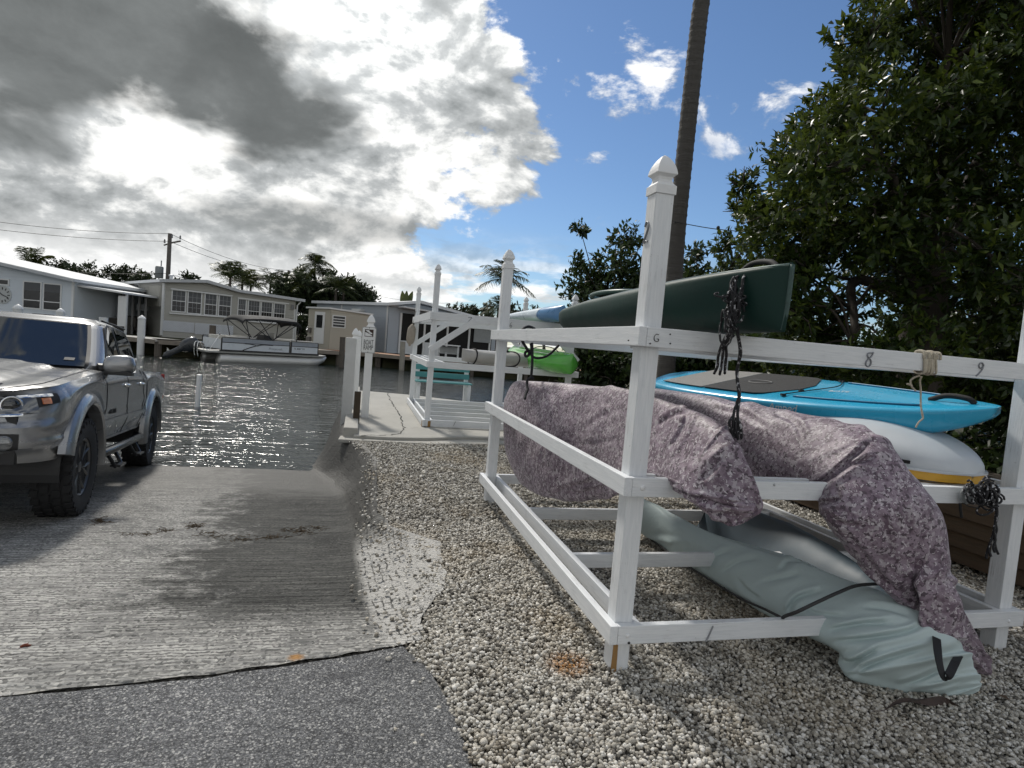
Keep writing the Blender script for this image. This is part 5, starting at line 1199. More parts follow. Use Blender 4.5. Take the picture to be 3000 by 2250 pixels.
def build_truck():
    n = AV * RK + AZ
    pf, pr = onpl(182, 1508, AV * T_SEAM, n), onpl(404, 1361, AV * T_SEAM, n)
    hx = nrm(pf - pr); nn = nrm(n); hy = nrm(np.cross(nn, hx)); hz = np.cross(hx, hy)
    org = pf - hy * .80
    M = Matrix([[hx[0], hy[0], hz[0], org[0]], [hx[1], hy[1], hz[1], org[1]], [hx[2], hy[2], hz[2], org[2]], [0, 0, 0, 1]]); MN = np.array(M)
    root = thing('pickup_truck', org, 'silver double cab pickup truck with off road tyres backed down the ramp', 'pickup truck', Mw=M)
    def T(p): p = np.asarray(p, float); return p @ MN[:3, :3].T + MN[:3, 3]
    def mk(b, name, mat, par=None, **k):
        b.v = [T(v) for v in b.v]; return b.build(name, mat, par or root, **k)
    flip = np.array([1, -1, 1.0])
    # ---- lower body shell, both sides, rows from sill to belt
    fr = np.concatenate([np.linspace(0, .3, 8), np.linspace(.32, .5, 8), np.linspace(.55, 1, 14)])
    G = np.array([[body_pt(i, f) for f in fr] for i in range(len(PLAN))])
    b = MB(); b.grid(G); b.grid((G * flip)[:, ::-1])
    # hood
    xs = np.concatenate([np.linspace(-.66, .5, 26), np.linspace(.54, .9, 14)]); H = []
    def edge_y(x):
        i = by_x(x); q = body_pt(i, 1.0); return q[1], q[2]
    for x in xs:
        ye, ze = edge_y(min(x, .88)); row = []
        for k in np.linspace(-1, 1, 41):
            ak = abs(k); crown = .055 * (1 - ak ** 2.2) - .02 * (sstep(ak, .52, .60) - sstep(ak, .62, .85)) + .012 * sstep(ak, .36, .28)
            xx = x if x < .5 else x + (x - .5) / .4 * .07 * (1 - ak ** 2)
            row.append((xx, ye * k, ze + crown * (1 - .45 * sstep(x, .5, .9))))
        H.append(row)
    b.grid(np.array(H))
    # tail gate top / bed walls
    for sg in (1, -1):
        for (x0, x1) in ((-4.18, -2.66),):
            b.box(((x0 + x1) / 2, sg * .79, 1.035), (x1 - x0, .10, .44))
    b.box((-4.15, 0, 1.035), (.07, 1.5, .44)); b.box((-3.5, 0, .84), (1.7, 1.5, .04)); b.box((-2.68, 0, 1.05), (.05, 1.6, .40))
    body = mk(b, 'body', SILVER, smooth=True, sharp=38)
    # front/bottom dark masses
    b = MB(); b.box((-1.6, 0, .70), (4.9, 1.40, .34)); b.box((.55, 0, .85), (.5, 1.1, .5)); mk(b, 'chassis', MAT['black'])
    # ---- cab greenhouse
    ZR = 1.745
    def cab_side(z): f = (z - 1.25) / (ZR - 1.25); return lerp(.850, .705, f ** 1.2)
    def cab_x(z):
        f = np.clip((z - 1.22) / (ZR - 1.22), 0, 1); return lerp(-.58, -1.24, f ** .95), lerp(-2.60, -2.40, f)
    rings = []
    for z in np.concatenate([np.linspace(1.20, 1.68, 14), [1.705, 1.725, 1.74, 1.752, 1.76]]):
        f = sstep(z, 1.67, 1.765); xf, xr = cab_x(min(z, 1.71)); w = cab_side(min(z, 1.72)) - .10 * f ** 2; xf -= .14 * f ** 2; xr += .10 * f ** 2; r = .14; P = []
        for cx, cy, a0 in ((xf - r, w - r, 0), (xr + r, w - r, PI / 2), (xr + r, -w + r, PI), (xf - r, -w + r, 1.5 * PI)):
            for k in range(9): a = a0 + k * PI / 16; P.append((cx + r * math.cos(a) + (0.05 * (1 - (cy / w) ** 2) if False else 0), cy + r * math.sin(a), z))
        # bow the windshield forward in the middle
        P = np.array(P); fm = P[:, 0] > (xf + xr) / 2; P[fm, 0] += .07 * (1 - (P[fm, 1] / w) ** 2); rings.append(P)
    b = MB(); b.loft(rings, True, True)
    mk(b, 'cab', SILVER, body, smooth=True, sharp=40)
    b = MB(); R_ = rings[-6] * 1.0
    # glass: polygons in (x,z) laid on the cab flank
    def flank(poly, off, sg): return [(x, sg * (cab_side(z) + off), z) for x, z in poly]
    def dense(poly, k=6):
        o = []
        for i in range(len(poly)):
            a, c = np.array(poly[i]), np.array(poly[(i + 1) % len(poly)])
            o += [tuple(lerp(a, c, j / k)) for j in range(k)]
        return o
    fw = [(-.92, 1.292), (-1.48, 1.301), (-1.52, 1.648), (-1.44, 1.685), (-1.36, 1.680), (-1.20, 1.592)]
    rw = [(-1.60, 1.301), (-2.20, 1.310), (-2.32, 1.407), (-2.28, 1.574), (-2.18, 1.671), (-1.63, 1.685)]
    fw0 = [(-.84, 1.269), (-1.53, 1.278), (-1.56, 1.713), (-1.36, 1.713), (-1.24, 1.676)]; rw0 = [(-1.56, 1.278), (-2.26, 1.278), (-2.38, 1.389), (-2.35, 1.592), (-2.22, 1.708), (-1.59, 1.713)]
    for sg in (1, -1):
        for nm, po, off, mt in (('window_trim', fw0, .004, MAT['black']), ('window_trim', rw0, .004, MAT['black']), ('window', fw, .009, TGLASS), ('window', rw, .009, TGLASS)):
            b = MB(); b.prism(flank(dense(po), off, sg), (0, sg * .003, 0)); mk(b, nm, mt)
        # wind deflectors above the glass
        b = MB()
        for po in ([(-1.14, 1.555), (-1.28, 1.652), (-1.38, 1.694), (-1.50, 1.699)], [(-1.64, 1.699), (-2.16, 1.685), (-2.26, 1.611)]):
            c = catmull(po, 20); b.grid(np.array([[(x, sg * (cab_side(z) + .013), z), (x, sg * (cab_side(z) + .035), z - .055)] for x, z in c]))
        mk(b, 'rain_guard', plain('smoked_rain_guard', (.02, .02, .022), .15, coat=.5), smooth=True)
    def wsx(y, z): xf, _ = cab_x(z); w = cab_side(z); return xf + .07 * (1 - (y / w) ** 2)
    def ws(z0, z1, m, off, nm, mt):
        g = [[(wsx(k * (cab_side(z) - m), z) + off, k * (cab_side(z) - m), z + off * .6) for k in np.linspace(-1, 1, 33)] for z in np.linspace(z0, z1, 16)]
        b = MB(); b.grid(np.array(g)); return mk(b, nm, mt, smooth=True)
    ws(1.245, 1.695, .085, .004, 'windshield_trim', MAT['black']); wsg = ws(1.255, 1.68, .115, .010, 'windshield', TGLASS)
    def decal(y0, y1, z0, z1): return [(wsx(y, z) + .014, y, z + .008) for y, z in ((y0, z0), (y1, z0), (y1, z1), (y0, z1))]
    b = MB(); b.prism(decal(.56, .64, 1.305, 1.33), (.001, 0, .001)); mk(b, 'sticker', plain('pale_sticker', (.03, .035, .04), .5), wsg)
    b = MB(); b.tube(catmull([(-.60, -.55, 1.245), (-.58, .0, 1.265), (-.62, .5, 1.255), (-.70, .66, 1.28)], 20), .011, 6); mk(b, 'wiper', MAT['black'], wsg)
    b = MB(); b.box((-2.53, 0, 1.47), (.03, 1.15, .32)); mk(b, 'rear_window', TGLASS)
    for sg in (1, -1):   # roof gutter strip
        b = MB(); b.tube(np.array([(x, sg * (cab_side(1.715) - .02), 1.752 - .01 * abs(x + 1.85)) for x in np.linspace(-1.30, -2.38, 14)]), .010, 6); mk(b, 'roof_trim', MAT['black'], smooth=True)
    # ---- wheels
    tw = .28
    def wheel(x, sg):
        w = thing_part('wheel', (x, sg * .80, TR)); prof = []
        for r, y in ((.235, -.10), (.25, -.125), (.31, -.142), (.365, -.140), (.392, -.120), (.400, -.09), (.400, .09), (.392, .120), (.365, .140), (.31, .142), (.25, .125), (.235, .10)): prof.append((r, y))
        b = MB(); b.lathe(prof, c=(x, sg * .80, TR), axis=np.array([0, 1.0, 0]), n=64)
        for k in range(30):          # tread blocks
            for rowi, (y, wy, dr) in enumerate(((-.108, .055, 0), (-.038, .055, .5), (.038, .055, 0), (.108, .055, .5))):
                a = (k + dr) * 2 * PI / 30; c = np.array([x + math.cos(a) * .402, sg * .80 + y, TR + math.sin(a) * .402]); e1 = np.array([-math.sin(a), 0, math.cos(a)]); e3 = np.array([math.cos(a), 0, math.sin(a)])
                b.box(c, (.058, wy, .018), np.stack([e1 * .98 + np.array([0, .2, 0]), np.array([0, 1.0, 0]), e3], 1))
            a = k * 2 * PI / 30; c = np.array([x + math.cos(a) * .378, sg * (.80 + .136), TR + math.sin(a) * .378]); e1 = np.array([-math.sin(a), 0, math.cos(a)]); e3 = np.array([math.cos(a), 0, math.sin(a)])
            b.box(c, (.045, .014, .03), np.stack([e1, np.array([0, 1.0, 0]), e3], 1))
        mk(b, 'tyre', MAT['rubber'], w, smooth=True, sharp=30)
        b = MB(); yo = sg * .80 + sg * .10
        b.lathe([(.245, 0), (.250, .012), (.238, .018), (.225, .006), (.215, -.10)], c=(x, yo, TR), axis=np.array([0, sg * 1.0, 0]), n=48)
        for k in range(6):
            a = k * PI / 3 + .2
            for da in (-.17, .17):
                p0 = np.array([x + .06 * math.cos(a), yo - sg * .02, TR + .06 * math.sin(a)]); p1 = np.array([x + .145 * math.cos(a + da * .5), yo - sg * .012, TR + .145 * math.sin(a + da * .5)]); p2 = np.array([x + .232 * math.cos(a + da * 1.25), yo + sg * .002, TR + .232 * math.sin(a + da * 1.25)])
                b.tube([p0, p1, p2], [.020, .017, .016], 6)
        b.lathe([(.075, -.03), (.078, -.005), (.06, .004), (.045, .012), (.02, .016)], c=(x, yo - sg * .012, TR), axis=np.array([0, sg * 1.0, 0]), n=20)
        mk(b, 'rim', WHEELM, w, smooth=True, sharp=40)
        b = MB(); b.lathe([(.21, -.06), (.21, -.05)], c=(x, yo, TR), axis=np.array([0, sg * 1.0, 0]), n=32); mk(b, 'brake_drum', plain('dark_brake', (.02, .02, .02), .7), w)
    def thing_part(name, p):
        o = bpy.data.objects.new(name, None); o.empty_display_size = .1; return link(o, root, M @ Matrix.Translation(p))
    for x in (0, -WB):
        for sg in (1, -1):
            wheel(x, sg)
            b = MB(); ang = np.linspace(-.18, PI + .18, 30)      # dark wheel housing
            b.grid(np.array([[(x + .50 * math.cos(a), sg * y, TR + .03 + .50 * math.sin(a)) for y in (.30, .885)] for a in ang])); mk(b, 'wheel_housing', MAT['black'])
            b = MB(); ang = np.linspace(.24, PI + .16, 40) if x == 0 else np.linspace(-.16, PI + .05, 40); R = []     # flare
            for a in ang:
                e = np.array([math.cos(a), 0, math.sin(a)]); base = np.array([x, 0, TR + .03]); k = .5 + .5 * math.sin(np.clip(a, 0, PI))
                yb = .915
                R.append([base + e * r + np.array([0, sg * (y), 0]) for r, y in ((.495, yb - .05), (.500, yb + .045), (.515, yb + .060), (.575, yb + .048), (.605, yb + .020), (.612, yb - .03))])
            b.loft(R, True, True); mk(b, 'fender_flare', SILVER, smooth=True, sharp=35)
    # ---- patches on the shell: seams, lamps, grille
    def strip(pts, w=.006, off=.002, nm='panel_seam', mt=None, par=None):
        """thin line on the flank: list of (x, fraction)"""
        out = []
        for sg in (1, -1):
            b = MB(); A = []
            for x, f in pts:
                p = body_pt(by_x(x), f, off); A.append(p)
            A = np.array(A); A[:, 1] *= sg; b.tube(A, w / 2, 4); mk(b, nm, mt or MAT['black'], par or body)
    for x0, x1 in ((-.60, -.60), (-1.58, -1.55), (-2.50, -2.42)):
        strip([(lerp(x0, x1, f), f) for f in np.linspace(.03, .99, 14)])
    strip([(x, .045) for x in np.linspace(-.62, -2.5, 20)]); strip([(-2.62, f) for f in np.linspace(.2, .99, 8)], .010)
    # belt moulding under the windows
    for sg in (1, -1):
        b = MB(); b.tube(np.array([(x, sg * (cab_side(1.27) + .012), 1.268) for x in np.linspace(-.80, -2.36, 16)]), .010, 6); mk(b, 'belt_moulding', MAT['black'], smooth=True)
        for x in (-1.42, -2.30):     # door handles
            p = body_pt(by_x(x), .76, .012) * np.array([1, sg, 1]); b = MB(); b.tube(catmull([p + [.085, -sg * .012, 0], p + [.06, sg * .012, .002], p + [-.04, sg * .014, .002], p + [-.07, -sg * .01, 0]], 14), .014, 8, squash=1.3)
            b.lathe([(.035, -.004), (.03, .001), (.006, .0)], c=p - np.array([0, sg * .012, 0]), axis=np.array([0, sg, 0.]), n=14); mk(b, 'door_handle', MAT['chrome'], smooth=True)
        # mirror
        c = np.array([-.74, sg * .985, 1.30]); b = MB(); R = []
        for u in np.linspace(-1, 1, 16):
            k = (1 - abs(u) ** 3.2) ** .45; R.append([(c[0] + .075 * k * math.cos(a) + .02 * u * sg * -1, c[1] + u * .135, c[2] + .095 * k * math.copysign(abs(math.sin(a)) ** .7, math.sin(a)) + .012 * u * sg) for a in np.linspace(0, 2 * PI, 20, endpoint=False)])
        b.loft(R); mr = mk(b, 'mirror', SILVER, smooth=True)
        b = MB(); b.box(c + [0, 0, -.085], (.12, .24, .035)); b.tube([c + [0, -sg * .10, -.05], c + [.03, -sg * .17, -.055]], [.05, .06], 8); mk(b, 'mirror_base', MAT['black'], mr, bevel=.008)
        b = MB(); b.box(c + [-.072, sg * .005, 0], (.012, .25, .15)); mk(b, 'mirror_glass', MAT['chrome'], mr)
        # nerf bar with drop steps
        b = MB(); b.tube([(-.52, sg * .86, .47), (-.62, sg * .93, .45), (-2.45, sg * .93, .45), (-2.6, sg * .86, .47)], .042, 10)
        for x in (-.95, -1.95):
            b.tube([(x + .16, sg * .93, .43), (x + .13, sg * 1.0, .30), (x - .13, sg * 1.0, .30), (x - .16, sg * .93, .43)], .018, 8); b.box((x, sg * 1.0, .305), (.26, .09, .018))
        mk(b, 'side_step', plain('satin_black_step', (.012, .012, .013), .3, var=.3, coat=.3), smooth=True, sharp=40)
        # emblem on the door
        p = body_pt(by_x(-.92), .42, .004) * np.array([1, sg, 1])
        glyph(body, 'TACOMA', T(p), MN[:3, :3] @ np.array([-sg, 0, 0.]), MN[:3, :3] @ np.array([0, 0, 1.]), .072, .002, MAT['black'], 'emblem', shear=.2)
    def nose(y0, y1, f0, f1, off, nm, mt, sg=1, par=None, nsub=14, shape=None):
        """patch on the front of the shell between plan y values"""
        front = [i for i in range(len(PLAN)) if PLAN[i, 0] > .2]
        def pt(y, f):
            k = min(front, key=lambda i: abs(PLAN[i, 1] - y)); lo = k
            return body_pt(k, f, off)
        A = []
        for v in np.linspace(0, 1, 10):
            row = []
            for u in np.linspace(0, 1, nsub):
                y = lerp(y0, y1, u); fa, fb = (f0, f1) if shape is None else shape(u); row.append(pt(y, lerp(fa, fb, v)))
            A.append(row)
        A = np.array(A); A[..., 1] *= sg; b = MB(); b.grid(A if sg > 0 else A[:, ::-1]); return mk(b, nm, mt, par, smooth=True)
    for sg in (1, -1):
        hl = nose(.36, .875, .62, .93, .012, 'headlight', MAT['black'], sg, shape=lambda u: (lerp(.66, .70, u) + .10 * max(0, u - .55) * 2 * (u > .55), lerp(.955, .915, u)))
        nose(.38, .79, .69, .905, .018, 'lens', LENS, sg, hl); nose(.815, .85, .79, .87, .020, 'indicator', AMBER, sg, hl)
        nose(.37, .86, .905, .945, .022, 'chrome_brow', MAT['chrome'], sg, hl, shape=lambda u: (.905 - .02 * u, .955 - .035 * u)); nose(.42, .72, .655, .69, .022, 'chrome_sill', MAT['chrome'], sg, hl)
        k = min([i for i in range(len(PLAN)) if PLAN[i, 0] > .2], key=lambda i: abs(PLAN[i, 1] - .66)); p = body_pt(k, .80, .010) * np.array([1, sg, 1]); ax = np.array([.85, sg * .5, 0])
        b = MB(); b.lathe([(.068, 0), (.070, .014), (.060, .018), (.056, .010)], c=p, axis=ax, n=24); mk(b, 'projector_ring', MAT['chrome'], hl, smooth=True)
        b = MB(); b.lathe([(.055, .006), (.045, .018), (.02, .026), (.002, .028)], c=p, axis=ax, n=24); mk(b, 'projector', TGLASS, hl, smooth=True)
        fp = nose(.34, .70, .14, .44, .004, 'fog_lamp_pocket', MAT['black'], sg, shape=lambda u: (.17 + .03 * u ** 3, .435 - .02 * u ** 3))
        k = min([i for i in range(len(PLAN)) if PLAN[i, 0] > .2], key=lambda i: abs(PLAN[i, 1] - .63)); p = body_pt(k, .30, .0) * np.array([1, sg, 1])
        b = MB(); b.lathe([(.052, 0), (.054, .016), (.046, .022), (.03, .026), (.003, .028)], c=p, axis=np.array([.95, sg * .3, 0]), n=20); mk(b, 'fog_lamp', LENS, fp, smooth=True)
    g = nose(-.34, .34, .50, .93, .008, 'grille', MAT['black'], 1, shape=lambda u: (.56, .93))
    for f in (.62, .70, .78, .86): nose(-.32, .32, f, f + .018, .02, 'grille_bar', plain('grille_grey', (.10, .10, .105), .35, .4), 1, g)
    nose(-.30, .30, .10, .38, .006, 'lower_grille', MAT['black'])
    # dark gap under the hood lip
    b = MB(); b.tube(np.array([(x + .012, y, z - .004) for x, y, z in [H[-1][k] for k in range(41)]]), .012, 6); mk(b, 'hood_gap', MAT['black'], body)
    for sg in (1, -1):
        b = MB(); b.tube(np.array([np.array(H[i][38 if sg > 0 else 2]) + [0, 0, .003] for i in range(2, 38)]), .0025, 4); mk(b, 'hood_seam', MAT['black'], body)
    b = MB(); b.box((-4.27, 0, .70), (.12, 1.7, .16)); mk(b, 'rear_bumper', MAT['chrome'], bevel=.03)
    for sg in (1, -1):
        b = MB(); b.box((-4.20, sg * .86, 1.06), (.05, .10, .36)); mk(b, 'tail_light', plain('red_tail_light', (.25, .01, .01), .2), bevel=.01)
build_truck()

# ================================================================ FAR BANK
class Fac:
    """a facade plane: origin P0, direction angle from +x, outward normal towards the water"""
    def __init__(s, P0, deg):
        a = math.radians(deg); s.P0 = np.array(P0, float); s.ex = np.array([math.cos(a), math.sin(a), 0]); s.n = np.array([math.sin(a), -math.cos(a), 0])
    def px(s, x, y):
        p = onpl(x, y, s.P0, s.n); return float((p - s.P0) @ s.ex), float(p[2])
    def pt(s, x, z, off=0.0): return s.P0 * [1, 1, 0] + s.ex * x + AZ * z + s.n * off
    def slab(s, poly, o0, o1, name, mat, parent, bevel=0):
        b = MB(); b.prism([s.pt(x, z, o0) for x, z in poly], s.n * (o1 - o0)); return b.build(name, mat, parent, bevel=bevel)
    def rect(s, x0, z0, x1, z1, o0, o1, name, mat, parent): return s.slab([(x0, z0), (x1, z0), (x1, z1), (x0, z1)], o0, o1, name, mat, parent)
    def siding(s, x0, x1, z0, top, mat, parent, exp=.19, name='wall'):
        """lap boards up to a piecewise roof line top=[(x,z)..]; real overlapping courses"""
        xs = sorted(set([x0, x1] + [p[0] for p in top if x0 < p[0] < x1])); tz = lambda x: float(np.interp(x, [p[0] for p in top], [p[1] for p in top]))
        b = MB(); zmax = max(tz(x) for x in np.linspace(x0, x1, 40)); z = z0
        while z < zmax:
            z2 = z + exp; run = []
            for i, x in enumerate(np.linspace(x0, x1, 33)):
                t = tz(x)
                if t > z + .01: run.append((x, min(z2, t)))
                if (t <= z + .01 or i == 32) and len(run) > 1:
                    b.grid(np.array([[s.pt(x_, z, .028) for x_, _ in run], [s.pt(x_, zz, .004) for x_, zz in run]]))
                    b.grid(np.array([[s.pt(x_, z, .0) for x_, _ in run], [s.pt(x_, z, .028) for x_, _ in run]])); run = []
            z = z2
        b.prism([s.pt(x0, z0), s.pt(x1, z0)] + [s.pt(x, tz(x)) for x in reversed(xs)], s.n * -.12)
        return b.build(name, mat, parent)
    def window(s, x0, z0, x1, z1, parent, cols=3, rows=4, fr=.07, split=.5, blind=None, frame=None, glass=None, proud=.065):
        f = frame or FM['trim']; b = MB()
        for (a, c, d, e) in ((x0 - fr, z0 - fr, x1 + fr, z0), (x0 - fr, z1, x1 + fr, z1 + fr), (x0 - fr, z0, x0, z1), (x1, z0, x1 + fr, z1)): b.prism([s.pt(a, c, .0), s.pt(d, c, .0), s.pt(d, e, .0), s.pt(a, e, .0)], s.n * proud)
        if split: zc = lerp(z0, z1, split); b.prism([s.pt(x0, zc - .025, 0), s.pt(x1, zc - .025, 0), s.pt(x1, zc + .025, 0), s.pt(x0, zc + .025, 0)], s.n * (proud - .01))
        w = b.build('window', f, parent)
        s.rect(x0, z0, x1, z1, .032, .036, 'pane', glass or FM['glass'], w)
        if blind: s.rect(x0, lerp(z0, z1, 1 - blind), x1, z1, .038, .041, 'blind', FM['blind'], w)
        if cols > 1 or rows > 1:
            b = MB(); t = .018
            for k in range(1, cols): x = lerp(x0, x1, k / cols); b.prism([s.pt(x - t / 2, z0, .042), s.pt(x + t / 2, z0, .042), s.pt(x + t / 2, z1, .042), s.pt(x - t / 2, z1, .042)], s.n * .01)
            for k in range(1, rows): z = lerp(z0, z1, k / rows); b.prism([s.pt(x0, z - t / 2, .042), s.pt(x1, z - t / 2, .042), s.pt(x1, z + t / 2, .042), s.pt(x0, z + t / 2, .042)], s.n * .01)
            b.build('muntin', FM['munt'], w)
        return w
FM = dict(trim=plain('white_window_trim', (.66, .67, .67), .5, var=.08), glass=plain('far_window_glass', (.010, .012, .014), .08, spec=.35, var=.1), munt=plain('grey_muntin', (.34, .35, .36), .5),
    blind=plain('half_drawn_blind', (.09, .095, .10), .7), white=plain('white_lap_siding', (.58, .63, .68), .6, var=.06, vs=1), beige=plain('beige_lap_siding', (.37, .365, .335), .6, var=.06, vs=1), tan=plain('tan_lap_siding', (.40, .375, .315), .6, var=.06, vs=1),
    grey=plain('blue_grey_lap_siding', (.38, .42, .47), .6, var=.06, vs=1), roof=plain('white_metal_roof', (.62, .64, .66), .4, var=.1, vs=1), fascia=plain('pale_fascia', (.46, .48, .50), .5, var=.1), dark=plain('painted_dark_interior', (.012, .012, .012), .9),
    deck=plain('weathered_deck', (.24, .21, .175), .85, var=.35, vs=3), brown=plain('brown_deck', (.30, .16, .09), .8, var=.3, vs=3), conc=plain('grey_dock_cap', (.38, .37, .345), .85, var=.2, vs=2), pile=plain('grey_wood_pile', (.11, .095, .08), .9, var=.4, vs=5), lattice=plain('pale_lattice', (.45, .48, .52), .6), wet=plain('dark_under_deck_wall', (.03, .03, .028), .7, var=.4, vs=2))
c1 = lambda x, y: (x / 4.148, 700 + y / 4.148)
c2 = lambda x, y: (450 + x / 3.687, 650 + y / 3.687)
c3 = lambda x, y: (850 + x / 4.147, 750 + y / 4.147)
c5 = lambda x, y: (950 + x / 3.318, 850 + y / 3.318)

# ---- docks along the far bank
def dock(pts, label, mat, width=2.6, piles=()):
    P = [np.array([x, y, 0.0]) for x, y in pts]; ctr = sum(P) / len(P); root = thing('dock', ctr + AZ * Z_WATER, label, 'dock', 'docks on the far bank')
    back = []
    for i, p in enumerate(P):
        d = nrm((P[min(i + 1, len(P) - 1)] - P[max(i - 1, 0)])); nn = np.array([-d[1], d[0], 0]); back.append(p + nn * width)
    poly = P + back[::-1]
    b = MB(); b.prism([p + AZ * (Z_FAR + .02) for p in poly], (0, 0, -.10)); b.build('deck', mat, root)
    b = MB()
    for i in range(len(P) - 1):
        d = nrm(P[i + 1] - P[i]); nn = np.array([d[1], -d[0], 0]); b.beam(P[i] + nn * .03 + AZ * (Z_FAR - .07), P[i + 1] + nn * .03 + AZ * (Z_FAR - .07), .05, .22)
    b.build('fascia_board', FM['deck'], root)
    b = MB()
    for i in range(len(P) - 1):
        b.prism([back[i] + AZ * (Z_FAR - .02), back[i + 1] + AZ * (Z_FAR - .02), back[i + 1] + AZ * -2.2, back[i] + AZ * -2.2], nrm(np.cross(back[i + 1] - back[i], AZ)) * -.3)
    b.build('sea_wall', FM['wet'], root)  # wall coloured near black for the shade below the deck
    for i in range(len(P) - 1):
        L = np.linalg.norm(P[i + 1] - P[i]); m = max(1, int(L / 3.2))
        for k in range(m + 1):
            p = lerp(P[i], P[i + 1], min(.99, k / m + .01)); nn = back[i] - P[i]; b = MB(); b.tube([p + nn * .06 + AZ * -2, p + nn * .06 + AZ * (Z_FAR - .1)], .12, 8); b.build('support_pile', FM['pile'], root)
    return root
dock([(-46, 32.4), (-30, 31.6), (-20.1, 31.1), (-18.1, 30.25)], 'grey concrete capped dock before the white house and the carport', FM['conc'])
dock([(-17.9, 30.2), (-13.2, 34.0), (-10.5, 36.15)], 'weathered grey dock behind the pontoon boat and the beige house', FM['deck'])
dock([(-10.4, 36.2), (-8.5, 37.7), (-5.95, 36.6), (4.0, 36.5), (11, 39.8)], 'brown planked dock before the tan shed and the blue grey house', FM['brown'], width=3.4)

# ---- white house with the clock
def white_house():
    F = Fac(ony(214, 900, 34.6), 0.0); root = thing('white_house', F.pt(-3, Z_FAR), 'white clapboard house with a big wall clock and two dark windows', 'house')
    xl = F.px(-420, 850)[0]; a, b_ = F.px(0, 768.7), F.px(214.6, 818)
    sl = (b_[1] - a[1]) / (b_[0] - a[0]); top = [(xl, a[1] + sl * (xl - a[0]) - .12), (0.0, b_[1] - .12)]
    F.siding(xl, 0, Z_FAR - .1, top, FM['white'], root, .17)
    b = MB(); dpt = -F.n * 9.0
    b.prism([F.pt(xl - .3, top[0][1] + .02, .45), F.pt(.35, top[1][1] - .04, .45), F.pt(.35, top[1][1] + .13, .45), F.pt(xl - .3, top[0][1] + .19, .45)], dpt); b.build('roof', FM['roof'], root)
    b = MB(); b.prism([F.pt(xl - .3, top[0][1] + .0, .47), F.pt(.36, top[1][1] - .06, .47), F.pt(.36, top[1][1] + .10, .47), F.pt(xl - .3, top[0][1] + .16, .47)], F.n * .03); b.build('fascia_board', FM['fascia'], root)
    b = MB(); b.prism([F.pt(-.002, Z_FAR - .1, 0), F.pt(-.002, Z_FAR - .1, -8), F.pt(-.002, top[1][1] - .05, -8), F.pt(-.002, top[1][1], 0)], F.ex * -.12); b.build('side_wall', FM['white'], root)
    b = MB(); b.box(F.pt(-.03, (Z_FAR + top[1][1]) / 2, .0), (.12, .1, top[1][1] - Z_FAR)); b.build('corner_board', FM['trim'], root)
    for (xa, ya, xb, yb, bl) in ((303, 522, 492, 845, .32), (548, 548, 733, 868, .30)):
        x0, z1 = F.px(*c1(xa, ya)); x1, z0 = F.px(*c1(xb, yb)); F.window(x0, z0, x1, z1, root, 1, 1, split=.30, blind=bl)
    cx, cz = F.px(*c1(36, 680)); r = F.px(*c1(145, 690))[0] - cx; ck = MB(); ck.lathe([(r, 0), (r, .03), (r * .9, .04), (r * .88, .02), (.01, .02)], c=F.pt(cx, cz, .02), axis=F.n, n=36); ck = ck.build('clock', plain('pale_clock_face', (.45, .47, .47), .6), root, smooth=True, sharp=40)
    b = MB()
    for k in range(12):
        an = k * PI / 6; d = F.ex * math.sin(an) + AZ * math.cos(an); b.beam(F.pt(cx, cz, .05) + d * r * .58, F.pt(cx, cz, .05) + d * r * .84, .05, .012, up=F.n)
    for an, l in ((-.9, .5), (1.95, .7)):
        d = F.ex * math.sin(an) + AZ * math.cos(an); b.beam(F.pt(cx, cz, .055), F.pt(cx, cz, .055) + d * r * l, .045, .012, up=F.n)
    b.build('clock_marks', MAT['black'], ck)
    x0, z1 = F.px(*c1(-80, 490)); x1, z0 = F.px(*c1(105, 555)); F.window(x0, z0, x1, z1, root, 1, 1, split=0)
    x0, z1 = F.px(*c1(418, 905)); x1, z0 = F.px(*c1(662, 985)); F.rect(x0, z0, x1, z1, .02, .16, 'wall_vent', MAT['black'], root)
white_house()
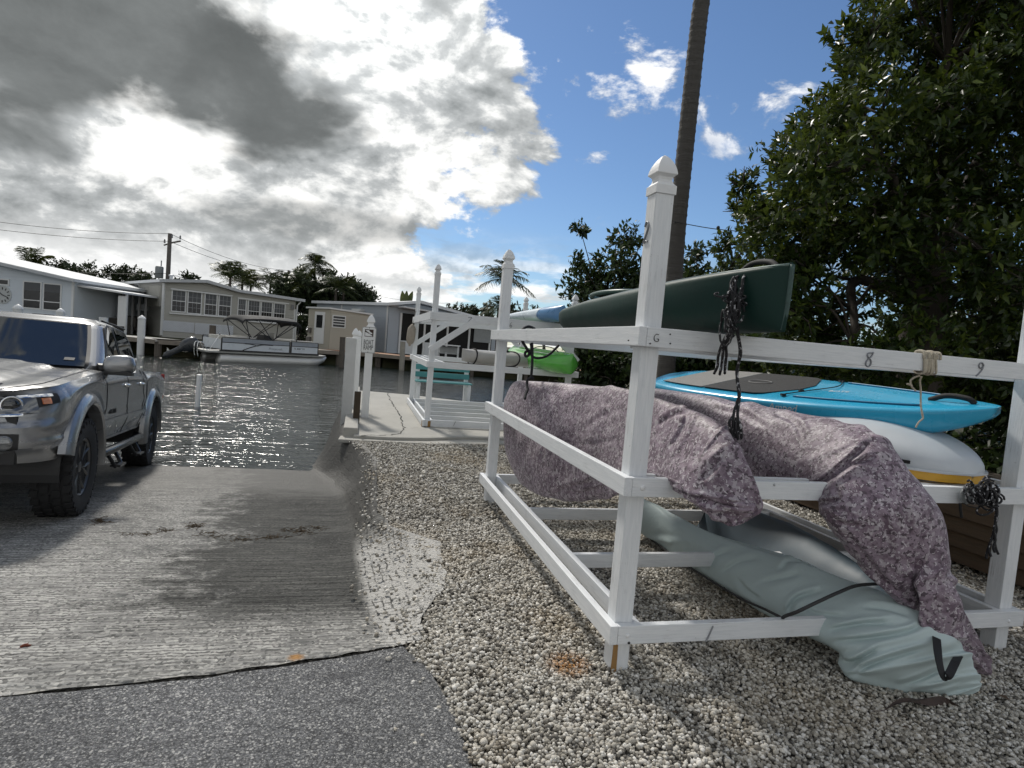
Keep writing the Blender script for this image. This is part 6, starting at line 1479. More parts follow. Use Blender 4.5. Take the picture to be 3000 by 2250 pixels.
# ---- carport between the houses
def carport():
    F = Fac(ony(216, 900, 35.2), 0.0); root = thing('carport', F.pt(2, Z_FAR), 'open dark carport with a sloping white edged roof beside the white house', 'carport')
    a, b_ = F.px(*c1(895, 545)), F.px(*c1(1535, 650)); c_, d = F.px(*c1(895, 575)), F.px(*c1(1535, 672))
    b = MB(); b.prism([F.pt(.02, c_[1], .3), F.pt(d[0], d[1], .3), F.pt(b_[0], b_[1], .3), F.pt(.02, a[1], .3)], F.n * -6.5); b.build('roof', FM['roof'], root)
    b = MB(); b.prism([F.pt(.02, c_[1] + .02, .32), F.pt(d[0], d[1] + .02, .32), F.pt(d[0], d[1] + .09, .32), F.pt(.02, c_[1] + .10, .32)], F.n * .03); b.build('fascia_board', FM['trim'], root)
    b = MB(); b.prism([F.pt(.1, Z_FAR, -6), F.pt(d[0] - .1, Z_FAR, -6), F.pt(d[0] - .1, d[1], -6), F.pt(.1, c_[1], -6)], F.n * -.1); b.build('back_wall', FM['dark'], root)  # back wall painted near black for the shade inside the carport
    for k in np.linspace(.30, .97, 6):
        x = lerp(0, d[0], k); z = lerp(c_[1], d[1], k); b = MB(); b.beam(F.pt(x, Z_FAR - .1, -.2 - 2.5 * (k < .9)), F.pt(x, z + .05, -.2 - 2.5 * (k < .9)), .10, .10, up=F.n); b.build('support_post', plain('dull_post', (.2, .2, .2), .7) if k < .9 else FM['trim'], root)
    x0, z1 = F.px(*c1(1438, 690)); x1, z0 = F.px(*c1(1525, 1065)); F.rect(x0, max(z0, Z_FAR - .05), x1, z1, -.05, .0, 'end_panel', FM['trim'], root)
    b = MB()
    for k in range(18): b.box(F.pt(random.uniform(.4, d[0] - .9), Z_FAR + random.uniform(.2, .9), random.uniform(-5, -2.5)), (random.uniform(.3, .9), .5, random.uniform(.3, .9)))
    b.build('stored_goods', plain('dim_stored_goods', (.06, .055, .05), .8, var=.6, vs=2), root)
carport()

# ---- beige house, corner towards the water
def beige_house():
    C0 = ony(477, 900, 38.0); F = Fac(C0, 45.0); S = Fac(C0, 45.0 - 90.0)      # S: left flank; its ex points towards the corner
    root = thing('beige_house', F.pt(4, Z_FAR), 'beige clapboard house with long rows of grid windows and a low gable', 'house')
    T_ = lambda x, y: F.px(*c2(x, y)); rl = [T_(125, 655), T_(560, 650), T_(905, 752), T_(1535, 845)]
    xr = rl[-1][0]; top = [(0, rl[0][1])] + [(x, z) for x, z in rl[1:]]
    F.siding(0, xr, Z_FAR - .1, [(x, z - .06) for x, z in top], FM['beige'], root, .2)
    # roof slab following the gable, running back along the flank
    outer = [(-.35, top[0][1] + .02)] + top[1:-1] + [(xr + .55, top[-1][1] - .02)]
    b = MB(); lo = [F.pt(x, z - .04, .35) for x, z in outer]; hi = [F.pt(x, z + .13, .35) for x, z in outer]; b.prism(lo + hi[::-1], F.n * -12.5); b.build('roof', FM['roof'], root)
    b = MB()
    for (xa, za), (xb, zb) in zip(outer[:-1], outer[1:]): b.beam(F.pt(xa, za + .04, .38), F.pt(xb, zb + .04, .38), .05, .19)
    b.build('fascia_board', FM['fascia'], root)
    S.siding(-12.2, 0, Z_FAR - .1, [(-12.2, top[0][1]), (0, top[0][1])], FM['beige'], root, .2, 'side_wall')
    b = MB(); b.prism([F.pt(xr, Z_FAR - .1, 0), F.pt(xr, Z_FAR - .1, -12), F.pt(xr, top[-1][1], -12), F.pt(xr, top[-1][1], 0)], F.ex * -.1); b.build('end_wall', FM['beige'], root)
    for x in (0.0, xr): b = MB(); b.box(F.pt(x, (Z_FAR + top[0][1]) / 2 - (.0 if x == 0 else .35), .0), (.13, .13, top[0][1] - Z_FAR - (.1 if x == 0 else .9))); b.build('corner_board', FM['trim'], root)
    xd, zd = T_(1548, 860); b = MB(); b.tube([F.pt(xr + .3, zd, .2), F.pt(xr + .1, zd - .3, .1), F.pt(xr + .08, Z_FAR, .1)], .05, 8); b.build('downpipe', FM['trim'], root)
    def win(xa, ya, xb, yb, cols=3, rows=4, bl=None, sp=.5):
        x0, z1 = T_(xa, ya); x1, z0 = T_(xb, yb); F.window(x0, z0, x1, z1, root, cols, rows, .06, sp, bl)
    for (xa, ya, xb, yb) in ((205, 738, 332, 970), (378, 755, 502, 992), (560, 778, 668, 1008), (712, 795, 822, 1020)): win(xa, ya, xb, yb, bl=.5)
    for (xa, ya, xb, yb) in ((918, 835, 982, 1065), (1028, 850, 1130, 1080), (1168, 865, 1265, 1085), (1305, 882, 1402, 1095)): win(xa, ya, xb, yb, 4, 4, .45)
    for g in ((180, 722, 845, 800, 165, 985, 835, 1032), (905, 822, 1455, 885, 905, 1060, 1440, 1110)):
        b = MB(); p, q = T_(g[0], g[1]), T_(g[2], g[3]); b.beam(F.pt(p[0], p[1], .09), F.pt(q[0], q[1], .09), .12, .08); p, q = T_(g[4], g[5]), T_(g[6], g[7]); b.beam(F.pt(p[0], p[1], .09), F.pt(q[0], q[1], .09), .14, .08); b.build('window_surround', FM['trim'], root)
    for k in range(2):       # lattice skirt panels
        x0, z1 = T_(100 + k * 345, 1062 + 28 * k); x1, z0 = T_(432 + k * 420, 1200 + 40 * k); z0 = max(z0, Z_FAR)
        b = MB(); b.prism([F.pt(x0, z0, .05), F.pt(x1, z0, .05), F.pt(x1, z1, .05), F.pt(x0, z1, .05)], F.n * .01); pn = b.build('lattice_panel', FM['lattice'], root)
        b = MB(); w, h = x1 - x0, z1 - z0
        for sgn in (1, -1):
            for q in np.arange(-h, w, .16):
                xa, xb = max(0, q), min(w, q + h)
                if xb - xa > .05:
                    za, zb = (xa - q, xb - q) if sgn > 0 else (h - (xa - q), h - (xb - q)); b.beam(F.pt(x0 + xa, z0 + za, .07 + .01 * sgn), F.pt(x0 + xb, z0 + zb, .07 + .01 * sgn), .035, .01, up=F.n)
        b.build('lattice_strip', plain('white_lattice', (.62, .64, .67), .6), pn)
    Ts = lambda x, y: S.px(*c1(x, y))
    x0, z1 = Ts(1645, 560); x1, z0 = Ts(1690, 705); S.window(x0, z0, x1, z1, root, 2, 4, .05)
    x0, z1 = Ts(1728, 600); x1, z0 = Ts(1752, 680); S.window(x0, z0, x1, z1, root, 1, 1, .03, 0)
    x0, z1 = Ts(1835, 575); x1, z0 = Ts(1970, 822); sh = S.rect(x0, z0, x1, z1, .05, .14, 'shutter_panel', FM['beige'], root)
    b = MB()
    for k in range(9): x = lerp(x0, x1, (k + .5) / 9); b.beam(S.pt(x, z0, .145), S.pt(x, z1, .145), .02, .02)
    b.build('shutter_rib', plain('beige_rib', (.33, .32, .27), .6), sh)
    x0, z1 = Ts(1790, 965); x1, z0 = Ts(1960, 1120); S.rect(x0, Z_FAR, x1, z1, .03, .06, 'skirt_panel', FM['beige'], root)
    x, z = T_(1493, 920); b = MB(); b.box(F.pt(x, z, .1), (.18, .18, .34)); b.build('wall_lantern', plain('grey_lantern', (.2, .2, .2), .5), root, bevel=.02)
    for x, dd in ((1.2, -3), (3.4, -5), (5.2, -2.5)):       # roof vents
        z = float(np.interp(x, [q[0] for q in top], [q[1] for q in top])); b = MB(); b.lathe([(.10, 0), (.10, .35), (.16, .36), (.16, .44), (.02, .5)], c=F.pt(x, z + .1, dd), n=10); b.build('roof_vent', FM['fascia'], root, smooth=True, sharp=40)
    b = MB(); b.box(S.pt(-3.2, 2.0, .25), (.7, .7, .45)); b.build('window_air_conditioner', FM['fascia'], root, bevel=.03)
beige_house()

# ---- tan shed
def shed():
    C0 = ony(*c3(497, 700), 39.0); A = Fac(C0, -32.0); B = Fac(C0, 28.0)   # A: door face to the left of the corner, B: window face to the right
    root = thing('garden_shed', A.pt(-1, Z_FAR), 'small tan clapboard shed with a white door and louvred window', 'shed')
    Ta = lambda x, y: A.px(*c3(x, y)); Tb = lambda x, y: B.px(*c3(x, y))
    xl = Ta(232, 640)[0]; ta = [(xl, Ta(240, 640)[1]), (0, Ta(497, 648)[1])]; xr = Tb(985, 730)[0]; tb = [(0, ta[1][1]), (xr, Tb(985, 722)[1])]
    A.siding(xl, 0, Z_FAR - .05, ta, FM['tan'], root); B.siding(0, xr, Z_FAR - .05, tb, FM['tan'], root)
    b = MB(); p = [A.pt(xl - .15, ta[0][1] + .02, .15), A.pt(0, ta[1][1] + .02, .18), B.pt(xr + .1, tb[1][1] + .02, .15), B.pt(xr, tb[1][1] + .02, -2.6), A.pt(xl, ta[0][1] + .02, -3.4)]; b.prism(p, (0, 0, .10)); b.build('roof', FM['trim'], root)
    b = MB(); q = [A.pt(xl + .02, Z_FAR - .05, -.05), A.pt(xl + .02, ta[0][1], -.05), A.pt(xl + .02, ta[0][1], -3.2), A.pt(xl + .02, Z_FAR - .05, -3.2)]; b.prism(q, A.ex * .08); b.build('side_wall', FM['tan'], root)
    x0, z1 = Ta(312, 675); x1, z0 = Ta(408, 1070); z0 = max(z0, Z_FAR); d = A.rect(x0, z0, x1, z1, .02, .06, 'door', FM['trim'], root)
    w = x1 - x0; A.rect(x0 + w * .2, lerp(z0, z1, .50), x1 - w * .2, lerp(z0, z1, .90), .062, .07, 'pane', FM['glass'], d); A.rect(x0 + w * .04, lerp(z0, z1, .44), x0 + w * .12, lerp(z0, z1, .46), .06, .12, 'handle', MAT['bolt'], d)
    x0, z1 = Tb(525, 728); x1, z0 = Tb(658, 868); wn = B.window(x0, z0, x1, z1, root, 1, 1, .06, 0)
    b = MB()
    for k in range(1, 4): z = lerp(z0, z1, k / 4); b.beam(B.pt(x0, z, .05), B.pt(x1, z, .05), .05, .05)
    b.build('louvre', FM['trim'], wn)
    x, z = Ta(250, 900); b = MB(); b.box(A.pt(x, z, .1), (.2, .2, .34)); b.box(A.pt(x - .02, z - .85, .12), (.28, .25, .8)); b.build('meter_box', plain('dark_meter', (.12, .11, .10), .6), root, bevel=.02)
shed()

# ---- blue grey house with a porch
def grey_house():
    C0 = ony(*c3(1195, 800), 43.0); S = Fac(C0, -40.0); F = Fac(C0, 35.0)
    root = thing('grey_house', S.pt(-4, Z_FAR), 'blue grey clapboard house with a white roof edge and porch openings painted dark', 'house')
    Ts = lambda x, y: S.px(*c3(x, y)); Tf = lambda x, y: F.px(*c3(x, y))
    xl = Ts(330, 560)[0]; zt = Ts(1190, 605)[1]
    S.siding(xl, 0, Z_FAR, [(xl, zt), (0, zt)], FM['grey'], root)
    b = MB(); b.prism([S.pt(xl - .3, zt, .35), S.pt(.2, zt, .35), S.pt(.2, zt + .2, .35), S.pt(xl - .3, zt + .2, .35)], -S.n * 5.5); b.build('roof', FM['roof'], root)
    rf = [(-.3, zt + .0), (Tf(1560, 590)[0], Tf(1560, 575)[1]), (9.5, zt - .6)]
    F.siding(0, 9.2, Z_FAR, [(x, z - .05) for x, z in rf], FM['grey'], root)
    b = MB(); b.prism([F.pt(x, z, .5) for x, z in rf] + [F.pt(x, z + .2, .5) for x, z in rf[::-1]], -F.n * 8); b.build('roof', FM['roof'], root)
    for x in (xl * .62, -.15): b = MB(); b.beam(S.pt(x, Z_FAR, .04), S.pt(x, zt, .04), .12, .06, up=S.n); b.build('corner_board', FM['trim'], root)
    x0, z1 = Tf(1345, 690); F.rect(x0, Z_FAR, 8.8, z1, .03, .06, 'porch_shade', FM['dark'], root)  # flat near-black sheet painted in for the shade in the porch openings
    zs = Tf(1345, 1025)[1]
    for k in range(5):
        x = lerp(x0, 8.6, k / 4); b = MB(); b.beam(F.pt(x, Z_FAR, .10), F.pt(x, z1, .10), .14, .10, up=F.n); b.build('porch_post', FM['trim'], root)
        if k < 2: F.rect(x + .1, Z_FAR, x + 1.3, zs, .08, .12, 'porch_panel', FM['roof'], root)
    b = MB(); b.prism([F.pt(x0 - .3, z1 + .35, .1), F.pt(8.9, z1 - .1, .1), F.pt(8.9, z1, .1), F.pt(x0 - .3, z1 + .45, .1)], F.n * 1.0); b.build('porch_roof', FM['roof'], root)
    x0, z1 = Ts(1055, 1015); S.rect(x0, Z_FAR, -.1, z1, .03, .06, 'skirt_panel', FM['lattice'], root)
    x0, z1 = F.px(*c5(1450, 375)); x1, z0 = F.px(*c5(1600, 515)); F.rect(x0, z0, x1, z1, .14, .17, 'roller_blind', plain('grey_roller_blind', (.30, .32, .33), .7), root)
    x0, z1 = Ts(800, 645); x1, z0 = Ts(905, 662); S.rect(x0, z0 - .1, x1, z1, .0, .4, 'window_hood', FM['trim'], root)
grey_house()

# ---- white work table on the porch side dock
def work_table():
    p = onz(*c5(1200, 690), Z_FAR + .03); k = p[1] / F_PX; root = thing('work_table', p, 'white fish cleaning table standing on the brown dock', 'table')
    w, h = 195 / 3.318 * k, .92
    b = MB(); b.box(p + AZ * h, (w * 1.1, .6, .06)); b.build('table_top', FM['trim'], root); b = MB(); b.box(p + AZ * .45, (w, .55, .05)); b.box(p + AZ * .66 + np.array([0, .2, 0]), (w * .9, .03, .35)); b.build('shelf', plain('grey_shelf', (.35, .36, .36), .6), root)
    for sx in (-1, 1):
        for sy in (-1, 1): b = MB(); b.beam(p + np.array([sx * w * .48, sy * .25, 0]), p + np.array([sx * w * .48, sy * .25, h]), .05, .05, up=AU); b.build('leg', FM['trim'], root)
work_table()

# ---- mooring piles and posts
def pile(x, yb, yt, z, r, mat, label, cap=False, name='mooring_pile', fz=None, group=None):
    p = onz(x, yb, z); q = ony(x + (yb - yt) * .035, yt, p[1]); p0 = p * [1, 1, 0] + AZ * (Z_WATER - 1.0 if z < 0 else z - .05)
    b = MB(); b.tube([p0, q], r, 12)
    if cap: b.lathe([(r * 1.08, 0), (r * 1.08, .05), (r * .6, .14), (.01, .20)], c=q, n=12)
    o = b.build(name, mat, smooth=True, sharp=40); tag(o, label, 'post', group)
WP = plain('white_pile_sleeve', (.70, .71, .71), .5, var=.12, vs=3)
pile(412, 1035, 935, -.45, .17, WP, 'white capped mooring pile in the water before the lounge chair', True)
pile(301, 1000, 930, .28, .16, WP, 'white round topped post beside the dark carport', False)
pile(50, 985, 906, .28, .16, WP, 'white capped post below the wall clock of the white house', True)
pile(175, 985, 916, .28, .16, WP, 'white capped post under the right window of the white house', True)
pile(450 + 292 / 3.687, 650 + 1345 / 3.687, 650 + 1080 / 3.687, -.45, .16, WP, 'white mooring pile standing behind the outboard motor', False)
pile(450 + 309 / 3.687, 650 + 1230 / 3.687, 650 + 1035 / 3.687, .28, .10, FM['pile'], 'dark timber stake just behind the white pile at the boat stern', False)
pile(450 + 630 / 3.687, 650 + 1400 / 3.687, 650 + 1118 / 3.687, -.2, .17, FM['pile'], 'thick dark timber pile at the stern corner of the pontoon boat', False)
pile(450 + 998 / 3.687, 650 + 1250 / 3.687, 650 + 1150 / 3.687, .28, .17, FM['pile'], 'short dark timber pile seen through the boat canopy frame', False)
pile(450 + 1330 / 3.687, 650 + 1270 / 3.687, 650 + 1180 / 3.687, .28, .17, FM['pile'], 'short dark timber pile behind the boat seat back', False)
pile(850 + 625 / 4.147, 750 + 1350 / 4.147, 750 + 985 / 4.147, -.5, .15, FM['pile'], 'bare grey timber pile in the canal left of the finial posts', False)
pile(850 + 1358 / 4.147, 750 + 1385 / 4.147, 750 + 1040 / 4.147, -.5, .16, plain('two_tone_pile', (.30, .28, .24), .8, var=.6, vs=1.5), 'pale lower timber pile in the canal beyond the boat ramp sign', False)

# ---- chairs on the dock
def lounge(px, py, label, ang):
    p = onz(px, py, Z_FAR + .03); root = thing('lounge_chair', p, label, 'chair'); c, s = math.cos(ang), math.sin(ang); X = np.array([c, s, 0]); Y = np.array([-s, c, 0]); w = plain('white_lounge_plastic', (.62, .64, .64), .5)
    b = MB(); b.beam(p - X * .9 + AZ * .38, p + X * .25 + AZ * .36, .62, .05); b.build('seat', w, root); b = MB(); b.beam(p + X * .25 + AZ * .36, p + X * .85 + AZ * .85, .62, .05); b.build('backrest', w, root)
    for x in (-.75, .3):
        for y in (-.28, .28): b = MB(); b.tube([p + X * x + Y * y + AZ * .36, p + X * (x + .08) + Y * y], .025, 6); b.build('leg', w, root)
lounge(395, 965, 'white lounge chair on the grey dock before the beige house', .25)
def dock_chair(px, py, label, ang, col):
    p = onz(px, py, Z_FAR + .03); root = thing('dock_chair', p, label, 'chair'); c, s = math.cos(ang), math.sin(ang); X = np.array([c, s, 0]); Y = np.array([-s, c, 0]); w = plain('chair_fabric', col, .6)
    b = MB(); b.beam(p - X * .25 + AZ * .45, p + X * .25 + AZ * .42, .52, .04); b.build('seat', w, root); b = MB(); b.beam(p + X * .25 + AZ * .42, p + X * .42 + AZ * 1.05, .52, .04); b.build('backrest', w, root)
    for x in (-.22, .24):
        for y in (-.25, .25): b = MB(); b.tube([p + X * x + Y * y + AZ * .45, p + X * x * 1.2 + Y * y], .02, 6); b.build('leg', FM['trim'], root)
    for y in (-.27, .27): b = MB(); b.tube([p - X * .25 + Y * y + AZ * .45, p - X * .2 + Y * y + AZ * .65, p + X * .3 + Y * y + AZ * .65], .018, 6); b.build('armrest', FM['trim'], root)
dock_chair(845, 996, 'pale sling chair on the dock behind the front of the pontoon boat', .4, (.5, .5, .46))
dock_chair(740, 990, 'white dock chair half hidden behind the boat canopy frame', -2.6, (.55, .56, .56))

# ---- leaning dark trailer frame beside the lounge chair
b = MB(); p = onz(450, 975, Z_FAR + .02)
for a, c in (((-.9, 0, .1), (.0, 0, .85)), ((-.7, .3, .1), (.15, .3, .85)), ((0, 0, .85), (.12, .3, .85)), ((.05, .1, 0), (.05, .1, .85))): b.tube([p + np.array(a), p + np.array(c)], .05, 6)
tag(b.build('dolly_frame', MAT['black']), 'dark leaning dolly frame at the corner of the beige house', 'dolly')

# ---- pontoon boat
def pontoon_boat():
    P0 = onz(450 + 640 / 3.687, 650 + 1512 / 3.687, Z_WATER); P0 = P0; P1 = ony(950, 1078, P0[1] + 4.6); d = P1 - P0; d[2] = 0; ex = nrm(d); L = 6.9; ang = math.atan2(ex[1], ex[0]); ey = np.array([-ex[1], ex[0], 0])
    st = P0 - ex * .55
    M = Matrix([[ex[0], ey[0], 0, st[0]], [ex[1], ey[1], 0, st[1]], [0, 0, 1, Z_WATER], [0, 0, 0, 1]]); MN = np.array(M)
    root = thing('pontoon_boat', st, 'white pontoon boat with a black canopy moored at the far dock', 'boat', Mw=M)
    def T(p): return np.asarray(p, float) @ MN[:3, :3].T + MN[:3, 3]
    def mk(b, n, m, par=None, **k): b.v = [T(v) for v in b.v]; return b.build(n, m, par or root, **k)
    Wd = 2.5; blk = plain('black_boat_trim', (.012, .012, .014), .4); wht = plain('white_boat_panel', (.62, .66, .70), .3, var=.05); gry = plain('grey_boat_panel', (.30, .33, .37), .35); tub = plain('pontoon_aluminium', (.58, .58, .56), .4, .35, var=.15, vs=1.5); vin = plain('cream_boat_vinyl', (.55, .54, .50), .6); can = plain('black_canvas', (.018, .019, .021), .8, bump=.3, bs=6)
    for y in (.30, Wd - .30):
        b = MB(); xs = [.9, 1.0, 5.7, 6.3, 6.75, 6.95]; b.tube([(x, y, z) for x, z in zip(xs, (.16, .14, .14, .20, .34, .46))], [.27, .29, .29, .26, .14, .03], 20); mk(b, 'pontoon', tub, smooth=True)
    b = MB(); b.prism([(.2, .05, .46), (6.55, .05, .46), (6.95, .35, .46), (6.95, Wd - .35, .46), (6.55, Wd - .05, .46), (.2, Wd - .05, .46)], (0, 0, .10)); mk(b, 'deck', plain('grey_deck_edge', (.42, .42, .40), .5), bevel=.02)
    b = MB(); b.beam((.85, .03, .585), (6.3, .03, .585), .05, .06); b.beam((.85, Wd - .03, .585), (6.3, Wd - .03, .585), .05, .06); mk(b, 'deck_trim', blk)
    z0, z1, zm = .62, 1.22, 1.00
    for y, nm in ((.06, 0), (Wd - .06, 1)):
        for x0, x1 in ((.95, 4.55), (4.65, 6.25)):
            b = MB(); b.box(((x0 + x1) / 2, y, (z0 + zm) / 2), (x1 - x0, .04, zm - z0)); pn = mk(b, 'fence_panel', wht)
            b = MB(); b.box(((x0 + x1) / 2, y, (zm + z1) / 2), (x1 - x0, .035, z1 - zm)); mk(b, 'fence_band', gry, pn)
            b = MB(); e = .03
            for (a, c) in (((x0, y, z1 + .03), (x1, y, z1 + .03)), ((x0, y, zm), (x1, y, zm)), ((x0, y, z0), (x1, y, z0)), ((x0, y, z0), (x0, y, z1)), ((x1, y, z0), (x1, y, z1))): b.beam(a, c, .055, .045 if a[2] != c[2] else .035)
            if x0 < 2:
                sg = -1 if nm == 0 else 1
                b.tube(catmull([(2.0, y + sg * .025, .64), (2.5, y + sg * .025, .84), (3.0, y + sg * .025, .97), (3.6, y + sg * .025, .985)], 20), .025, 6); b.tube(catmull([(2.1, y + sg * .025, .985), (2.45, y + sg * .025, .97), (2.8, y + sg * .025, .90)], 12), .02, 6)
            for x in (1.85, 3.3, 5.55):
                if x0 < x < x1: b.beam((x, y, zm), (x, y, z1), .045, .02)
            if x0 > 4: b.beam((5.55, y, z0), (5.55, y, zm), .045, .02)
            mk(b, 'fence_rail', blk, pn)
    b = MB(); b.box((6.25, Wd / 2, .92), (.04, Wd - .2, .62)); mk(b, 'end_panel', wht); b = MB(); b.box((.97, Wd / 2, .90), (.04, Wd - .2, .5)); mk(b, 'end_panel', wht)
    xa = MN[:3, 0]
    for tx, x, z, s in (('FL 8887 TG', 5.12, .865, .13), ('Princecraft', 3.75, .79, .17)):
        glyph(root, tx, T((x, .035, z)), xa, AZ, s, .002, blk if s < .15 else plain('grey_script', (.22, .24, .27), .5), 'lettering', shear=.2)
    for (x0, x1, y0, y1) in ((1.2, 2.7, .2, .75), (4.7, 6.0, .2, .75), (4.7, 6.0, Wd - .75, Wd - .2), (1.2, 3.2, Wd - .75, Wd - .2)):
        b = MB(); b.box(((x0 + x1) / 2, (y0 + y1) / 2, .80), (x1 - x0, y1 - y0, .36)); yb = y0 if y0 < 1 else y1; b.box(((x0 + x1) / 2, yb, 1.12), (x1 - x0, .14, .40)); mk(b, 'bench_seat', vin, bevel=.03)
    b = MB(); b.prism([(3.35, .9, .56), (4.0, .9, .56), (3.85, .9, 1.45), (3.5, .9, 1.5)], (0, .75, 0)); mk(b, 'console', blk, bevel=.04)
    b = MB(); b.box((4.15, 1.25, 1.25), (.12, .55, .75), None); b.box((4.35, 1.25, .95), (.5, .55, .16)); mk(b, 'helm_seat', vin, bevel=.03)
    # canopy: tight canvas on four bows
    R = []
    for x, zz in ((1.95, 2.28), (2.05, 2.42), (2.9, 2.50), (3.8, 2.52), (4.9, 2.50), (5.15, 2.36), (5.2, 2.22)):
        R.append([(x, y, zz - .16 * abs(y / Wd * 2 - 1) ** 2.5 * 1.2 - (.10 if abs(y / Wd * 2 - 1) > .97 else 0)) for y in np.linspace(.05, Wd - .05, 17)])
    R = np.array(R); b = MB(); b.grid(R); b.grid((R - [0, 0, .05])[::-1]); b.grid(np.array([R[0], R[0] - [0, 0, .12]])); b.grid(np.array([R[-1], R[-1] - [0, 0, .12]])); b.grid(np.array([R[:, 0], R[:, 0] - [0, 0, .10]])); b.grid(np.array([R[:, -1], R[:, -1] - [0, 0, .10]])); mk(b, 'canopy', can, smooth=True, sharp=50)
    for y in (.08, Wd - .08):
        b = MB()
        for a, c in (((3.55, y, 1.25), (2.05, y, 2.24)), ((3.55, y, 1.25), (2.75, y, 2.3)), ((3.6, y, 1.25), (5.05, y, 2.24)), ((3.6, y, 1.25), (4.75, y, 2.28)), ((2.35, y, 1.25), (2.1, y, 2.24)), ((4.95, y, 1.25), (5.05, y, 2.24))): b.tube([a, c], .022, 6)
        mk(b, 'canopy_frame', blk)
    # outboard, tilted up
    mtr = plain('dark_outboard_cowl', (.03, .034, .04), .3, coat=.3); c = np.array([.1, Wd / 2 - .2, .0]); b = MB(); ax = nrm([-.78, 0, -.42]); up = nrm(np.cross(ax, [0, 1.0, 0])); R = []
    for u, w, h in ((0, .10, .10), (.08, .26, .30), (.3, .30, .36), (.6, .27, .33), (.78, .2, .22), (.85, .14, .15), (1.2, .11, .13), (1.45, .09, .16), (1.6, .07, .10), (1.7, .02, .03)):
        R.append([c + np.array([.1, 0, .95]) + ax * u * 1.05 + np.array([0, w * math.copysign(abs(math.cos(t)) ** .75, math.cos(t)), 0]) + up * h * math.copysign(abs(math.sin(t)) ** .75, math.sin(t)) for t in np.linspace(0, 2 * PI, 20, endpoint=False)])
    b.loft(R); om = mk(b, 'outboard_motor', mtr, smooth=True)
    b = MB(); e = c + np.array([.1, 0, .95]) + ax * 1.62
    for k in range(3): a = k * 2.1 + .4; b.prism([e, e + up * .17 * math.cos(a) + np.array([0, .17 * math.sin(a), 0]), e + up * .15 * math.cos(a + .7) + np.array([0, .15 * math.sin(a + .7), 0])], ax * .03)
    b.prism([e + up * .05, e + up * .05 - ax * .3, e - up * .32 - ax * .2], (0, .03, 0)); mk(b, 'propeller', MAT['chrome'], om)
    b = MB()
    for y in (.15, .55): b.tube(catmull([(.35, y, .5), (.1, y, .9), (-.12, y, .92), (-.15, y, .5), (-.1, y, .2)], 16), .02, 6)
    mk(b, 'boarding_ladder', MAT['chrome'], smooth=True)
    b = MB(); b.tube([(.5, .4, .56), (.95, .35, 1.35)], .018, 6); b.lathe([(.04, 0), (.05, .08), (.01, .12)], c=(.95, .35, 1.35), n=10); mk(b, 'stern_light', MAT['chrome'])
pontoon_boat()

# ---- utility poles and wires
PW = plain('weathered_utility_pole', (.10, .09, .08), .9, var=.3)
def upole(px, py, D, r, label, gear=False):
    t = ony(px, py, D); root = thing('utility_pole', t * [1, 1, 0] + AZ * 0, label, 'utility pole'); b = MB(); b.tube([t * [1, 1, 0], t], [r * 1.3, r], 10); b.build('pole', PW, root, smooth=True)
    b = MB(); b.beam(t + np.array([-.1, 0, -.9]), t + np.array([1.0, 0, -.6]), .12, .12); b.beam(t + np.array([-.5, 0, -1.1]), t + np.array([0, 0, -.9]), .1, .1); b.build('cross_arm', PW, root)
    for x, z in ((.95, -.25), (.2, -.2), (-.45, -.7)): b = MB(); b.lathe([(.05, 0), (.09, .08), (.06, .16), (.08, .24), (.03, .36)], c=t + np.array([x, 0, z - .2]), n=8); b.build('insulator', plain('grey_insulator', (.2, .2, .2), .4), root)
    if gear:
        b = MB(); b.lathe([(.30, 0), (.34, .06), (.34, .95), (.30, 1.05), (.1, 1.1)], c=t + np.array([-.75, -.1, -4.1]), n=16); b.tube([t + np.array([-.6, -.1, -3.0]), t + np.array([-.6, -.1, -2.5])], .05, 6); tf = b.build('transformer', plain('grey_transformer', (.22, .24, .25), .5), root, smooth=True, sharp=40)
        b = MB()
        for k in range(3): b.tube(catmull([t + np.array([-.8, -.1, -4.2]), t + np.array([-1.2 + .2 * k, -.1, -4.9]), t + np.array([-.7, 0, -5.6 - .2 * k]), t + np.array([-.1, 0, -5.2])], 14), .018, 5)
        b.build('drop_wire', MAT['black'], tf)
    return t
t1 = upole(498, 684, 55, .17, 'tall timber utility pole with a grey transformer behind the beige house', True)
t2 = upole(846, 792, 80, .16, 'timber utility pole standing among the palms')
t3 = upole(1019, 797, 100, .10, 'thin distant utility pole above the blue grey house roof')
t4 = upole(1316, 888, 120, .17, 'distant utility pole beyond the pier rack')
t0 = ony(-520, 560, 40)
def wire(a, c, sag, label, r=.022):
    P = np.array([lerp(a, c, k) - AZ * sag * 4 * k * (1 - k) for k in np.linspace(0, 1, 25)]); b = MB(); b.tube(P, r, 5); tag(b.build('overhead_wire', MAT['black'], smooth=True), label, 'wire', 'overhead wires')
WL = {0: ['uppermost overhead line running left from the transformer pole top', 'second overhead line running left just under the pole top', 'overhead line leaving the pole at transformer height to the left', 'overhead line leaving the pole just below the transformer to the left', 'lowest overhead line running left above the carport trees'],
    1: ['uppermost overhead line from the transformer pole to the palms', 'second overhead line from the transformer pole to the palms', 'overhead line at transformer height running to the palms', 'overhead line below the transformer running to the palms', 'lowest overhead line crossing above the beige roof to the palms'],
    2: ['upper overhead line beyond the blue grey house', 'middle overhead line beyond the blue grey house', 'lower overhead line beyond the blue grey house']}
for i, (dz, sg) in enumerate(((0, 1.2), (-.7, 1.0), (-3.6, 1.0), (-5.0, 1.3), (-5.6, 1.2))):
    wire(t0 + AZ * dz, t1 + AZ * dz, sg * .6, WL[0][i], .020)
    wire(t1 + AZ * dz, t2 + AZ * dz * .8, sg * .6, WL[1][i], .022)
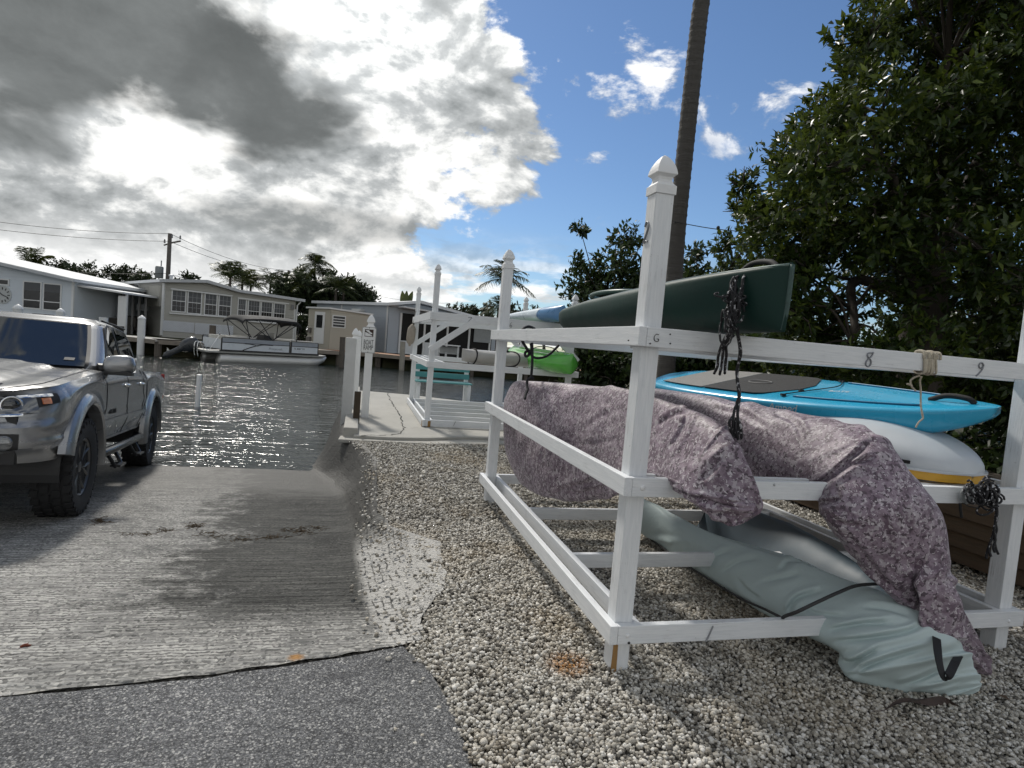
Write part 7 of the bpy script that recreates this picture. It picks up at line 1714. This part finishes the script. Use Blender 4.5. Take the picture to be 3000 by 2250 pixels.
for i, dz in enumerate((0, -1.6, -3.5)): wire(t2 + AZ * dz, t4 + AZ * dz + np.array([0, 0, 0]), 1.2, WL[2][i], .026)

# ================================================================ PLANTS
def leaf_mat(name, c0, c1, c2, rough=.45, trans=.25):
    m, t = new_mat(name)
    sh = t.add('ShaderNodeAttribute', attribute_name='shade').outputs['Fac']
    oi = t.add('ShaderNodeObjectInfo').outputs['Random']; oc = t.add('ShaderNodeTexCoord').outputs['Object']; n = t.noise(oc, 1.2, 3, .6)
    f = t.math('ADD', t.math('MULTIPLY', sh, .75), t.math('MULTIPLY', n, .3))
    col = t.ramp(f, [(0.05, c0), (0.55, c1), (1.0, c2)])
    b = t.add('ShaderNodeBsdfPrincipled', {'Base Color': col, 'Roughness': rough, 'Specular IOR Level': .35})
    tr = t.add('ShaderNodeBsdfTranslucent', {'Color': t.mix(.5, col, c2)}); mx = t.add('ShaderNodeMixShader', {0: trans, 1: b.outputs[0], 2: tr.outputs[0]}); t.add('ShaderNodeOutputMaterial', {0: mx.outputs[0]})
    return m
LEAF = leaf_mat('glossy_evergreen_leaf', (.009, .018, .005), (.028, .054, .010), (.16, .20, .03), .36, .25)
LEAFM = leaf_mat('dark_hedge_leaf', (.012, .022, .008), (.032, .058, .014), (.07, .10, .022))
LEAFF = leaf_mat('far_tree_leaf', (.012, .02, .010), (.030, .045, .018), (.06, .08, .028), .6, .15)
FROND = leaf_mat('palm_frond_leaf', (.018, .028, .010), (.045, .065, .018), (.11, .12, .03), .45, .2)
BARK = plain('grey_brown_bark', (.058, .048, .039), .9, var=.4, vs=9, bump=.6, bs=30)
# one leaf: folded lens shape, 6 verts 4 quads->tris, length along +x
LV = np.array([[0, 0, 0], [.35, .5, .10], [.35, -.5, .10], [.38, 0, 0], [.72, .42, .06], [.72, -.42, .06], [.74, 0, -.02], [1.0, 0, -.06]])
LV[:, 1] *= .42
LF = np.array([[0, 3, 1], [0, 2, 3], [1, 3, 6], [1, 6, 4], [2, 5, 6], [2, 6, 3], [4, 6, 7], [6, 5, 7]])
LV6 = np.array([[0, 0, 0], [.42, .21, .08], [.42, -.21, .08], [.5, 0, 0], [1.0, 0, -.06]]); LF6 = np.array([[0, 3, 1], [0, 2, 3], [1, 3, 4], [3, 2, 4]])
LV4 = np.array([[0, 0, 0], [.5, .22, .06], [.5, -.22, .06], [1, 0, -.05]]); LF4 = np.array([[0, 2, 1], [1, 2, 3]])
def frames_from(dirs, ups):
    x = dirs / np.linalg.norm(dirs, axis=1, keepdims=True); y = np.cross(ups, x); y /= (np.linalg.norm(y, axis=1, keepdims=True) + 1e-9); z = np.cross(x, y); return np.stack([x, y, z], 2)
def leaves(pos, dirs, ups, size, lv=LV, lf=LF):
    R = frames_from(dirs, ups); V = np.einsum('kij,vj->kvi', R, lv) * np.asarray(size)[:, None, None] + pos[:, None]
    F = lf[None] + (np.arange(len(pos)) * len(lv))[:, None, None]; return V.reshape(-1, 3), F.reshape(-1, 3)
def sprigs(centres, axes, rng, nl, size, spread=.9):
    """rosettes of leaves at twig tips"""
    k = len(centres); a = rng.uniform(0, 2 * PI, (k, nl)); ax = axes / np.linalg.norm(axes, axis=1, keepdims=True)
    t = np.cross(ax, rng.normal(size=(k, 3))); t /= np.linalg.norm(t, axis=1, keepdims=True); bb = np.cross(ax, t)
    ln = rng.uniform(.2, 1.0, (k, nl, 1)) * spread + .15
    d = ax[:, None] * rng.uniform(.1, .9, (k, nl, 1)) + (t[:, None] * np.cos(a)[..., None] + bb[:, None] * np.sin(a)[..., None]) * ln
    pos = centres[:, None] - ax[:, None] * rng.uniform(0, size * 1.2, (k, nl, 1)) + rng.normal(0, size * .12, (k, nl, 3))
    up = ax[:, None] + rng.normal(0, .35, (k, nl, 3)) + np.array([0, 0, .5])
    return pos.reshape(-1, 3), d.reshape(-1, 3), up.reshape(-1, 3)
def leafy_tree(name, label, clumps, base, trunk_r, rng, per, nl, size, mat, cat='tree', group=None, single=0, lv=LV, lf=LF, twig=True, branch_to=None):
    """clumps: (centre, radius). Leaves sit on twig tips through each clump; branches run from the trunk to the clumps."""
    base = np.asarray(base, float); root = thing(name, base, label, cat, group)
    top = max(c[2] for c, r in clumps); fork = base + np.array([0, 0, (top - base[2]) * .35]) if branch_to is None else np.asarray(branch_to, float)
    b = MB(); b.tube(catmull([base - AZ * .1, lerp(base, fork, .5) + rng.normal(0, trunk_r * .5, 3) * [1, 1, 0], fork], 12), np.linspace(trunk_r * 1.25, trunk_r * .8, 12), 10)
    b.build('trunk', BARK, root, smooth=True)
    b = MB(); limbs = [(fork, trunk_r * .16 + .006)]
    if len(clumps) > 40:      # a few crooked main limbs, the rest branch off those
        cc = np.array([c for c, r in clumps]); pick = [int(np.argmax(np.linalg.norm(cc - fork, axis=1)))]
        while len(pick) < 11: pick.append(int(np.argmax(np.min(np.linalg.norm(cc[:, None] - cc[pick][None], axis=2), axis=1))))
        limbs = []
        for i in pick:
            k1, k2 = lerp(fork, cc[i], .38) + rng.normal(0, .22, 3), lerp(fork, cc[i], .68) + rng.normal(0, .18, 3) + AZ * .12
            b.tube(catmull([fork - AZ * rng.uniform(0, .9), k1, k2, cc[i]], 18), np.linspace(trunk_r * .34, .014, 18), 7); limbs += [(k1, .022), (k2, .016), (lerp(k1, k2, .5), .018)]
    for c, r in clumps:
        fork, r0 = min(limbs, key=lambda q: np.linalg.norm(q[0] - c)); trunk_r = (r0 - .006) / .16
        m = lerp(fork, c, .5) + rng.normal(0, r * .35, 3) + AZ * r * .2; b.tube(catmull([fork, m, c], 10), np.linspace(trunk_r * .16 + .006, .008, 10), 5)
        if twig:
            for _ in range(5): e = c + nrm(rng.normal(size=3)) * r * .85; b.tube([c, lerp(c, e, .5) + rng.normal(0, r * .1, 3), e], [.012, .009, .004], 4)
    b.build('branch', BARK, root, smooth=True)
    C, A = [], []
    for c, r in clumps:
        k = max(3, int(per * (r ** 2) / .16)); d = rng.normal(size=(k, 3)); d /= np.linalg.norm(d, axis=1, keepdims=True); rr = r * rng.random(k) ** .42 * (1 + .25 * fbm(d * 2 + c, 2, 3))
        C.append(c + d * rr[:, None] * [1, 1, .9]); A.append(d + rng.normal(0, .4, (k, 3)) + np.array([0, 0, .45]))
    C, A = np.vstack(C), np.vstack(A)
    if single:
        order = np.argsort(np.linalg.norm(C - EYEP, axis=1)); near = order[:single]; far = order[single:]
    else: near, far = [], np.arange(len(C))
    p, d, u = sprigs(C[far], A[far], rng, nl, size); sz = size * rng.uniform(.65, 1.2, len(p)); V, F = leaves(p, d, u, sz, lv, lf)
    sh = np.repeat(np.clip(rng.normal(.42, .22, len(p)), 0, 1), len(lv))
    cr = fast_mesh('crown', V, F, mat, root, attrs={'shade': sh}); cr['kind'] = 'stuff'
    if len(near):
        meshes = []
        for q in range(6):
            p, d, u = sprigs(np.zeros((1, 3)), np.array([[1.0, 0, 0]]), rng, nl, size); V, F = leaves(p, d, u, size * rng.uniform(.7, 1.2, len(p)), lv, lf)
            o = fast_mesh('leaf_sprig', V, F, mat, root, attrs={'shade': np.repeat(np.clip(rng.normal(.5, .22, len(p)), 0, 1), len(lv))}, Mw=Matrix.Identity(4)); meshes.append(o.data); bpy.data.objects.remove(o)
        for k, i in enumerate(near):
            o = bpy.data.objects.new('leaf_sprig', meshes[k % 6]); link(o, root, frame(C[i], A[i], nrm(rng.normal(size=3))))
    return root
def clumps_px(spec, rng, jit=.15):
    out = []
    for px, py, D, r in spec: out.append((ony(px, py, D) + rng.normal(0, jit, 3), r * rng.uniform(.85, 1.15)))
    return out

# ---- big evergreen on the right
random.seed(21)
rng = np.random.default_rng(5)
spec = []
edge = [(2620, -60), (2540, 60), (2500, 150), (2520, 240), (2440, 310), (2380, 360), (2285, 400), (2360, 440), (2420, 520), (2400, 600), (2350, 660), (2240, 610), (2200, 690), (2260, 760), (2190, 830), (2300, 900), (2330, 980), (2260, 1050)]
for x, y in edge: spec.append((x + 20, y, 6.6 + random.uniform(-.3, .5), .30))
for y in range(-420, 1130, 125):
    x0 = np.interp(y, [-420, 60, 240, 400, 560, 700, 830, 1050, 1130], [2760, 2600, 2550, 2370, 2420, 2340, 2320, 2360, 2400])
    for x in np.arange(x0, 3450, 122):
        spec.append((x + random.uniform(-55, 55), y + random.uniform(-45, 45), random.uniform(5.2, 7.4), random.uniform(.36, .52)))
for x, y in ((2148, 560), (2170, 620), (2120, 700), (2090, 760), (2150, 820), (2250, 860)): spec.append((x, y, 8.2, .26))
cl = clumps_px(spec, rng, .10)
base = ony(2760, 1160, 6.6); base[2] = 0
leafy_tree('evergreen_tree', 'large dark evergreen tree with glossy leaf clusters overhanging the kayak rack', cl, base, .22, rng, 96, 8, .094, LEAF, single=290, lv=LV6, lf=LF6, branch_to=ony(2740, 700, 6.5))
# ---- trees behind the racks
rng = np.random.default_rng(6)
spec = [(1740, 770, 15, .55), (1720, 690, 15, .30), (1700, 860, 15, .65), (1800, 760, 15, .6), (1850, 720, 15, .5), (1880, 800, 15, .8), (1780, 860, 15, .8), (1690, 790, 15, .35), (1920, 850, 15, .8), (1840, 900, 15, .9), (1745, 930, 15, .7)]
base = ony(1830, 1000, 15); base[2] = 0
leafy_tree('shore_tree', 'bushy tree with upright shoots behind the pale blue kayak', clumps_px(spec, rng, .15), base, 0.14, rng, 34, 7, .17, LEAFM, group='trees behind the racks', lv=LV4, lf=LF4)
spec = [(2010, 850, 16, .7), (2060, 790, 16, .6), (2040, 730, 16, .35), (2100, 830, 16, .7), (1990, 790, 16, .5), (2160, 870, 16, .8), (2220, 830, 15, .8), (2050, 900, 16, .9), (2140, 940, 15, .8), (2270, 930, 14, .8), (1985, 900, 16, .6)]
base = ony(2090, 1010, 16); base[2] = 0
leafy_tree('shore_tree', 'low spreading tree between the palm trunk and the big evergreen', clumps_px(spec, rng, .15), base, 0.14, rng, 34, 7, .17, LEAFM, group='trees behind the racks', lv=LV4, lf=LF4)
# ---- hedge
rng = np.random.default_rng(7)
for i, (x0, x1, y0, y1, D, lab) in enumerate(((1690, 1900, 1010, 1090, 12.5, 'dark green shrub behind the lime green kayak and the near post'), (1900, 2150, 1000, 1080, 12.0, 'dark shrub below the canoe shaped green kayak behind the rack'), (2150, 2480, 1000, 1090, 10.5, 'dark shrub behind the knotted rope and the paddle board'), (2480, 2900, 1010, 1120, 9.0, 'dark shrub under the evergreen behind the numerals'), (2850, 3250, 1040, 1300, 7.6, 'dark shrub at the foot of the evergreen beyond the right rack post'), (3150, 3600, 1000, 1350, 6.6, 'dark shrub in the planting bed past the end of the rack'))):
    sp = [(random.uniform(x0, x1), random.uniform(y0, y1), D + random.uniform(-.6, .6), random.uniform(.42, .62)) for _ in range(12)]
    b0 = ony((x0 + x1) / 2, 1060, D); b0[2] = 0
    leafy_tree('shrub', lab, [(c, r) for c, r in clumps_px(sp, rng, .1)] + [(np.array([c[0], c[1], .45]), .5) for c, r in clumps_px(sp[:7], rng, .3)], b0, .08, rng, 40, 7, .15, LEAFM, 'shrub', 'hedge shrubs behind the racks', lv=LV4, lf=LF4)
# ---- palm trunk rising out of the frame
def coconut_trunk():
    pts = [ony(x, y, 10.5) for x, y in ((1958, 1010), (1972, 840), (1985, 660), (2003, 480), (2022, 300), (2040, 130), (2062, -40))]; b0 = pts[0].copy(); b0[2] = -.05; b0[0] -= .05
    up = [pts[-1] + np.array([.15, 0, 2.2]), pts[-1] + np.array([.35, 0, 4.6])]
    C = catmull([b0] + pts + up, 240); root = thing('palm_tree', b0, 'tall ringed grey palm trunk rising behind the near rack post', 'palm')
    h = np.linspace(0, 1, 240); r = .15 + .05 * np.exp(-h * 18) - .02 * h + .008 * (np.arange(240) % 4 == 0)
    b = MB(); b.tube(C, r, 20)
    m, t = new_mat('ringed_palm_bark'); oc = t.add('ShaderNodeTexCoord').outputs['Object']; n = t.noise(t.vmath('MULTIPLY', oc, (1, 1, 6)), 5, 6, .65); n2 = t.noise(oc, 3, 4, .6)
    finish(m, t, t.mix(n2, t.mix(n, (.045, .04, .036), (.13, .12, .11)), (.09, .085, .08)), .9, bump=n, bstr=.9, bdist=.03); b.build('trunk', m, root, smooth=True)
    fronds(root, C[-1], 22, 3.6, np.random.default_rng(3), n=26)
def fronds(root, top, nf, L, rng, n=18, droop=1.0, wid=.16):
    for k in range(nf):
        az = k * 2.399 + rng.uniform(-.2, .2); el = rng.uniform(-.1, 1.35); d = np.array([math.cos(az) * math.cos(el), math.sin(az) * math.cos(el), math.sin(el)]); l = L * rng.uniform(.8, 1.1); u = np.linspace(0, 1, 12)
        P = np.array([top + d * l * t - AZ * droop * l * .42 * t ** 2.2 for t in u]); T = np.gradient(P, axis=0); T /= np.linalg.norm(T, axis=1, keepdims=True)
        b = MB(); b.tube(P, np.linspace(.02, .004, 12) * L / 2.5, 4); sd = nrm(np.cross(T[3], AZ) + 1e-6)
        V, F = [], []
        for q in range(n):
            t = .12 + .86 * q / n; i = t * 11; p = np.array([np.interp(i, range(12), P[:, c]) for c in range(3)]); tg = nrm([np.interp(i, range(12), T[:, c]) for c in range(3)]); ll = l * .30 * math.sin(PI * min(1, .18 + t * .86)) ** .7 + .05
            for sg in (-1, 1):
                e = nrm(sd * sg * .9 + tg * .55 + AZ * rng.uniform(-.55, .05)) * ll; w = np.cross(e, nrm(sd * sg + tg)); w = nrm(np.cross(nrm(e), AZ) * .6 + tg * .5) * wid * .25 * L / 2.5
                V += [p - w, p + w, p + e * .6 + w * .8 - AZ * .03 * ll, p + e * .6 - w * .8 - AZ * .03 * ll, p + e - AZ * .18 * ll]
        V = np.array(V); F = [[j, j + 1, j + 2] for j in range(0, len(V), 5)] + [[j, j + 2, j + 3] for j in range(0, len(V), 5)] + [[j + 3, j + 2, j + 4] for j in range(0, len(V), 5)]
        b.add(V, F); o = b.build('frond', FROND, root); at = o.data.attributes.new('shade', 'FLOAT', 'POINT'); at.data.foreach_set('value', np.full(len(o.data.vertices), rng.uniform(.15, .75), np.float32))
coconut_trunk()
def palm(px, py, D, L, nf, label, tr=.12, droop=1.0, n=16, lean=.0):
    t = ony(px, py, D); b0 = t * [1, 1, 0] + np.array([lean, 0, 0]); nf = int(nf * 1.5); root = thing('palm_tree', b0, label, 'palm', 'palms on the far bank'); b = MB(); b.tube(catmull([b0, lerp(b0, t, .5) + np.array([lean * .3, 0, 0]), t], 14), np.linspace(tr * 1.3, tr * .8, 14), 8); b.build('trunk', BARK, root, smooth=True); fronds(root, t, nf, L, np.random.default_rng(int(px)), n, droop)
palm(92, 782, 58, 3.4, 13, 'palm crown showing above the white house roof')
palm(450 + 830 / 3.687, 650 + 600 / 3.687, 50, 2.7, 14, 'sunlit palm behind the middle of the beige house roof')
palm(450 + 960 / 3.687, 650 + 660 / 3.687, 52, 2.4, 12, 'lower palm right of the sunlit palm behind the beige roof')
palm(450 + 1050 / 3.687, 650 + 690 / 3.687, 54, 2.2, 12, 'small drooping palm behind the low end of the beige roof')
palm(450 + 1265 / 3.687, 650 + 640 / 3.687, 55, 2.6, 13, 'palm with stiff fronds left of the second utility pole')
palm(450 + 1390 / 3.687, 650 + 690 / 3.687, 56, 2.3, 12, 'low palm right beside the second utility pole')
palm(450 + 1745 / 3.687, 650 + 455 / 3.687, 52, 2.2, 15, 'tallest ragged palm standing over the tan shed', .11, 1.5)
palm(450 + 1830 / 3.687, 650 + 570 / 3.687, 53, 1.9, 12, 'shorter palm leaning under the tallest ragged palm', .10, 1.5)
palm(450 + 1640 / 3.687, 650 + 670 / 3.687, 50, 2.4, 12, 'bushy palm left of the tallest ragged palm')
palm(850 + 560 / 4.147, 750 + 390 / 4.147, 49, 2.2, 12, 'yellow green palm leaning over the shed roof')
palm(850 + 650 / 4.147, 750 + 400 / 4.147, 50, 2.2, 12, 'palm just left of the dark tree over the blue grey roof')
palm(1473, 818, 44, 2.6, 14, 'slender palm with drooping fronds behind the left rack post', .10, 1.25)
palm(1460, 905, 58, 2.4, 13, 'palm in the tree line beyond the pier rack')
# banana plant: few broad upright leaves
def banana(px, py, D, label):
    t = ony(px, py, D); b0 = t * [1, 1, 0]; root = thing('banana_plant', b0, label, 'plant'); rg = np.random.default_rng(9); b = MB(); b.tube([b0, t - AZ * 1.2], [.16, .12], 8); b.build('stem', plain('green_stem', (.06, .08, .03), .6), root)
    for k in range(9):
        az = k * 2.4; el = rg.uniform(.5, 1.4); d = np.array([math.cos(az) * math.cos(el), math.sin(az) * math.cos(el) * .4, math.sin(el)]); l = rg.uniform(1.2, 2.0); sd = nrm(np.cross(d, [0, 1, .2])); G = []
        for u in np.linspace(0, 1, 9): p = t - AZ * 1.2 + d * l * u - AZ * .5 * u ** 2.5 * (1.4 - el); w = .27 * math.sin(PI * min(.98, .1 + u * .9)) ** .6; G.append([p - sd * w - AZ * .05, p, p + sd * w - AZ * .05])
        b = MB(); b.grid(np.array(G)); o = b.build('leaf', FROND, root); at = o.data.attributes.new('shade', 'FLOAT', 'POINT'); at.data.foreach_set('value', np.full(len(o.data.vertices), .3 + .4 * rg.random(), np.float32))
banana(1190, 872, 52, 'dark banana plant standing behind the blue grey house')
# far broadleaf trees
rng = np.random.default_rng(8)
def far_tree(cx, cy, D, w, h, label, n=9):
    c0 = ony(cx, cy, D); k = D / F_PX; cl = [(c0 + np.array([rng.uniform(-.5, .5) * w * k, rng.uniform(-1, 1), rng.uniform(-.5, .35) * h * k]), rng.uniform(.26, .40) * min(w, h * 1.3) * k) for _ in range(n + 3)]
    leafy_tree('broadleaf_tree', label, cl, c0 * [1, 1, 0], .2, rng, 5.0, 7, .40, LEAFF, group='trees on the far bank', lv=LV4, lf=LF4, twig=False)
far_tree(205, 798, 60, 100, 66, 'dark tree left of the pale leaved trees above the carport')
far_tree(262, 812, 58, 90, 60, 'dark broad tree right above the carport roof')
far_tree(345, 808, 62, 120, 56, 'open crowned tree above the join of the two houses')
far_tree(415, 818, 60, 90, 44, 'low tree left of the transformer pole')
far_tree(545, 818, 60, 90, 38, 'rounded tree right of the transformer pole')
far_tree(865, 860, 50, 110, 110, 'dense dark tree at the right end of the beige house', 14)
far_tree(930, 860, 51, 130, 120, 'dense dark tree below the tallest ragged palm', 14)
far_tree(1010, 860, 53, 110, 80, 'dark tree behind the tan shed roof', 12)
far_tree(1060, 855, 52, 80, 60, 'rounded dark tree falling away above the blue grey roof', 10)
far_tree(880, 950, 45, 70, 110, 'shaded foliage filling the gap between beige house and shed', 10)
far_tree(1350, 915, 65, 70, 40, 'small tree left in the tree line beyond the pier rack')
far_tree(1410, 915, 63, 90, 50, 'wide tree in the tree line beyond the pier rack')
far_tree(1530, 925, 55, 90, 60, 'tree right of the left rack post beyond the pier')
far_tree(1600, 940, 60, 110, 50, 'tree beyond the pier below the pale blue kayak')
# ---- landscape timbers holding the planting bed
def timbers():
    root = thing('planter_wall', Rk(3.6, 1.2), 'low wall of stacked brown landscape timbers under the evergreen', 'planter')
    tm = plain('weathered_landscape_timber', (.095, .063, .038), .85, var=.5, vs=7, bump=.6, bs=25, scale=(.25, 3, 3))
    for k in range(4): beam_obj('timber', Rk(3.55 - .03 * k, 4.6, .03 + .128 * k + .06), Rk(3.74 - .03 * k, -1.4, .03 + .128 * k + .06), .13, .122, tm, root, bevel=.008)
    b = MB(); b.prism([Rk(3.6, 4.6, .46), Rk(3.78, -1.4, .46), Rk(8, -1.4, .46), Rk(8, 4.6, .46)], (0, 0, -.4)); b.build('soil', plain('dark_soil', (.05, .04, .03), .95, var=.5, vs=12, bump=.6, bs=20), root)
timbers()

# ---- service wire from the palm trunk into the evergreen, with a clamp and loose ends
b = MB(); wa, wm, wb = ony(1966, 648, 10.45), ony(2104, 668, 9.6), ony(2330, 690, 8.4)
b.tube(catmull([wa, wm - AZ * .02, wb], 24), .007, 5); b.lathe([(.02, -.03), (.03, 0), (.02, .03)], c=wm, n=8)
b.tube(catmull([wm, ony(2100, 690, 9.6), ony(2098, 730, 9.6)], 8), .004, 4); b.tube(catmull([wm, ony(2106, 690, 9.6), ony(2103, 740, 9.6)], 8), .004, 4)
tag(b.build('service_wire', MAT['black'], smooth=True), 'thin service wire with a clamp strung from the palm trunk to the evergreen', 'wire')
